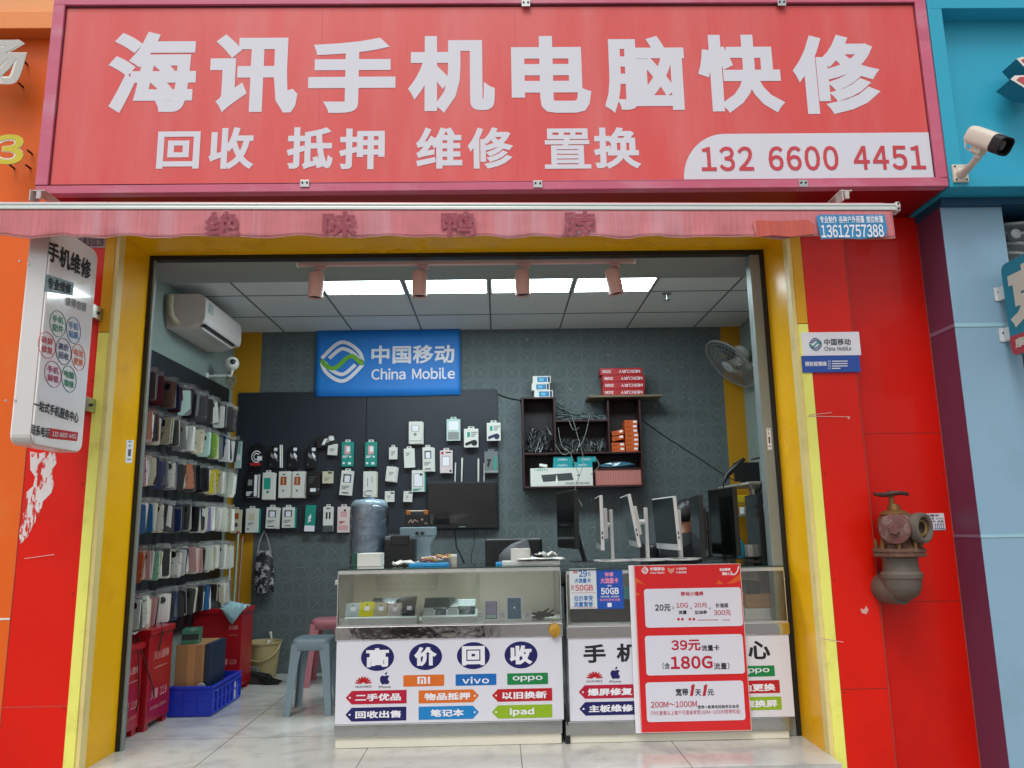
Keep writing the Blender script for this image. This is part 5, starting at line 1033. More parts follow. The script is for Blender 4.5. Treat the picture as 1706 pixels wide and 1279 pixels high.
# cables on the first box
m = MB(); rn = random.Random(2)
for k in range(4): m.tube([(-2.46, .2 + .01 * k, .58), (-2.44, .25, .62 + .01 * k), (-2.4, .33 + .01 * k, .63 + .015 * k), (-2.36, .4, .61 + .01 * k), (-2.34, .45 + .01 * k, .645)], .008, 6)
tag(m.build('charging_cables', mat('cable_white', '#c8c6c4', 1, .4), smooth=True), 'white charging cables heaped on the nearest red extinguisher box', 'cables')
m = MB()
V = []
for j in range(6):
    for i in range(14): a = 2 * math.pi * i / 14; r_ = (1, .98, .9, .75, .5, .2)[j]; V.append((-2.42 + .065 * r_ * math.cos(a) * (1 + .15 * rn.random()), .3 + .11 * r_ * math.sin(a) * (1 + .15 * rn.random()), .562 + .05 * j / 5))
m.add(V, [(j * 14 + i, j * 14 + (i + 1) % 14, (j + 1) * 14 + (i + 1) % 14, (j + 1) * 14 + i) for j in range(5) for i in range(14)] + [tuple(range(14)), tuple(range(70, 84))[::-1]])
tag(m.build('black_pouch', mat('pouch_black', '#141416', 1, .6, var=.3, scale=20)), 'crumpled black pouch under the white cables on the nearest box', 'pouch')
m = MB(); m.tube([(-2.31, .28, .6), (-2.283, .3, .5), (-2.29, .34, .36), (-2.29, .37, .22), (-2.29, .34, .15)], .004, 6); m.tube([(-2.31, .34, .6), (-2.283, .39, .45), (-2.258, .46, .3), (-2.258, .52, .2)], .004, 6); m.tube([(-2.28, .6, .66), (-2.254, .58, .6), (-2.258, .54, .48)], .005, 6)
tag(m.build('power_cables', DARK, smooth=True), 'thin black cords dangling down the front of the red boxes', 'cord')
m = MB(); p = at(208, 1180, .14); m.tube([(p.x, .14, .02), (p.x, .14, .05), (p.x, .142, .22), (p.x - .01, .145, .26)], [.014, .018, .018, .008], 10); m.tube([(p.x, .14, .02), (p.x + .005, .13, .004)], [.014, .016], 8)
tag(m.build('door_bolt', mat('old_steel', '#7c7c76', 1, .45, metal=.7, var=.2, scale=20), smooth=True), 'grey steel floor bolt standing at the foot of the left shutter guide', 'bolt')
# crate with a cardboard box
x0, x1, y0, y1, h = -2.288, -1.995, .83, 1.42, .2
BLC = mat('crate_blue', '#1c3cc8', 1, .35, var=.06, coat=.2)
cr = thing('plastic_crate', 'blue plastic crate on the floor holding a cardboard box and odds and ends', 'crate', ((x0 + x1) / 2, (y0 + y1) / 2, .001))
BX(x0 + .008, x1 - .008, y0 + .008, y1 - .008, .001, .008).build('base', BLC, cr)
w = MB()
for a in ((x0, x1, y0, y0 + .008), (x0, x1, y1 - .008, y1), (x0, x0 + .008, y0 + .0081, y1 - .0081), (x1 - .008, x1, y0 + .0081, y1 - .0081)): w.box2(*a, .001, h)
w.build('wall', BLC, cr)
r = MB()
for z, t in ((h - .03, .012), (h - .001, .012), (.02, .006), (.1, .005)):
    r.box2(x0 - t, x1 + t, y0 - t, y0 - .0002, z - .012, z); r.box2(x1 + .0002, x1 + t, y0, y1 + t, z - .012, z)
for u in (0, .33, .66, 1): xx = x0 + (x1 - x0) * u; r.box2(xx - .004, xx + .004, y0 - .01, y0 - .0003, .02, h - .043)
for u in (.0, .14, .28, .42, .56, .7, .84, 1): yy = y0 + (y1 - y0) * u; r.box2(x1 + .0003, x1 + .01, yy - .004, yy + .004, .02, h - .043)
r.build('rim', BLC, cr)
CB = mat('cardboard', '#a07850', 1, .75, var=.12, scale=4, bump=.05)
cb = thing('cardboard_box', 'brown cardboard box standing in the blue crate', 'box', (-2.18, 1.04, .01)); BX(-2.276, -2.085, .87, 1.22, .0085, .47).build('carton', CB, cb, bevel=.003); BX(-2.19, -2.14, .8692, .87, .0085, .47).build('tape', mat('tape_tan', '#b88c5c', 1, .3, coat=.5), cb)
BX(-2.0845, -2.0842, .9, .92, .2, .3).build('tape', mat('tape_tan', '#b88c5c', 1, .3, coat=.5), cb)
tag(BX(-2.08, -2.045, .9, 1.22, .0085, .47).build('flat_box', mat('box_darkblue', '#1c2e48', 1, .45, var=.1), bevel=.003), 'thin dark blue box upright between the cardboard box and the crate side', 'box')
gb = thing('green_box', 'small green and white box lying on the cardboard box', 'box', (-2.2, 1.0, .4705)); Mg = Matrix.Translation((-2.21, .98, .52)) @ Matrix.Rotation(R_(14), 4, 'Z'); MB().box2(-.06, .06, -.09, .09, -.049, .049, Mg).build('carton', mat('carton_green', '#2c6c54', 1, .4, var=.15, scale=14, dirt='#c8d0c8', dirt_amt=.9, dscale=12, dlo=.56, dhi=.6), gb, bevel=.003)
MB().box2(-.055, .055, -.0915, -.0902, -.02, .02, Mg).build('print', DARK, gb)
tg = thing('white_sandal', 'grey and white flat object leaning in the front of the crate', 'odd item', (-2.06, .88, .01)); Mt = Matrix.Translation((-2.06, .862, .12)) @ Matrix.Rotation(R_(-18), 4, 'Y') @ Matrix.Rotation(R_(10), 4, 'X'); MB().prism([Mt @ Vector((x, 0, z)) for x, z in rr(.06, .2, .025)], Mt.to_3x3() @ Vector((0, .014, 0))).build('body', mat('pale_grey', '#a8acac', 1, .4), tg, bevel=.002)
for k, (xx, yy, c_) in enumerate(((-2.03, 1.3, 'white'), (-2.1, 1.32, 'black'), (-2.2, 1.33, 'teal'))): tag(MB().box2(-.035, .035, -.05, .05, 0, .13 + .02 * k, Matrix.Translation((xx, yy, .0085)) @ Matrix.Rotation(R_(10 * k - 8), 4, 'Z')).build('small_carton', PACKM[c_], bevel=.002), '%s carton in the rear corner of the blue crate' % c_, 'box')
# cloth on the rear box
m = MB(); V = []; rn = random.Random(11); nx, ny = 16, 12
for j in range(ny + 1):
    for i in range(nx + 1):
        u, v = i / nx, j / ny; k = abs(noise.noise(Vector((u * 4, v * 4, 1)))); hang = .13 * (1 - abs(2 * u - 1.1)) if v < .2 else 0
        V.append((-2.24 + .19 * u + .02 * math.sin(v * 7), 1.598 + .012 * v / .2 if v < .2 else 1.58 + .17 * v, .648 - max(0, hang * (1 - v / .2)) + .05 * k * min(1, v * 2.5) + .02 * math.sin(u * 3.1) * math.sin(v * 3)))
m.add(V, [(j * (nx + 1) + i, j * (nx + 1) + i + 1, (j + 1) * (nx + 1) + i + 1, (j + 1) * (nx + 1) + i) for j in range(ny) for i in range(nx)])
o = m.build('cloth', mat('cloth_paleblue', '#9cc0c8', 1, .8, var=.15, scale=12), smooth=True); tag(o, 'pale blue rag draped over the corner of the rear red box', 'cloth'); md = o.modifiers.new('thick', 'SOLIDIFY'); md.thickness = .006
m = MB(); V = []
for j in range(6):
    for i in range(14): a = 2 * math.pi * i / 14; r_ = (1, .98, .9, .75, .5, .2)[j]; V.append((-2.36 + .07 * r_ * math.cos(a) * (1 + .2 * rn.random()), 1.75 + .1 * r_ * math.sin(a), .642 + .07 * j / 5))
m.add(V, [(j * 14 + i, j * 14 + (i + 1) % 14, (j + 1) * 14 + (i + 1) % 14, (j + 1) * 14 + i) for j in range(5) for i in range(14)] + [tuple(range(14)), tuple(range(70, 84))[::-1]])
tag(m.build('black_bag', mat('pouch_black', '#141416', 1, .6)), 'small black bag on the rear red box beside the rag', 'bag')
# mop handles, broom, bucket, tap
for k, (u0, v0, u1, v1, Y, c_, lab) in enumerate(((383, 905, 378, 1112, 1.95, 'handle_white', 'white mop handle leaning left of the other two'), (397, 886, 383, 1110, 2.0, 'handle_pale', 'pale green mop handle leaning in the middle'), (404, 895, 389, 1112, 2.05, 'handle_copper', 'copper coloured broom handle leaning rightmost'))):
    o = thing('mop', lab, 'mop', at(u1, v1, Y)); c, d = at(u0, v0, Y + .25), at(u1, v1, Y); MB().cyl(d, c, .011, n=10).build('handle', mat(c_, ('#c0c4c4', '#98a898', '#9a7460')[k], 1, .35, metal=.3), o, smooth=True)
    MB().cyl(d + (c - d) * .985, c + (c - d) * .004, .014, n=10).build('grip', mat('grip_orange', '#9c4420', 1, .5), o, smooth=True)
    if k < 2: MB().lathe(d, d - c, ((.013, -.02), (.03, .0), (.06, d.z * .9), (.065, d.z - .002)), 14).build('head', mat('mop_head', '#77736c', 1, .9, var=.3, scale=30), o)
    else: 
        bh = MB(); p = at(418, 1112, 2.0); bh.prism([(p.x - .13, 1.98, .13), (p.x + .05, 1.98, .13), (p.x + .1, 1.98, .005), (p.x - .1, 1.98, .005)], (0, .05, 0)); bh.build('head', mat('broom_grey', '#6c6a66', 1, .8, var=.4, scale=8, stretch=(14, 1, 1)), o)
m = MB(); rn = random.Random(5); p = at(440, 1135, 2.0)
for k in range(150): a = rn.uniform(-.5, .3); m.tube([(p.x - .14 + .04 * rn.random(), 1.93 + .1 * rn.random(), .1), (p.x - .05 + .1 * rn.random(), 1.9 + .12 * rn.random(), .05 + .02 * rn.random()), (p.x + .08 * rn.random() + .08 * k / 150, 1.88 + .16 * rn.random(), .006)], .004, 4)
tag(m.build('brush', mat('bristle_black', '#1a1c1a', 1, .7)), 'black bristle brush lying on the floor before the bucket', 'brush')
bx_, by_ = at(437, 1100, 2.22).x, 2.22
bu = thing('bucket', 'beige plastic bucket with a handle by the back wall', 'bucket', (bx_, by_, .001)); BK = mat('bucket_beige', '#b4a274', 1, .4, var=.05)
MB().lathe((bx_, by_, .001), (0, 0, 1), ((.001, 0), (.115, 0), (.12, .01), (.15, .29), (.16, .292), (.16, .305), (.15, .305), (.145, .29), (.112, .012), (.001, .01)), 32, cap=False).build('body', BK, bu, smooth=True)
MB().tube([(bx_ + .158 * math.cos(R_(a)), by_ - .02 - .13 * math.sin(R_(a)), .29 - .13 * math.sin(R_(a))) for a in range(0, 181, 12)], .006, 8).build('handle', BK, bu, smooth=True)
p = at(452, 1070, 2.38); t = thing('water_tap', 'white plastic water pipe and tap rising behind the bucket', 'tap', (p.x, 2.39, .001)); MB().cyl((p.x, 2.385, .001), (p.x, 2.385, p.z + .02), .012, n=10).build('pipe', WHITE, t, smooth=True); b = MB(); b.lathe((p.x, 2.385, p.z - .04), (0, 0, 1), ((.018, 0), (.022, .01), (.022, .05), (.016, .07)), 12); b.tube([(p.x, 2.38, p.z), (p.x - .01, 2.33, p.z + .02), (p.x - .012, 2.32, p.z - .02)], .012, 8); b.tube([(p.x, 2.385, p.z + .03), (p.x - .012, 2.375, p.z + .09)], [.008, .014], 8); b.build('tap', WHITE, t, smooth=True)
def stool(label, cx, cy, h, s, m, rot=0):
    o = thing('stool', label, 'stool', (cx, cy, .001), 'plastic stools')
    Mz = Matrix.Translation((cx, cy, 0)) @ Matrix.Rotation(R_(rot), 4, 'Z')
    hs = s * .5
    top = MB(); rings = []
    for z, k in ((h - .075, 1.0), (h - .012, .98), (h - .003, .95), (h, .9), (h - .002, .5)): rings.append([Mz @ Vector((x * k, y * k, z)) for x, y in rr(2 * hs, 2 * hs, .05, 5)])
    n = len(rings[0]); top.add([p for r_ in rings for p in r_], [(i * n + j, i * n + (j + 1) % n, (i + 1) * n + (j + 1) % n, (i + 1) * n + j) for i in range(4) for j in range(n)] + [tuple(range(4 * n, 5 * n))])
    so_ = top.build('seat', m, o, smooth=True); md = so_.modifiers.new('thick', 'SOLIDIFY'); md.thickness = .004
    for sx in (-1, 1):
        for sy in (-1, 1):
            l = MB(); t, b = Vector((sx * (hs - .004), sy * (hs - .004), h - .03)), Vector((sx * (hs + .028), sy * (hs + .028), .001)); V = []
            for p, w in ((t, .075), (t * .6 + b * .4, .055), (b, .042)):
                for a, c in ((0, 0), (-sx * w, 0), (-sx * w, -sy * .006), (-sx * .006, -sy * .006), (-sx * .006, -sy * w), (0, -sy * w)): V.append(Mz @ (p + Vector((a, c, 0))))
            l.add(V, [(i * 6 + j, i * 6 + (j + 1) % 6, (i + 1) * 6 + (j + 1) % 6, (i + 1) * 6 + j) for i in range(2) for j in range(6)] + [tuple(range(6)), tuple(range(12, 18))[::-1]])
            l.build('leg', m, o)
    return o
stool('grey blue plastic stool standing by the counter end', -1.32, .93, .5, .27, mat('stool_blue', '#7c929e', 1, .4, var=.04, coat=.15), 0)
stool('dusty pink plastic stool behind the grey blue one', -1.43, 1.92, .52, .27, mat('stool_pink', '#b8707a', 1, .4, var=.04, coat=.15), 3)
# ================================================================ glass counters
YC = -.055
CG = glass('counter_glass', (.985, .992, .988), .008, 2.5); LAM = mat('white_laminate', '#d8d6cc', 1, .4); CHR = mat('chrome_band', '#c8c8c8', 1, .06, metal=1, var=.04, bump=.5, bscale=4)
EDG = mat('glass_edge', '#2c4a44', 1, .2, coat=.5); CPL = mat('cream_plinth', '#e0dccb', 1, .4); BRU = mat('wavy_steel', '#a8aaa8', 1, .16, metal=1, var=.05, bump=.35, bscale=4)
def counter(name, label, xs, ys, xp):
    (X0, X1), (zt, zg, zb, zp, zs) = [at(a, ys[2], YC).x for a in xs], [at(sum(xs) / 2, y, YC).z for y in ys]
    X0p, X1p = [at(a, 1235, YC).x for a in xp]
    o = thing(name, label, 'counter', ((X0 + X1) / 2, .18, .001)); D = .44
    BX(X0p, X1p, YC + .01, D, .001, zs - .001).build('plinth', CPL, o, bevel=.003)
    BX(X0p - .006, X1p + .006, YC - .004, D, zs, zp - .0005).build('lower_band', BRU, o, bevel=.004)
    BX(X0, X1, YC, D, zp, zb - .0005).build('front_panel', mat('panel_print', '#dcdce6', 1, .3, var=.02, coat=.2), o, bevel=.002)
    BX(X0 - .008, X1 + .008, YC - .006, D + .004, zb, zg - .004).build('chrome_band', CHR, o, bevel=.003)
    BX(X0, X1, YC, D, zg - .0038, zg).build('display_floor', LAM, o)
    BX(X0 + .004, X1 - .004, YC, YC + .005, zg + .0004, zt - .0085).build('front_glass', CG, o)
    for a in (X0 + .001, X1 - .006): BX(a, a + .005, YC + .0052, D - .01, zg + .0004, zt - .0085).build('side_glass', CG, o)
    BX(X0 + .007, X1 - .007, D - .03, D - .02, zg + .0004, zt - .0085).build('back_panel', mat('beige_back', '#d2cdbe', 1.05, .35, var=.05, scale=2), o)
    tg_ = MB(); tg_.box2(X0 - .006, X1 + .006, YC - .006, D, zt - .008, zt); tg_.build('top_glass', glass('top_glass', (.93, .97, .95), .01, 1.3), o)
    e = MB(); e.box2(X0 - .0065, X1 + .0065, YC - .0072, YC - .0062, zt - .008, zt); e.box2(X0 - .0075, X0 - .0062, YC - .006, D, zt - .008, zt); e.box2(X1 + .0062, X1 + .0075, YC - .006, D, zt - .008, zt); e.build('glass_edge', EDG, o)
    tr_ = MB(); tr_.box2(X0, X1, YC - .003, YC - .0003, zt - .03, zt - .009); tr_.box2(X0 - .002, X0 + .003, YC - .003, YC + .004, zg, zt - .03); tr_.box2(X1 - .003, X1 + .002, YC - .003, YC + .004, zg, zt - .03); tr_.box2(X0, X1, YC - .004, YC - .0003, zg - .004, zg + .006); tr_.build('trim', mat('alu_trim', '#d0d2d0', 1, .25, metal=.7), o)
    return o, X0, X1, zt, zg, zb, zp
c1, C1X0, C1X1, ZT, ZG, ZB, ZP = counter('glass_counter', 'glass display counter on the left with blue circles and arrow tags', (561, 936), (945, 1040, 1063.5, 1203, 1225), (558, 936))
c2, C2X0, C2X1, _a, _b, _c, _d2 = counter('glass_counter', 'glass display counter on the right behind the red poster', (946, 1314), (945, 1039, 1060, 1198, 1221), (945, 1317))
NVY = mat('print_navy', '#14145c', 1, .35); PRD = mat('print_crimson', '#b40c34', 1, .35); PRR = mat('print_scarlet', '#b8141e', 1, .35); POR = mat('print_orange', '#d86c20', 1, .35); PBL = mat('print_blue', '#0c68b8', 1, .35); PGR = mat('print_green', '#0c8044', 1, .35); PLM = mat('print_lime', '#90b41c', 1, .35); PCY = mat('print_sky', '#1480c4', 1, .35)
def QC(*b): return quadY(*b, YC)
def huawei(b, par):
    q = QC(*b); m = MB()
    for k in range(8):
        a = R_(-168 + 22.3 * k) ; L_ = .5; c = Vector((.5, .95)); d = Vector((math.cos(a), math.sin(a) * 1.3)); nrm = Vector((-d.y, d.x)).normalized()
        P = [c + d * .08]; 
        for t, w in ((.2, .05), (.38, .075), (.5, .05)): P.append(c + d * t + nrm * w)
        P.append(c + d * .54)
        for t, w in ((.5, .05), (.38, .075), (.2, .05)): P.append(c + d * t - nrm * w)
        m.poly(P, q, .0012)
    m.build('logo', PRR, par); t = MB(); t.text('HUAWEI', QC(b[0], b[3] + 2, b[2], b[3] + 5.5), .015, .0012); t.build('lettering', BLK, par)
def fruit(b, par):
    q = QC(*b); m = MB(); P = [(.5, .34), (.62, .29), (.78, .28), (.92, .37), (.82, .46), (.79, .58), (.83, .7), (.95, .77), (.88, .9), (.77, .99), (.65, .98), (.53, .95), (.4, .98), (.28, 1.0), (.16, .88), (.07, .7), (.05, .54), (.1, .4), (.22, .3), (.38, .3)]
    m.poly(P, q, .0012); m.poly([(.5, .26), (.52, .12), (.62, .04), (.72, 0), (.7, .12), (.62, .22)], q, .0012); m.build('logo', NVY, par); t = MB(); t.text('iPhone', QC(b[0] - 1, b[3] + 2, b[2] + 1, b[3] + 6), .01, .0012); t.build('lettering', BLK, par)
def plate(b, m, txt, par, tb, bold=.02):
    o = MB().rrect(0, 0, 1, 1, .02, QC(*b), .0012, ra=3).build('logo_plate', m, par)
    t = MB()
    if txt == 'mi':
        q = QC(*tb); W_ = .17; t.stroke([(.085, 1), (.085, .0)], W_, q, .0026); t.poly([(.17, 0), (.55, 0), (.66, .08), (.7, .25), (.7, 1), (.53, 1), (.53, .3), (.48, .2), (.17, .2)], q, .0026); t.stroke([(.36, 1), (.36, .38)], W_, q, .0026); t.stroke([(.915, 1), (.915, 0)], W_, q, .0026)
    else: t.text(txt, QC(*tb), bold, .0026)
    t.build('logo', WPRINT, o)
def arrow(b, m, txt, par, left, tb):
    q = QC(*b); k = .1; P = [(0, .5), (k, 0), (1, 0), (1, 1), (k, 1)] if left else [(1, .5), (1 - k, 0), (0, 0), (0, 1), (1 - k, 1)]
    o = MB().poly(P, q, .0012).build('arrow_tag', m, par); t = MB(); t.text(txt, QC(*tb), .04, .0026); t.disc((.07 if left else .93, .5), .016, q, .0026, 14, asp=4.3); t.build('lettering', WPRINT, o)
for ch, cx, cy in (('高', 629, 1095), ('价', 709, 1093.5), ('回', 788.7, 1092), ('收', 868, 1090.8)):
    q = QC(cx - 27.5, cy - 22.5, cx + 27.5, cy + 22.5); o = MB().disc((.5, .5), .5, q, .0012, 44).build('blue_disc', NVY, c1); t = MB(); t.text(ch, QC(cx - 19, cy - 16, cx + 19, cy + 16), .05, .0026); t.build('lettering', WPRINT, o)
huawei((592, 1122, 619, 1140), c1); fruit((632, 1119, 650, 1140), c1)
plate((672, 1124, 740, 1143), POR, 'mi', c1, (695.5, 1127, 716.5, 1139)); plate((759, 1122.5, 827, 1141.5), PBL, 'vivo', c1, (770, 1127, 815, 1138.5), .025); plate((845, 1121, 913, 1140), PGR, 'oppo', c1, (854, 1125.5, 904, 1135.5), .02)
arrow((576, 1150, 677.5, 1172.5), PRD, '二手优品', c1, True, (592, 1155, 668, 1167.5)); arrow((697.5, 1149, 798, 1170.5), POR, '物品抵押', c1, False, (707, 1153.5, 783, 1166)); arrow((819.5, 1147, 920, 1168), PRR, '以旧换新', c1, True, (836, 1151.5, 911, 1164))
arrow((575.5, 1178, 677, 1201), NVY, '回收出售', c1, True, (592, 1183.5, 668, 1196)); arrow((697.5, 1176, 798, 1198), PCY, '笔记本', c1, False, (717, 1181, 773, 1193.5)); arrow((819.5, 1174, 920, 1196), PLM, 'ipad', c1, True, (849, 1179, 890, 1193))
t = MB()
for ch, a in (('手', 972), ('机', 1027), ('维', 1082), ('修', 1137), ('中', 1192), ('心', 1246)): y = 1073 - (a - 972) * .022; t.text(ch, QC(a, y, a + 37, y + 31), .032, .0012)
t.build('lettering', BLK, c2)
huawei((977, 1114, 1004, 1131), c2); fruit((1016, 1110, 1034, 1131), c2); plate((1056, 1114, 1122, 1132), POR, 'mi', c2, (1080, 1117, 1100, 1129)); plate((1224, 1109, 1290.5, 1127), PGR, 'oppo', c2, (1233, 1113, 1282, 1122.5), .02)
arrow((964, 1140.5, 1066, 1163), PRD, '爆屏修复', c2, True, (979, 1146, 1054, 1158.5)); arrow((965, 1168.5, 1067, 1191), NVY, '主板维修', c2, True, (981, 1173.5, 1055, 1186)); arrow((1200, 1133.5, 1299, 1155), PRR, '电池更换', c2, True, (1216, 1139, 1292, 1151.5)); arrow((1202, 1161, 1302, 1183), PLM, '极速换屏', c2, True, (1218, 1166, 1295, 1178.5))
# black plug between the counters
tag(BX(C1X1 + .003, C2X0 - .002, YC + .0, .1, .001, .1).build('floor_block', DARK, bevel=.003), 'small black block on the floor between the two counters', 'block')
m = MB(); gx = (C1X1 + C2X0) / 2; V = []
m.tube([(C1X1 + .014, YC - .02, ZB + .0), (C1X1 + .016, YC - .025, ZB - .25), (C1X1 + .018, YC - .02, .11)], .004, 6)
tag(m.build('power_cable', DARK, smooth=True), 'black cord hanging in the gap between the two counters', 'cord')
# yellow bag corner poking out at the counter end
m = MB(); p0 = at(924, 1051, YC - .02); V = []
for j in range(7):
    for i in range(12): a = 2 * math.pi * i / 12; k = math.sin(math.pi * (j + .4) / 7.2); V.append((p0.x + .036 * k * math.cos(a) * (1 + .25 * noise.noise(Vector((i * .7, j, 0)))), YC - .022 + .012 * k * math.sin(a), p0.z - .035 + .075 * j / 6 + .008 * math.sin(i * 2.1)))
m.add(V, [(j * 12 + i, j * 12 + (i + 1) % 12, (j + 1) * 12 + (i + 1) % 12, (j + 1) * 12 + i) for j in range(6) for i in range(12)] + [tuple(range(12)), tuple(range(72, 84))[::-1]])
tag(m.build('cloth_scrap', mat('gold_cloth', '#b88c28', 1, .4, var=.35, scale=30)), 'golden cloth scrap stuck on the chrome band at the counter end', 'cloth')
# ---- goods in the left counter
WB = mat('tray_white', '#dcdcd8', 1, .4)
def lean_box(name, label, cat, group, b, Y, m, depth=.012, tilt=25, prints=()):
    a = rect(*b, Y); w, h = a[1] - a[0], (a[3] - a[2]) / math.cos(R_(tilt)); c = Vector(((a[0] + a[1]) / 2, Y, a[2]))
    o = thing(name, label, cat, c, group); M = Matrix.Translation(c) @ Matrix.Rotation(R_(-tilt), 4, 'X')
    MB().box2(-w / 2, w / 2, 0, depth, 0, h, M).build('carton', m, o, bevel=.0015)
    q = [M @ Vector(p) for p in ((-w / 2, 0, h), (w / 2, 0, h), (w / 2, 0, 0), (-w / 2, 0, 0))]
    for i, (k, mm, pts) in enumerate(prints):
        g = MB()
        if k == 'p': g.poly(pts, q, .0008 + .0006 * i)
        elif k == 'r': g.rrect(*pts, .04, q, .0008 + .0006 * i, ra=.6)
        elif k == 'd': g.disc(pts[:2], pts[2], q, .0008 + .0006 * i, 18, asp=.55)
        g.build('print', mm, o)
    return o
def tray(label, x0, x1, y0, y1, h=.04, Y=-.03):
    a, b = at(x0, 1035, Y).x, at(x1, 1035, Y).x; o = thing('display_tray', label, 'tray', ((a + b) / 2, .05, ZG), 'white card trays in the left counter'); MB().prism([(a, Y, ZG + .0006), (a, Y, ZG + .042), (a, Y + .16, ZG + .07), (a, Y + .16, ZG + .0006)], (b - a, 0, 0)).build('body', WB, o, bevel=.002); return a, b
tray('white card tray under five flat phone boxes', 573, 694, 0, 0); tray('white card tray under dark phones in the middle of the left counter', 703, 795, 0, 0)
SLT = mat('slate', '#2a3236', 1, .3, coat=.3)
for b, m, lab in (((574, 1006, 597, 1027), mat('box_silver', '#b4bcbe', 1, .35), 'silver phone box, first from the left on the tray'), ((597, 1004, 621, 1027), mat('box_lemon', '#d8c80c', 1, .35), 'bright yellow phone box on the tray'), ((621, 1005, 644, 1027), mat('box_sand', '#b0a488', 1, .35), 'sand coloured phone box beside the yellow one'), ((645, 1006, 667, 1027), mat('box_blush', '#c0b2b0', 1, .35), 'pale pink grey phone box beside the dark one'), ((669, 1004, 691, 1025), SLT, 'dark slate phone box at the right end of the tray')):
    lean_box('phone_box', lab, 'box', 'flat phone boxes on the tray', b, .0, m, .014, 42, [('r', WPRINT, (.36, .32, .72, .62)), ('d', DARK, (.5, .22, .07)), ('d', DARK, (.18, .08, .05))])
for b, m, lab in (((706, 1013, 722, 1026), mat('box_pale', '#b8bebc', 1, .35), 'pale grey phone, leftmost on the middle tray'), ((725, 1012, 743, 1026), SLT, 'dark phone with flat back, second on the middle tray'), ((746, 1013, 762, 1026), mat('box_pale', '#b8bebc', 1, .35), 'pale grey phone, third on the middle tray'), ((764, 1010, 791, 1026), SLT, 'wide dark phone, rightmost on the middle tray')):
    lean_box('display_phone', lab, 'phone', 'phones on the middle tray', b, .0, m, .01, 35)
for b, m, lab, tl in (((620, 997, 664, 1005), mat('phone_blueblack', '#141c2c', 1, .15, coat=1), 'blue black phone lying behind the five boxes', 60), ((664, 995, 693, 1006), mat('phone_olive', '#4c4a40', 1, .3, coat=.4), 'olive phone lying behind the dark slate box', 62), ((706, 997, 760, 1013), mat('tray_green', '#2c3c34', 1, .3, coat=.4), 'dark green plastic tray behind the middle phones', 55), ((748, 999, 792, 1011), mat('tray_green2', '#3a4a40', 1, .3, coat=.4), 'green grey plastic tray at the right behind the middle phones', 55)):
    lean_box('display_phone', lab, 'phone' if 'phone lying' in lab else 'tray', None, b, .12, m, .012, tl)
PIC1 = mat('picture_lilac', '#a098b4', 1, .3, var=.3, scale=8, stretch=(1, 1, 3)); PIC2 = mat('picture_teal', '#1c6484', 1, .3)
lean_box('phone_box', 'white phone box with a lilac picture standing in the left counter', 'box', 'upright phone boxes in the left counter', (805, 999, 832, 1036), -.01, WB, .02, 14, [('r', DARK, (.15, .1, .85, .87)), ('r', PIC1, (.18, .12, .82, .85)), ('r', mat('picture_mint', '#a8ccc0', 1, .4), (.2, .7, .8, .83))])
lean_box('phone_box', 'white phone box with a blue picture, taller, in the left counter', 'box', 'upright phone boxes in the left counter', (841, 993, 872, 1036), -.01, WB, .02, 14, [('r', PIC2, (.15, .09, .87, .88)), ('d', mat('picture_navy', '#123c54', 1, .3), (.26, .17, .07)), ('d', mat('picture_navy', '#123c54', 1, .3), (.4, .22, .06)), ('d', WPRINT, (.52, .46, .07))])
for b, lab in (((795, 1017, 806, 1036), 'white price card left of the lilac box'), ((832, 1017, 843, 1035), 'white price card between the upright boxes'), ((873, 1016, 886, 1035), 'white price card right of the blue box')): lean_box('price_card', lab, 'card', 'price cards in the left counter', b, .03, WB, .004, 20, [('r', INK['s'], (.2, .3, .8, .36)), ('r', INK['s'], (.2, .5, .7, .56))])
m = MB(); rn = random.Random(9)
for k in range(14): c = at(rn.uniform(887, 915), 1030, .1); c = Vector((c.x, .06 + .12 * rn.random(), ZG + .012 + .035 * rn.random())); d = Vector((rn.uniform(.3, 1), rn.uniform(-.5, .5), rn.uniform(-.1, .3))).normalized() * .045; m.tube([c - d, c + d], .006, 6)
tag(m.build('black_pens', DARK), 'bundle of black pens and styluses at the right of the left counter', 'pens', kind='stuff')
# ---- goods in the right counter
for i, (b, Y, m, lab, tl) in enumerate((((952, 1014, 1052, 1036), .1, DARK, 'long black box lying in the right counter under the leaflets', 5), ((955, 985, 1062, 1012), .22, mat('box_darkteal', '#183c44', 1, .4), 'dark teal box behind the leaflets in the right counter', 8), ((1040, 978, 1062, 998), .16, TB, 'turquoise box beside the blue leaflet', 6), ((1242, 990, 1288, 1012), .16, CB, 'brown carton in the right end of the counter', 0), ((1242, 1014, 1292, 1036), .12, WB, 'white stack of cartons at the right end of the counter', 0), ((1244, 968, 1266, 989), .2, SLT, 'dark box on the brown carton in the right counter', 0))):
    lean_box('goods_box', lab, 'box', None, b, Y, m, .1, tl)
a = rect(1242, 960, 1290, 1013, .3); tag(BX(a[0], a[1], .28, .4, ZG + .0006, a[2] + .004).build('box_stand', LAM), 'white stand under the cartons in the right counter', 'stand')
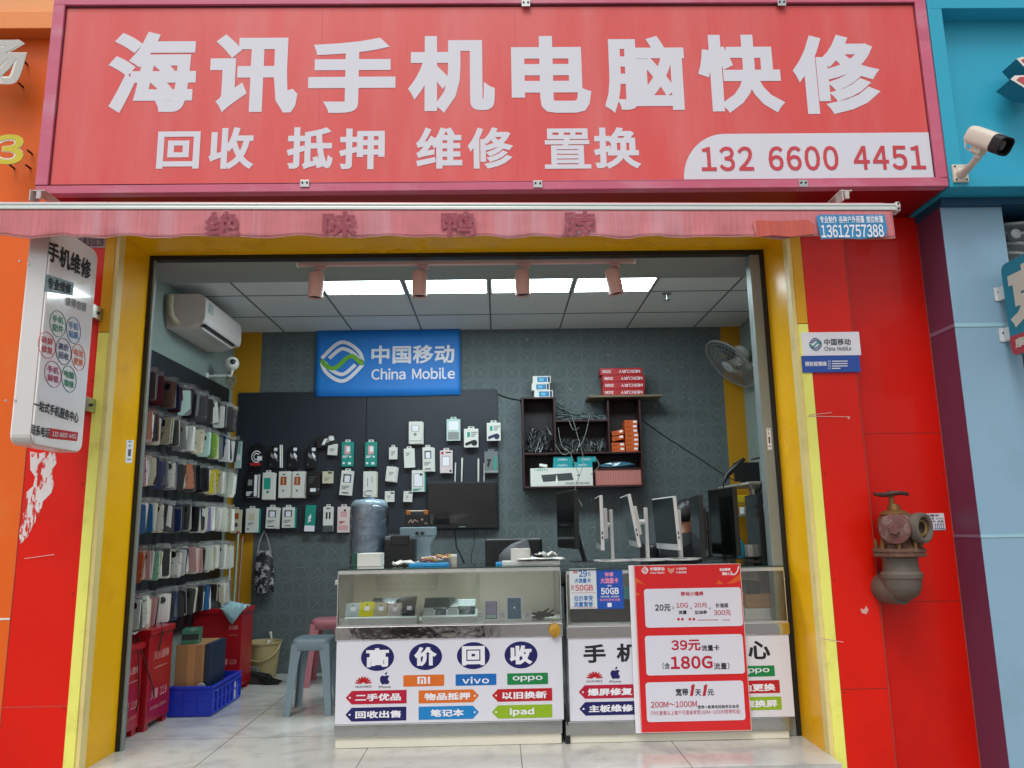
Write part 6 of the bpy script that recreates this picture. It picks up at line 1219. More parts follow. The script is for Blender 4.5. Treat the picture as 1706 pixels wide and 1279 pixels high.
# ---- leaflets on the glass
YL = YC - .0045
def leaf(label, b, m): q = quadY(*b, YL); o = thing('leaflet', label, 'leaflet', q[3]); MB().slab(q, .0012).build('sheet', m, o); return o
PK = mat('print_rose', '#c8485c', 1, .5); LB2 = mat('print_mediumblue', '#2c70b4', 1, .5)
l1 = leaf('white leaflet with blue and red figures on the counter glass', (949, 947, 994, 1014), mat('leaflet_white', '#d4dce0', 1, .5))
QL = lambda *b: quadY(*b, YL)
t = MB(); t.text('最高', QL(955, 951, 962, 955), .02, .001); t.text('50GB', QL(958, 974, 988, 984), .025, .001); t.text('流量', QL(951, 974, 956, 983), .0, .001); t.build('lettering', PK, l1)
t = MB(); t.text('29', QL(964, 950, 978, 961), .03, .001); t.text('元', QL(979, 953, 984, 960), .02, .001); t.text('大流量卡', QL(957, 963, 984, 971), .03, .001); t.text('低价享受', QL(956, 992, 988, 1001), .02, .001); t.text('流量管够', QL(956, 1002, 988, 1011), .02, .001); t.build('lettering', LB2, l1)
m = MB()
for b in ((951.5, 987, 992, 987.6), (951.5, 1012, 992, 1012.6)): m.face(*[p - Vector((0, .001, 0)) for p in quadY(*b, YL)])
m.build('print', PK, l1)
l2 = leaf('blue leaflet with white and pink lettering on the counter glass', (994.5, 947, 1038, 1014), mat('leaflet_blue', '#1450b0', 1, .45, var=.12, scale=10))
t = MB(); t.text('大流量卡', QL(1000, 962, 1030, 972), .05, .001); t.text('惊喜', QL(1007, 953, 1022, 960), .04, .001); t.text('每月免费领流量', QL(999, 997, 1033, 1001), .02, .001); t.build('lettering', mat('print_candy', '#e08cb0', 1, .5), l2)
t = MB(); t.text('50GB', QL(1001, 979, 1031, 990), .04, .001); t.text('国内流量 全国通用', QL(1001, 992, 1031, 995), .01, .001); t.text('高达', QL(1012, 974, 1019, 977), .02, .001); t.rrect(0, 0, 1, 1, .1, QL(1012, 1004, 1019, 1011), .001); t.build('lettering', WPRINT, l2)
# ---- red poster board
YPo = -.085
po = thing('poster_board', 'tall red poster board with white price panels leaning on the right counter', 'poster', at(1157, 1219, YPo))
q = quadY(1062, 940, 1243, 1219, YPo); PRD2 = mat('poster_red', '#d4141c', 1, .35, var=.06, scale=3, coat=.2)
MB().slab(q, .006).build('board', PRD2, po, bevel=.001)
q2 = [p + Vector((-.03 if i in (0, 3) else -.06, .0105, -.004 if i > 1 else 0)) for i, p in enumerate(q)]; MB().slab(q2, .008).build('backing', WPRINT, po)
QP = lambda *b: quadY(*b, YPo)
m = MB()
for P in ([(0, .07), (.1, .12), (.02, .105), (0, .2)], [(0, .16), (.05, .18), (0, .19)], [(1, .06), (.86, .125), (.93, .12), (1, .1)], [(.76, .125), (.79, .1), (.83, .125)], [(1, .16), (.97, .2), (1, .22)]): m.poly(P, q, .0006)
m.build('print', mat('poster_orange', '#dc5c1c', 1, .4), po)
m = MB(); e = .008
for x0, y0, x1, y1 in ((0, 0, 1, .0035), (0, .9965, 1, 1), (0, .0035, .006, .9965), (.994, .0035, 1, .9965)): m.poly([(x0, y0), (x1, y0), (x1, y1), (x0, y1)], q, .0012)
m.build('print', mat('poster_edge', '#d8b0a8', 1, .5), po)
wave_logo(QP(1069, 944, 1080, 956), WPRINT, WPRINT, po, .001)
t = MB(); t.text('中国移动', QP(1083, 944.5, 1107, 950.5), .03, .001); t.text('China Mobile', QP(1083, 952, 1107, 955.5), .015, .001); t.text('心级服务', QP(1126, 945, 1144, 949), .01, .001); t.text('让爱连接', QP(1126, 951, 1144, 955), .01, .001); t.text('自由畅享', QP(1199, 946, 1217, 951), .04, .001); t.text('精彩人生', QP(1203, 953, 1221, 958), .04, .001); t.stroke(smooth2([(.0, .6), (.3, 1), (.75, .7), (1, 0)]), .12, QP(1217, 943, 1231, 957), .001); t.build('lettering', WPRINT, po)
MB().poly([(.0, .1), (.5, .3), (1, .1), (.9, .6), (.5, 1), (.1, .6)], QP(1112, 944, 1124, 956), .001).build('logo', mat('poster_gold', '#d89078', 1, .4), po)
def panel(b): return MB().rrect(0, 0, 1, 1, .03, QP(*b), .0018, ra=2.5).build('white_panel', mat('poster_white', '#dadae6', 1, .4, var=.02), po)
TO = .003
PRI = mat('poster_crimson', '#b81430', 1, .5)
def tx2(par, m, *items):
    for body, b, bold in items: t = MB(); t.text(body, QP(*b), bold, TO); t.build('lettering', m, par)
p1 = panel((1074, 979.5, 1236, 1044))
tx2(p1, PRI, ('移动小福券', (1134, 985, 1172, 992.5), .03), ('10G', (1126.5, 1004, 1146, 1012), .012), ('20元', (1156, 1004, 1178, 1012), .012), ('300元', (1189, 1016, 1217.5, 1025), .015))
tx2(p1, BLK, ('20元', (1091, 1006.5, 1117, 1018), .03), ('=', (1119.5, 1011, 1123, 1014), 0), ('流量', (1130, 1016.5, 1144, 1023), .025), ('+', (1149, 1011, 1153, 1015), .02), ('加油券', (1157, 1016.5, 1178, 1023), .025), ('+', (1180.5, 1011, 1184.5, 1015), .02), ('价值超', (1192, 1004.5, 1213, 1012), .02))
m = MB(); [m.disc((.5, .5), .5, QP(x, 1029, x + 4.5, 1033.5), .003, 12) for x in (1128, 1134.5, 1147, 1153.5)]; m.face(*[p - Vector((0, .003, 0)) for p in QP(1162, 1032, 1197, 1033)]); m.face(*[p - Vector((0, .003, 0)) for p in QP(1203, 1032, 1216, 1033)]); m.build('print', PRI, p1)
p2 = panel((1075.5, 1057.5, 1239, 1123.5))
tx2(p2, PRI, ('39元', (1118, 1065.5, 1167, 1084), .03), ('180G', (1117, 1092.5, 1187, 1114), .035)); tx2(p2, BLK, ('流量卡', (1168.5, 1074, 1198, 1084), .02), ('(含', (1103.5, 1103.5, 1116, 1114.5), .015), ('流量)', (1189, 1103.5, 1215, 1115), .015))
p3 = panel((1076.5, 1135, 1240, 1201))
def one(b):
    q_ = QP(*b); t = MB(); t.poly([(.35, .22), (.62, 0), (1, 0), (.6, 1), (.15, 1), (.45, .25)], q_, TO); t.build('lettering', PRI, p3)
one((1147, 1140, 1158, 1159)); one((1168, 1140, 1179, 1159))
tx2(p3, BLK, ('宽带', (1125, 1146.5, 1146.5, 1159), .03), ('天', (1158, 1148, 1168, 1159), .03), ('元', (1178.5, 1148, 1189, 1158.5), .03), ('宽带+高清电视服务及会员', (1162, 1174, 1231, 1180), .015)); tx2(p3, PRI, ('200M~1000M', (1084, 1168, 1161, 1178), .015), ('(79元套餐以上客户可直接享受200M-1000M宽带权益)', (1083, 1182.5, 1234, 1190), .0))
# small labels on the frame
for b, X_, lab in (((211, 733, 222, 771), -2.249, 'small white barcode label on the left yellow reveal'), ((1277, 712, 1285, 750), 1.689, 'small white barcode label on the right shutter guide')):
    cx = (b[0] + b[2]) / 2
    if X_ < 0: q = [atx(*p, X_ + .001) for p in ((211, 733), (223, 733), (220, 771), (209, 771))]
    else: q = quadY(1278, 713, 1285, 749, .0085)
    o = thing('barcode_label', lab, 'label', q[3]); MB().slab(q, .0012).build('sheet', WPRINT, o); m = MB(); m.poly([(.3, .4), (.7, .4), (.7, .7), (.3, .7)], q, .0008); m.poly([(.35, .2), (.55, .2), (.55, .28), (.35, .28)], q, .0008); m.poly([(.2, .05), (.7, .05), (.7, .09), (.2, .09)], q, .0008); m.poly([(.2, .82), (.8, .82), (.8, .86), (.2, .86)], q, .0008); m.build('print', mat('label_grey', '#50545a', 1, .6), o)
# ================================================================ things on and behind the counters
DZ = ZT
# computers for sale on the right counter
AIOW = mat('computer_white', '#d4d4d2', 1, .35, var=.02); SCR = mat('screen_dark', '#0e1210', 1, .12, coat=.6)
def computer(label, pn, pf, yt, yb, Yn, w, white=True, pole=None, lean=0, arm=True, base=True):
    """an upright screen: near edge at pixel pn and depth Yn, far edge towards pixel pf, width w"""
    ym = (yt + yb) / 2; n0 = at(pn, ym, Yn); best = None
    for k in range(-60, 61):
        f_ = at(pf, ym, Yn + w * k / 60); e = abs((f_.xy - n0.xy).length - w)
        if k > 0 and (best is None or e < best[0]): best = (e, f_)
    f_ = best[1]; dx = Vector((f_.x - n0.x, f_.y - n0.y, 0)).normalized(); nr = Vector((-dx.y, dx.x, 0))      # nr points to the left (screen side)
    if nr.x > 0: nr = -nr
    z0, z1 = at(pn, yb, Yn).z, at(pn, yt, Yn).z; M0 = Matrix.Translation((n0.x, n0.y, z0)) @ Matrix.Rotation(R_(lean), 4, dx) @ Matrix((dx, -nr, Vector((0, 0, 1)))).transposed().to_4x4()
    h = z1 - z0; bc = Vector((n0.x, n0.y, 0)) + dx * w * .5 - nr * .09; pole = pole or .75
    o = thing('computer', label, 'computer', (bc.x, bc.y, DZ), 'screens on the right counter'); body = AIOW if white else DARK
    MB().box2(0, w, 0, .022 if white else .03, 0, h, M0).build('body', body, o, bevel=.003)
    MB().box2(.006, w - .006, -.0015, -.0002, .04 if white else .014, h - .008, M0).build('screen', SCR, o)
    MB().box2(.1, w - .1, .0222, .055, .07, h - .08, M0).build('housing', body, o, bevel=.006)
    m = MB()
    for zz in (.07, .1): m.box2(-.0012, -.0002, .007, .015, zz, zz + .018, M0)
    m.build('ports', DARK, o)
    ph = z0 + h * pole - DZ
    if base:
        m = MB(); m.box2(-.022, .022, -.011, .011, .012, ph, Matrix.Translation((bc.x, bc.y, DZ)) @ Matrix((dx, -nr, Vector((0, 0, 1)))).transposed().to_4x4()); m.build('stand', body, o, bevel=.003)
        a = M0 @ Vector((w * .5, .05, h * .45)); MB().cyl(a, (bc.x, bc.y, a.z), .018, n=12).build('hinge', body, o, smooth=True)
        MB().lathe((bc.x, bc.y, DZ + .0005), (0, 0, 1), ((.001, 0), (.125, 0), (.128, .004), (.125, .01), (.03, .013), (.001, .013)), 36, cap=False).build('base', body, o, smooth=True)
    return o
computer('black monitor turned left, leftmost of the screens on the right counter', 957, 928, 815, 915, .14, .5, False, base=False)
m0 = [at(955, 868, .34), at(965, 905, .34), at(975, 940, .34)]
t = thing('monitor_stand', 'black slanted stand leg behind the leftmost black monitor', 'stand', (m0[2].x, .34, DZ)); MB().tube([m0[0], m0[1], Vector((m0[2].x, .34, DZ + .004))], [.02, .017, .014], 8).build('leg', DARK, t, smooth=True); BX(m0[2].x - .1, m0[2].x + .05, .26, .42, DZ + .0004, DZ + .006).build('foot', DARK, t, bevel=.002)
computer('white all in one computer seen edge on, second screen from the left', 1000, 992, 825, 917, .12, .5)
computer('white all in one computer tilted back, middle of the three white ones', 1061, 1047, 822, 912, .12, .5, lean=-9)
computer('white all in one computer showing its black screen, nearest the red poster', 1128, 1092, 826, 917, .12, .5, lean=-3)
computer('narrow black monitor edge on, right of the white computers', 1166, 1152, 824, 935, .2, .5, False, base=True)
computer('broad black monitor seen from the front, right of the narrow black one', 1224, 1182, 810, 926, .16, .5, False, base=True)
computer('black monitor turned edge on at the right end of the counter', 1266, 1244, 822, 936, .2, .42, False, base=True)
# seat and person behind the screens
px_, py_ = at(1146, 865, 1.35).x, 1.35
SKIN = mat('skin', '#c08a6c', 1, .5, var=.05); HAIR = mat('hair_black', '#120f0e', 1, .45, var=.3, scale=40, stretch=(6, 6, 1)); CLO = mat('clothes_black', '#1a1b1f', 1, .85, var=.15, scale=12)
def skinned(name, nodes, edges, mt, parent, lv=2):
    me = bpy.data.meshes.new(name); me.from_pydata([n[:3] for n in nodes], edges, []); me.materials.append(mt)
    o = bpy.data.objects.new(name, me); COL.objects.link(o); o.parent = parent; o.matrix_parent_inverse = Matrix.Translation(-BASE[parent.name]); BASE[o.name] = Vector()
    o.modifiers.new('skin', 'SKIN'); sv = me.skin_vertices[0].data
    for i, n in enumerate(nodes): sv[i].radius = (n[3], n[4] if len(n) > 4 else n[3])
    sv[0].use_root = True; sb_ = o.modifiers.new('smooth', 'SUBSURF'); sb_.levels = lv; sb_.render_levels = lv; me.polygons.foreach_set('use_smooth', [True] * len(me.polygons)); return o
man = thing('person', 'seated person with black hair and dark clothes turned away behind the screens', 'person', (px_ - .05, py_, .001))
zc = at(1146, 862, 1.35).z
ch_ = thing('office_chair', 'black office chair with the seated person behind the screens', 'chair', (px_ - .08, py_, .001))
BX(px_ - .3, px_ + .16, py_ - .22, py_ + .22, .4, .47).build('seat', DARK, ch_, bevel=.03, seg=3); BX(px_ - .36, px_ - .28, py_ - .21, py_ + .21, .5, zc - .2).build('backrest', DARK, ch_, bevel=.03, seg=3); MB().cyl((px_ - .08, py_, .08), (px_ - .08, py_, .4), .025).build('stem', DARK, ch_)
m = MB()
for k in range(5): a = R_(72 * k + 10); m.tube([(px_ - .08, py_, .09), (px_ - .08 + .27 * math.cos(a), py_ + .27 * math.sin(a), .035)], [.025, .018], 8)
m.build('base', DARK, ch_)
X_, Y_ = px_, py_
nodes = [(X_ - .12, Y_, .55, .13, .16), (X_ - .13, Y_, .75, .11, .15), (X_ - .11, Y_, zc - .36, .12, .17), (X_ - .07, Y_, zc - .2, .07, .09), (X_ - .04, Y_, zc - .13, .052), (X_ - .02, Y_, zc - .07, .06), (X_ + .0, Y_, zc + .0, .078, .07), (X_ - .005, Y_, zc + .06, .07, .065),
    (X_ - .09, Y_ - .17, zc - .23, .055), (X_ + .04, Y_ - .22, zc - .46, .042), (X_ + .24, Y_ - .14, zc - .42, .032), (X_ - .09, Y_ + .17, zc - .23, .055), (X_ + .04, Y_ + .22, zc - .46, .042), (X_ + .24, Y_ + .14, zc - .42, .032),
    (X_ - .02, Y_ - .1, .55, .085), (X_ + .28, Y_ - .12, .55, .065), (X_ + .26, Y_ - .12, .1, .045), (X_ + .36, Y_ - .12, .05, .04), (X_ - .02, Y_ + .1, .55, .085), (X_ + .28, Y_ + .12, .55, .065), (X_ + .26, Y_ + .12, .1, .045), (X_ + .36, Y_ + .12, .05, .04)]
edges = [(0, 1), (1, 2), (2, 3), (3, 4), (4, 5), (5, 6), (6, 7), (3, 8), (8, 9), (9, 10), (3, 11), (11, 12), (12, 13), (0, 14), (14, 15), (15, 16), (16, 17), (0, 18), (18, 19), (19, 20), (20, 21)]
for s_, b_ in ((-1, 10), (1, 13)):
    wx_, wy_, wz_ = nodes[b_][:3]; nodes.append((wx_ + .06, wy_, wz_, .03, .018)); pi_ = len(nodes) - 1; edges.append((b_, pi_))
    for k, L_ in enumerate((.07, .08, .075, .06)):
        oy = (-.03 + .02 * k); nodes.append((wx_ + .1, wy_ + oy, wz_, .0085)); nodes.append((wx_ + .1 + L_ * .55, wy_ + oy, wz_ - .012, .008)); nodes.append((wx_ + .1 + L_ * .9, wy_ + oy, wz_ - .035, .007)); q_ = len(nodes); edges += [(pi_, q_ - 3), (q_ - 3, q_ - 2), (q_ - 2, q_ - 1)]
    nodes.append((wx_ + .055, wy_ - s_ * .04, wz_ - .005, .0095)); nodes.append((wx_ + .09, wy_ - s_ * .055, wz_ - .02, .008)); q_ = len(nodes); edges += [(pi_, q_ - 2), (q_ - 2, q_ - 1)]
skinned('body', nodes, edges, SKIN, man)
# face details and hair sit on the head
hc = Vector((X_, Y_, zc + .02))
m = MB()
for s_ in (-1, 1):
    m.add([hc + Vector(p) for p in ((-.005, s_ * .072, .02), (.018, s_ * .076, .02), (.022, s_ * .08, -.01), (.008, s_ * .079, -.045), (-.008, s_ * .076, -.03), (.006, s_ * .092, .014), (.012, s_ * .094, -.012), (.004, s_ * .09, -.034))], [(0, 1, 5), (1, 2, 6, 5), (2, 3, 7, 6), (3, 4, 7), (4, 0, 5, 7), (5, 6, 7)])
m.add([hc + Vector(p) for p in ((.068, -.012, 0), (.068, .012, 0), (.098, 0, -.03), (.075, -.016, -.04), (.075, .016, -.04), (.07, 0, .03))], [(0, 5, 2), (5, 1, 2), (0, 2, 3), (1, 4, 2), (3, 2, 4)]); m.build('ears_and_nose', SKIN, man, smooth=True)
m = MB(); [m.lathe(hc + Vector((.062, s_ * .03, .005)), (1, 0, 0), ((.001, .018), (.009, .014), (.011, .0)), 10) for s_ in (-1, 1)]; m.build('eyes', DARK, man, smooth=True)
m = MB(); m.tube([hc + Vector((.07, -.022, -.068)), hc + Vector((.078, 0, -.066)), hc + Vector((.07, .022, -.068))], .006, 6); m.build('mouth', mat('lips', '#8c5048', 1, .5), man, smooth=True)
m = MB(); V = []; nh = 28
for j in range(12):
    for i in range(nh):
        th_ = math.pi * j / 11 * .66; a = 2 * math.pi * i / nh; fwd = math.cos(a); lim = 1.0 if fwd < .35 else (.62 if fwd > .75 else .8); th_ *= lim
        V.append(hc + Vector((-.012 + .108 * math.sin(th_) * fwd, .092 * math.sin(th_) * math.sin(a), .02 + .108 * math.cos(th_) - (.02 if fwd < 0 else 0) * math.sin(th_) + .004 * noise.noise(Vector((i * 1.7, j * 1.1, 0))))))
m.add(V, [(j * nh + i, j * nh + (i + 1) % nh, (j + 1) * nh + (i + 1) % nh, (j + 1) * nh + i) for j in range(11) for i in range(nh)])
ho = m.build('hair', HAIR, man, smooth=True); md = ho.modifiers.new('thick', 'SOLIDIFY'); md.thickness = .012; md.offset = -1
def shell(nm, rings, mt):  # loose clothing lofted round the torso
    m = MB(); n = 20; V = [Vector((cx + rx * math.cos(2 * math.pi * i / n), Y_ + ry * math.sin(2 * math.pi * i / n), z)) for cx, rx, ry, z in rings for i in range(n)]
    m.add(V, [(j * n + i, j * n + (i + 1) % n, (j + 1) * n + (i + 1) % n, (j + 1) * n + i) for j in range(len(rings) - 1) for i in range(n)]); return m.build(nm, mt, man, smooth=True)
shell('shirt', [(X_ - .12, .17, .21, .5), (X_ - .13, .15, .2, .75), (X_ - .11, .155, .23, zc - .36), (X_ - .09, .13, .25, zc - .24), (X_ - .075, .115, .2, zc - .175), (X_ - .06, .09, .12, zc - .14), (X_ - .045, .072, .075, zc - .115)], CLO)
for s_ in (-1, 1):
    m = MB(); m.tube([(X_ - .09, Y_ + s_ * .18, zc - .23), (X_ - .02, Y_ + s_ * .21, zc - .36), (X_ + .04, Y_ + s_ * .22, zc - .46), (X_ + .2, Y_ + s_ * .15, zc - .43)], [.075, .066, .056, .044], 12); m.build('sleeve', CLO, man, smooth=True)
    m = MB(); m.tube([(X_ - .1, Y_ + s_ * .1, .55), (X_ + .28, Y_ + s_ * .12, .55), (X_ + .275, Y_ + s_ * .12, .5), (X_ + .26, Y_ + s_ * .12, .09)], [.105, .085, .08, .065], 12); m.build('trouser_leg', CLO, man, smooth=True)
# second chair
c0 = at(824, 930, 1.1).x; oc = thing('office_chair', 'black office chair back showing behind the grey bag', 'chair', (c0, 1.1, .001)); zt2_ = at(824, 897, 1.1).z
BX(c0 - .07, c0 + .36, 1.08, 1.14, .5, zt2_).build('backrest', DARK, oc, bevel=.02, seg=3); BX(c0 - .08, c0 + .36, 1.15, 1.55, .42, .48).build('seat', DARK, oc, bevel=.03, seg=3); MB().cyl((c0 + .14, 1.35, .05), (c0 + .14, 1.35, .42), .03).build('stem', DARK, oc)
# back table with water bottle, grey machine, radio
bt = thing('work_table', 'white work table behind the left counter carrying the water bottle', 'table', (-.6, 1.0, .001)); ZTB = .9
BX(-1.15, -.05, .75, 1.25, ZTB - .03, ZTB).build('tabletop', LAM, bt, bevel=.003)
for xx in (-1.1, -.1):
    for yy in (.8, 1.2): BX(xx - .02, xx + .02, yy - .02, yy + .02, .001, ZTB - .0305).build('leg', STEEL, bt)
bx0 = at(615, 880, .95).x; zt3, zb3 = at(615, 831, .95).z, at(615, 932, .95).z
wb = thing('water_bottle', 'large blue water bottle wrapped in clear plastic behind the left counter', 'bottle', (bx0, .95, ZTB)); hb = zt3 - zb3; rb = .134
WBM = mat('water_blue', '#b4d0e4', 1, .12, var=.2, scale=5, coat=.6, bump=.6, bscale=9, stretch=(1, 1, 2.5), trans=.45)
prof = [(.001, 0), (.03, .0), (.035, ZTB * 0 + .04), (.11, .07)] + [(rb - (.006 if k % 2 else 0), .08 + (hb + (zb3 - ZTB) - .13) * k / 10) for k in range(11)] + [(rb * .97, zt3 - ZTB - .03), (rb * .8, zt3 - ZTB - .008), (rb * .3, zt3 - ZTB), (.001, zt3 - ZTB)]
m = MB(); n = 48; V = []
for j, (r_, h_) in enumerate(prof):
    for i in range(n): a = 2 * math.pi * i / n; k = 1 + (.03 * noise.noise(Vector((math.cos(a) * 2.2, math.sin(a) * 2.2, h_ * 9 + math.sin(a * 2)))) if j > 3 else 0); V.append((bx0 + r_ * k * math.cos(a), .95 + r_ * k * math.sin(a), ZTB + .0005 + h_))
m.add(V, [(j * n + i, j * n + (i + 1) % n, (j + 1) * n + (i + 1) % n, (j + 1) * n + i) for j in range(len(prof) - 1) for i in range(n)]); m.build('body', WBM, wb, smooth=True)
m = MB(); V = []; nj = 14
for j in range(nj):
    for i in range(n):
        a = 2 * math.pi * i / n; v = j / (nj - 1); k = 1.045 + .04 * noise.noise(Vector((math.cos(a) * 3, math.sin(a) * 3 + v, v * 4))) + .02 * noise.noise(Vector((math.cos(a) * 9, math.sin(a) * 9, v * 7)))
        r_ = rb * k * (1 if v < .9 else (1 - (v - .9) * 9.6 * .95)); V.append((bx0 + r_ * math.cos(a), .95 + r_ * math.sin(a), ZTB + .1 + (zt3 - ZTB - .085) * v))
m.add(V, [(j * n + i, j * n + (i + 1) % n, (j + 1) * n + (i + 1) % n, (j + 1) * n + i) for j in range(nj - 1) for i in range(n)]); m.build('wrapping', glass('clear_film', (.97, .985, 1), .08, 3, bump=1, bscale=13), wb, smooth=True)
# grey blue machine with two knobs, radio with orange handle on top
GB = mat('machine_greyblue', '#8aa0ac', 1, .5, var=.05)
YM = 1.0; mr = rect(666, 878, 724, 893, YM); nx0, nx1 = at(683, 910, YM).x, at(710, 910, YM).x
mc = thing('repair_machine', 'grey blue bench machine with two black knobs behind the left counter', 'machine', ((mr[0] + mr[1]) / 2, YM, ZTB))
BX(mr[0], mr[1], YM, YM + .2, mr[2], mr[3]).build('head', GB, mc, bevel=.006); BX(nx0, nx1 + .02, YM + .001, YM + .19, ZTB + .0005, mr[2] - .0005).build('column', GB, mc, bevel=.006)
MB().prism([(nx1 + .02, YM + .002, mr[2] - .001), (mr[1] - .004, YM + .002, mr[2] - .001), (nx1 + .02, YM + .002, mr[2] - .07)], (0, .18, 0)).build('gusset', GB, mc)
for pxk in (695, 704): c = at(pxk, 888, YM); MB().lathe(c, (0, -1, 0), ((.014, 0), (.013, .02), (.011, .022)), 16).build('knob', DARK, mc, smooth=True)
rd = thing('radio', 'black radio with orange corners and a carrying handle on the bench machine', 'radio', (mr[0] + .1, YM + .08, mr[3])); r4 = rect(674, 857, 714, 877, YM)
BX(r4[0], r4[1], YM + .02, YM + .14, mr[3] + .0005, r4[3]).build('body', DARK, rd, bevel=.005); zz = r4[3]
for a_, b_ in ((r4[0] + .006, r4[0] + .032), (r4[1] - .04, r4[1] - .014)): BX(a_, b_, YM + .05, YM + .11, zz + .0005, zz + .034).build('handle_mount', mat('handle_orange', '#d07820', 1, .4), rd, bevel=.004)
MB().cyl((r4[0] + .032, YM + .08, zz + .026), (r4[1] - .04, YM + .08, zz + .026), .007, n=10).build('handle', mat('handle_grey', '#b4a898', 1, .4), rd, smooth=True)
q = [Vector((x, YM + .02, z)) for x, z in ((r4[0], zz), (r4[1], zz), (r4[1], mr[3]), (r4[0], mr[3]))]; m = MB(); m.stroke(smooth2([(.15, .65), (.25, .4), (.32, .65), (.4, .4), (.5, .55), (.56, .5)]), .05, q, .001); m.disc((.72, .4), .05, q, .001, 14, asp=1.8); m.disc((.85, .7), .03, q, .001, 10, asp=1.8); m.disc((.92, .7), .03, q, .001, 10, asp=1.8); m.build('print', mat('print_pale', '#b89c94', 1, .4), rd)
# black printer in front of it
pr_ = rect(640, 892, 690, 948, .8); pt = thing('printer', 'small black printer with grey shoulders in front of the bench machine', 'printer', ((pr_[0] + pr_[1]) / 2, .85, ZTB)); BX(pr_[0], pr_[1], .8, .98, ZTB + .0005, pr_[3] - .03).build('body', DARK, pt, bevel=.008)
w_ = (pr_[1] - pr_[0]); BX(pr_[0] + w_ * .22, pr_[1] - w_ * .18, .795, .96, pr_[3] - .07, pr_[3]).build('lid', DARK, pt, bevel=.006)
for a_, b_ in ((pr_[0] + .002, pr_[0] + w_ * .2), (pr_[1] - w_ * .17, pr_[1] - .002)): BX(a_, b_, .802, .97, pr_[3] - .0295, pr_[3] - .004).build('shoulder', mat('shoulder_grey', '#6c767c', 1, .4), pt, bevel=.004)
# things lying on the left counter top
a = rect(587, 922, 634, 944, .24); gx = thing('white_carton', 'white carton with a dark green end on the left counter top', 'box', ((a[0] + a[1]) / 2, .3, DZ)); BX(a[0] + .03, a[1], .24, .4, DZ + .0005, a[3]).build('carton', PACKM['white'], gx, bevel=.003); BX(a[0], a[0] + .029, .235, .405, DZ + .0005, a[3] + .004).build('end', mat('end_green', '#0c4c3c', 1, .4), gx, bevel=.002)
a = rect(681, 935, 747, 944, .1); tag(BX(a[0], a[1], .08, .26, DZ + .0005, DZ + .02).build('folder', mat('folder_blue', '#1488c0', 1, .35), bevel=.004), 'bright blue folder lying on the left counter top', 'folder')
a = rect(826, 937, 838, 943, .12); tag(BX(a[0], a[1], .1, .25, DZ + .0005, DZ + .014).build('folder', mat('folder_blue', '#1488c0', 1, .35), bevel=.003), 'short blue folder end beside the paper pile', 'folder')
def paper(label, px, Y, s, rot, m, z, curl=.01, name='paper'):
    c = at(px, 938, Y); m_ = MB(); V = []; Mx = Matrix.Translation((c.x, Y, z)) @ Matrix.Rotation(R_(rot), 4, 'Z')
    for j in range(7):
        for i in range(9): u, v = i / 8 - .5, j / 6 - .5; V.append(Mx @ Vector((u * s[0], v * s[1], .002 + curl * (.6 + noise.noise(Vector((u * 4 + px, v * 4, 0)))))))
    m_.add(V, [(j * 9 + i, j * 9 + i + 1, (j + 1) * 9 + i + 1, (j + 1) * 9 + i) for j in range(6) for i in range(8)]); o = m_.build(name, m, smooth=True); md = o.modifiers.new('thick', 'SOLIDIFY'); md.thickness = .002; return tag(o, label, 'paper')
PAP = mat('paper_white', '#d4d2cc', 1, .7, var=.06)
paper('loose white sheet right of the black printer', 676, .2, (.16, .12), 15, PAP, DZ + .002, .03); paper('white receipts under the coloured wires', 726, .28, (.16, .14), -8, PAP, DZ + .03, .025); paper('large white sheet on the paper pile at the counter end', 900, .14, (.3, .2), 4, PAP, DZ + .026, .012); paper('crumpled white tissue on the paper pile', 910, .2, (.12, .1), 30, PAP, DZ + .04, .03)
a = at(863, 938, .16).x; tag(BX(a - .1, a + .26, .07, .24, DZ + .0005, DZ + .022).build('paper_pile', mat('paper_print', '#c4c4c0', 1, .7, dirt='#6c7074', dirt_amt=.6, dscale=26, stretch=(1, 1, 8)), bevel=.002), 'pile of printed forms at the right end of the left counter', 'papers')
m = MB(); rn = random.Random(12)
for k in range(5): c = at(715 + 6 * k, 930, .22); m.m = k % 3; m.tube([(c.x + .05 * math.cos(t) * rn.uniform(.7, 1.3) , .2 + .04 * math.sin(t), DZ + .035 + .006 * k + .01 * math.sin(2 * t)) for t in [2 * math.pi * i / 14 for i in range(14)]], .004, 5, closed=True)
tag(m.build('wire_coils', [mat('wire_red', '#a83020', 1, .4), mat('wire_yellow', '#c89c28', 1, .4), mat('wire_white', '#c8c8c4', 1, .4)], smooth=True), 'red, yellow and white wire coils on the left counter top', 'wires')
a = at(754, 930, .25); t = thing('jar', 'small jar with a printed label beside the coloured wires', 'jar', (a.x, .25, DZ)); MB().lathe((a.x, .25, DZ + .0005), (0, 0, 1), ((.026, 0), (.028, .004), (.028, .045), (.024, .05)), 18).build('body', mat('jar_label', '#b8b0a4', 1, .4, dirt='#a04038', dirt_amt=.9, dscale=40), t, smooth=True); MB().lathe((a.x, .25, DZ + .0505), (0, 0, 1), ((.028, 0), (.028, .014), (.026, .016)), 18).build('lid', WHITE, t, smooth=True)
a = at(867, 930, .22); t = thing('paper_roll', 'white paper roll standing on the paper pile', 'paper roll', (a.x, .2, DZ + .0225)); m = MB(); m.lathe((a.x, .17, DZ + .0225), (0, 0, 1), ((.02, 0), (.062, 0), (.062, .075), (.02, .075)), 28, cap=False); m.build('roll', PAP, t, smooth=True)
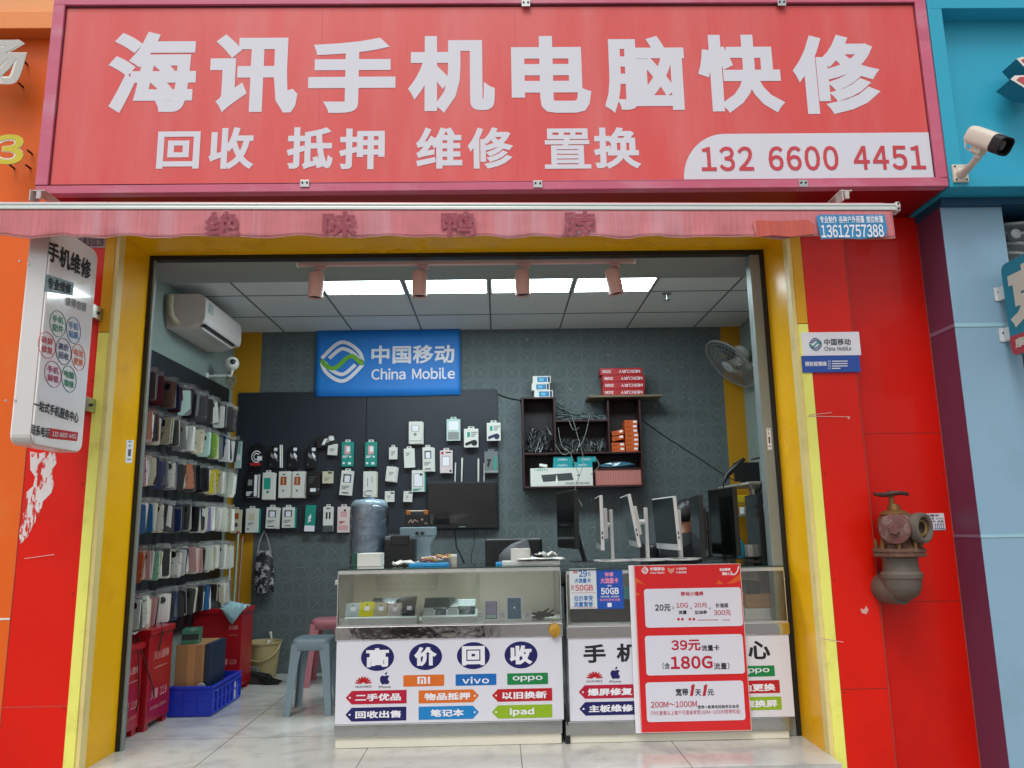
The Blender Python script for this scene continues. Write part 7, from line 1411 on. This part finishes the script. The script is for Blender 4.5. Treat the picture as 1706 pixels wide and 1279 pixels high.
# grey cloth bag slumped behind the papers
c0, c1_ = at(838, 938, .55), at(950, 938, .55); m = MB(); V = []; n = 26; nj = 9
for j in range(nj):
    for i in range(n):
        a = 2 * math.pi * i / n; v = j / (nj - 1); ca = math.cos(a); k = max(.02, 1 - v ** 3.2) ** .5 * (1 + .1 * noise.noise(Vector((ca * 2, math.sin(a) * 2, v * 4)))); hx_ = .5 + .5 * (-ca); V.append(((c0.x + c1_.x) / 2 + ((c1_.x - c0.x) * .56) * k * ca - .03 * v, .57 + .12 * k * math.sin(a), .8705 + (.1 + .2 * hx_ ** 1.2) * v * (1 + .15 * noise.noise(Vector((ca * 3, math.sin(a) * 2, 2))))))
m.add(V, [(j * n + i, j * n + (i + 1) % n, (j + 1) * n + (i + 1) % n, (j + 1) * n + i) for j in range(nj - 1) for i in range(n)] + [tuple(range(n)), tuple(range((nj - 1) * n, nj * n))[::-1]])
tag(m.build('grey_sack', mat('sack_grey', '#53565a', 1, .55, var=.3, scale=9, bump=.5, bscale=14), smooth=True), 'slumped dark grey sack behind the paper pile', 'sack')
sb2 = thing('side_table', 'low table behind the counters under the grey sack', 'table', (.35, .62, .001)); BX(c0.x - .05, c1_.x + .3, .47, .74, .85, .87).build('tabletop', DARK, sb2); 
for xx in (c0.x, c1_.x + .25):
    for yy in (.49, .72): BX(xx - .015, xx + .015, yy - .015, yy + .015, .001, .8495).build('leg', DARK, sb2)
# ================================================================ right side: fan, shelf, tools
FC = at(1217, 606, 2.0); fn = Vector((-.72, -.12, -.68)).normalized(); fu = fn.cross(Vector((0, 1, 0))).normalized(); fv_ = fn.cross(fu); RF = .27
fa = thing('wall_fan', 'white wall fan with a round grille tilted down on the right wall', 'fan', (2.36, 2.0, FC.z)); GR = mat('fan_grille', '#8c8c88', 1, .35, metal=.2)
def fp(r, a, h): return FC + (fu * math.cos(a) + fv_ * math.sin(a)) * r + fn * h
def ring(m, r, h, t, n=48): m.tube([fp(r, 2 * math.pi * i / n, h) for i in range(n)], t, 6, closed=True)
m = MB(); ring(m, RF, 0, .012); m.build('rim', GR, fa, smooth=True)
m = MB()
for k in range(1, 6): ring(m, RF * k / 6 + .02, .045 - .045 * (k / 6) ** 2, .0022, 40); ring(m, RF * k / 6 + .02, -.06 + .05 * (k / 6) ** 2, .0022, 40)
for k in range(36):
    a = 2 * math.pi * k / 36; m.tube([fp(.06, a, .045), fp(RF * .6, a, .032), fp(RF, a, 0)], .0018, 4); m.tube([fp(.05, a, -.06), fp(RF * .6, a, -.045), fp(RF, a, 0)], .0018, 4)
m.build('grille', GR, fa)
MB().lathe(FC + fn * .03, fn, ((.062, 0), (.06, .014), (.03, .02), (.001, .021)), 24).build('badge', mat('fan_badge', '#b0b4b4', 1, .3), fa, smooth=True)
BLD = mat('fan_blade', '#464c52', 1, .3, coat=.3)
for k in range(3):
    m = MB(); a0_ = 2.1 * k; V = []
    for j in range(7):
        for i in range(5): r_ = .05 + (RF - .07) * j / 6; w = .55 * math.sin(math.pi * (j + 1) / 8) + .3; a = a0_ + w * (i / 4 - .5) + j * .06; V.append(fp(r_, a, -.012 + .05 * (i / 4 - .5)))
    m.add(V, [(j * 5 + i, j * 5 + i + 1, (j + 1) * 5 + i + 1, (j + 1) * 5 + i) for j in range(6) for i in range(4)]); m.build('blade', BLD, fa, smooth=True)
MB().lathe(FC - fn * .05, -fn, ((.075, 0), (.085, .03), (.08, .11), (.06, .14), (.03, .15)), 24).build('motor', WHITE, fa, smooth=True)
MB().tube([FC - fn * .12, FC - fn * .13 + Vector((.06, 0, -.08)), (2.3, 2.02, FC.z - .02), (2.365, 2.02, FC.z - .02)], [.03, .028, .03, .04], 12).build('arm', WHITE, fa, smooth=True)
p = at(1247, 548, YB - .01); ou = thing('power_outlet', 'white power outlet on the yellow corner strip above the fan', 'outlet', p); MB().box((p.x, YB - .014, p.z), (.08, .014, .11)).build('plate', WHITE, ou, bevel=.004); MB().box((p.x - .01, YB - .035, p.z), (.035, .03, .03)).build('plug', DARK, ou, bevel=.004)
MB().tube([(p.x - .01, YB - .05, p.z), (p.x - .06, YB - .06, p.z - .02), (p.x - .07, YB - .05, p.z - .14), (p.x - .03, YB - .1, p.z - .22), FC - fn * .15], .005, 6).build('cable', DARK, ou, smooth=True)
m = MB(); m.tube([at(*p_, .3) for p_ in smooth2(((1246, 428), (1250, 448), (1257, 466), (1262, 480), (1274, 494)), 4)], .006, 6); m.tube([at(*p_, .32) for p_ in smooth2(((1266, 470), (1256, 495), (1256, 515)), 4)], .004, 6); tag(m.build('ceiling_cable', DARK, smooth=True), 'black cable hanging from the front ceiling strip at the right guide', 'cable')
# open shelves at the right wall
zs1, zs2 = at(1250, 806, 1.75).z, at(1250, 856, 1.75).z; xs0 = at(1232, 806, 1.6).x
rs = thing('stock_shelf', 'white boarded open shelf full of parts along the right wall', 'shelf', ((xs0 + 2.36) / 2, 1.7, .001))
for z in (zs1, zs2, zs2 - .3): BX(xs0, 2.368, 1.35, 2.25, z - .02, z).build('shelf_board', mat('shelf_cream', '#a8a498', 1, .5), rs, bevel=.002)
for yy in (1.36, 2.23): BX(xs0 + .002, xs0 + .022, yy - .01, yy + .01, .001, zs1 - .0205).build('post', STEEL, rs); BX(2.345, 2.367, yy - .01, yy + .01, .001, zs1 - .0205).build('post', STEEL, rs)
a = rect(1213, 770, 1266, 803, 1.9); mo = thing('small_monitor', 'small black monitor standing on the top board of the right shelf', 'monitor', ((a[0] + a[1]) / 2, 1.9, zs1)); BX(a[0] + .06, a[1], 1.9, 1.94, zs1 + .03, a[3]).build('body', DARK, mo, bevel=.004); BX(a[0] + .12, a[1] - .06, 1.88, 1.98, zs1 + .0005, zs1 + .0295).build('foot', DARK, mo)
m = MB(); c = [at(*p_, 1.6) for p_ in ((1206, 803), (1212, 790), (1228, 776), (1240, 764))]; t = thing('microscope_arm', 'black jointed tool arm in front of the yellow corner strip', 'tool', (c[0].x, 1.6, zs1 - .1)); m.tube(c, [.014, .024, .03, .016], 10); m.build('arm', DARK, t, smooth=True); MB().tube([c[0], at(1205, 815, 1.6), at(1215, 830, 1.6), at(1245, 834, 1.55)], .006, 6).build('cable', DARK, t, smooth=True)
p = at(1278, 770, .35); t = thing('cable_hook', 'black hook arm fixed to the right shutter guide', 'hook', p); MB().tube([at(1252, 765, .6), at(1268, 762, .5), p], [.006, .008, .012], 8).build('arm', DARK, t, smooth=True); MB().lathe(p + Vector((0, .02, 0)), (0, -1, 0), ((.02, 0), (.034, .01), (.02, .03)), 16).build('disc', DARK, t, smooth=True); MB().tube([p, at(1270, 800, .5), at(1262, 830, .6), at(1266, 850, .7)], .006, 6).build('cable', DARK, t, smooth=True)
tag(BX(at(1214, 830, 1.5).x, at(1240, 830, 1.5).x, 1.4, 1.6, at(1225, 838, 1.5).z, at(1225, 826, 1.5).z).build('yellow_tray', mat('tray_yellow', '#c8b418', 1, .4), bevel=.004), 'yellow parts tray hung under the right shelf', 'tray')
rn = random.Random(21); cols = ('pack_white', 'pack_black', 'pack_grey', 'box_turquoise', 'pack_cream')
lab = ['white cup on the middle board, nearest', 'white cup on the middle board, second', 'white cup on the middle board, third']
for k in range(3): x = at(1262 + 8 * k, 845, 1.42 + .04 * k).x; t = thing('cup', lab[k] + ' of the right shelf', 'cup', (x, 1.42 + .04 * k, zs2)); MB().lathe((x, 1.42 + .05 * k, zs2 + .0005), (0, 0, 1), ((.018, 0), (.025, .002), (.03, .07), (.027, .07), (.022, .006), (.001, .005)), 16, cap=False).build('body', WHITE, t, smooth=True)
for k in range(5): x = xs0 + .06 + .06 * k; h_ = rn.uniform(.05, .1); tag(MB().box2(-.026, .026, -.05, .05, 0, h_, Matrix.Translation((x, 1.7 + .02 * k, zs2 + .0006)) @ Matrix.Rotation(R_(rn.uniform(-10, 10)), 4, 'Z')).build('parts_carton', MATS[cols[k]], bevel=.002), '%s parts carton, %s from the left at the back of the right shelf' % (cols[k].split('_')[1], ordw[k]), 'box')
for k in range(4): z = zs2 - .3 + .0006 + .042 * k; tag(BX(2.05 + .01 * k, 2.33, 1.37, 1.62, z, z + .0415).build('green_board', mat('board_green', '#24443c', 1, .5, var=.4, scale=12), bevel=.002), 'green circuit board stack, %s from the bottom on the lower right shelf' % ordw[k], 'circuit board', 'stacked green boards')
c = at(1231, 902, .35); t = thing('spray_bottle', 'cyan spray bottle between the black monitors', 'bottle', (c.x, .35, DZ)); MB().lathe((c.x, .35, DZ + .0005), (0, 0, 1), ((.03, 0), (.034, .006), (.034, .1), (.014, .125), (.012, .14)), 18).build('body', mat('bottle_cyan', '#2c94ac', 1, .25, coat=.4), t, smooth=True); m = MB(); m.tube([(c.x, .35, DZ + .14), (c.x, .35, DZ + .17), (c.x - .035, .35, DZ + .175)], [.013, .013, .01], 8); m.build('trigger', WHITE, t, smooth=True)
for k, (px, c_) in enumerate(((1214, 'white'), (1248, 'white'))): a = at(px, 920, .5); tag(MB().box2(-.03, .03, -.04, .04, 0, .2, Matrix.Translation((a.x, .5, .9)) @ Matrix.Rotation(R_(12), 4, 'Z')).build('parts_carton', PACKM[c_], bevel=.002), ('white carton glimpsed left of the spray bottle', 'white carton glimpsed right of the spray bottle')[k], 'box')
rt_ = thing('rear_bench', 'dark bench behind the right counter', 'bench', (1.5, .62, .001)); BX(.9, 1.75, .46, .8, .87, .8995).build('tabletop', DARK, rt_); 
for xx in (.93, 1.72): BX(xx - .02, xx + .02, .6, .64, .001, .8695).build('leg', DARK, rt_)
# ================================================================ the car standing in the street, mirrored in the counter
CARM = mat('car_cream', '#d8d2c0', 1, .25, var=.02, coat=.8); CW, CXc, CY0 = 1.78, -1.25, -6.1
car = thing('parked_car', 'cream parked car in the street, mirrored in the left counter', 'car', (CXc, CY0 - 2.1, -.149)); G0 = -.149
secs = []  # (distance behind the nose, half width, z low, z shoulder, z top, half width at top)
for y, hw_, zl, zs_, ztp, ht in ((0, .62, .28, .52, .6, .5), (.08, .78, .22, .62, .72, .66), (.35, .87, .2, .7, .82, .74), (1.1, .89, .2, .8, .93, .76), (1.55, .89, .2, .86, 1.12, .7), (2.05, .89, .2, .9, 1.42, .58), (3.0, .89, .2, .92, 1.45, .58), (3.7, .88, .22, .92, 1.2, .62), (4.15, .85, .24, .9, 1.0, .66), (4.4, .76, .3, .8, .9, .6)):
    s = [(-hw_ * .96, zl), (-hw_, (zl + zs_) / 2), (-hw_ * .98, zs_), (-ht, ztp - .02), (-ht * .6, ztp), (0, ztp + .015), (ht * .6, ztp), (ht, ztp - .02), (hw_ * .98, zs_), (hw_, (zl + zs_) / 2), (hw_ * .96, zl)]
    secs.append([Vector((CXc + x, CY0 - y, G0 + z * 1.2)) for x, z in s])
m = MB(); n = 11; V = [p for s in secs for p in s]
m.add(V, [(i * n + j, i * n + (j + 1) % n, (i + 1) * n + (j + 1) % n, (i + 1) * n + j) for i in range(len(secs) - 1) for j in range(n)] + [tuple(range(n)), tuple(range((len(secs) - 1) * n, len(secs) * n))[::-1]])
cb_ = m.build('body', CARM, car, smooth=True)
CGL = mat('car_glass', '#10161a', 1, .06, coat=1)
def cpt(i, j): return secs[i][j]
def lift(P, d): return [p + d for p in P]
up = Vector((0, .012, .02)); MB().face(*lift([cpt(4, 3) * .96 + cpt(5, 3) * .04, cpt(5, 3), cpt(5, 4), cpt(5, 5), cpt(5, 6), cpt(5, 7), cpt(4, 7) * .96 + cpt(5, 7) * .04, cpt(4, 6), cpt(4, 5), cpt(4, 4)], up)).build('windscreen', CGL, car)
for j0, j1, sx in ((2, 3, -1), (8, 7, 1)): d = Vector((sx * .012, 0, .004)); MB().face(*lift([cpt(4, j0) * .3 + cpt(4, j1) * .7, cpt(5, j1) * .9 + cpt(5, j0) * .1, cpt(6, j1) * .9 + cpt(6, j0) * .1, cpt(7, j1) * .6 + cpt(7, j0) * .4, cpt(6, j0) * .85 + cpt(6, j1) * .15, cpt(5, j0) * .85 + cpt(5, j1) * .15], d)).build('side_window', CGL, car)
gy = CY0 + .02; gl = MB(); gl.prism([(CXc + x, gy, G0 + z) for x, z in ((-.44, .78), (.44, .78), (.4, .56), (-.4, .56))], (0, -.12, 0)); go = gl.build('grille', mat('car_grille', '#4c5052', 1, .4), car, bevel=.01)
m = MB()
for z in (.62, .71): m.box2(CXc - .38, CXc + .38, gy, gy + .012, G0 + z - .012, G0 + z + .012)
m.build('slat', STEEL, go); em = Vector((CXc, gy + .02, G0 + .665)); m = MB(); m.tube([em + Vector((.085 * math.cos(t), 0, .085 * math.sin(t))) for t in [2 * math.pi * i / 30 for i in range(30)]], .008, 8, closed=True)
for a in (90, 210, 330): m.tube([em, em + Vector((.082 * math.cos(R_(a)), 0, .082 * math.sin(R_(a))))], [.014, .003], 6)
m.build('emblem', STEEL, go, smooth=True)
for s_ in (-1, 1):
    MB().prism([(CXc + s_ * x, CY0 - .02, G0 + z) for x, z in ((.5, .74), (.74, .82), (.82, .78), (.8, .64), (.54, .62))], (0, -.2, 0)).build('headlight', mat('car_lamp', '#c8ccd0', 1, .1, coat=1, var=.2, scale=20), car, bevel=.02)
    BX(CXc + s_ * .95 - .1, CXc + s_ * .95 + .1, CY0 - 1.72, CY0 - 1.62, G0 + .92, G0 + 1.04).build('wing_mirror', CARM, car, bevel=.03, seg=3)
    for wy in (.85, 3.5):
        tr = MB().lathe((CXc + s_ * .72, CY0 - wy, G0 + .315), (s_, 0, 0), ((.2, 0), (.3, .005), (.315, .03), (.315, .15), (.3, .185), (.21, .19)), 28).build('tyre', mat('rubber', '#141414', 1, .8), car, smooth=True)
        MB().lathe((CXc + s_ * .9, CY0 - wy, G0 + .315), (s_, 0, 0), ((.205, 0), (.19, .012), (.06, .0), (.05, .015), (.001, .016)), 20, cap=False).build('rim', STEEL, car, smooth=True)
m = MB(); m.box2(CXc - .8, CXc + .8, CY0 - .12, CY0 + .01, G0 + .2, G0 + .3); m.build('lower_grille', DARK, car, bevel=.02)
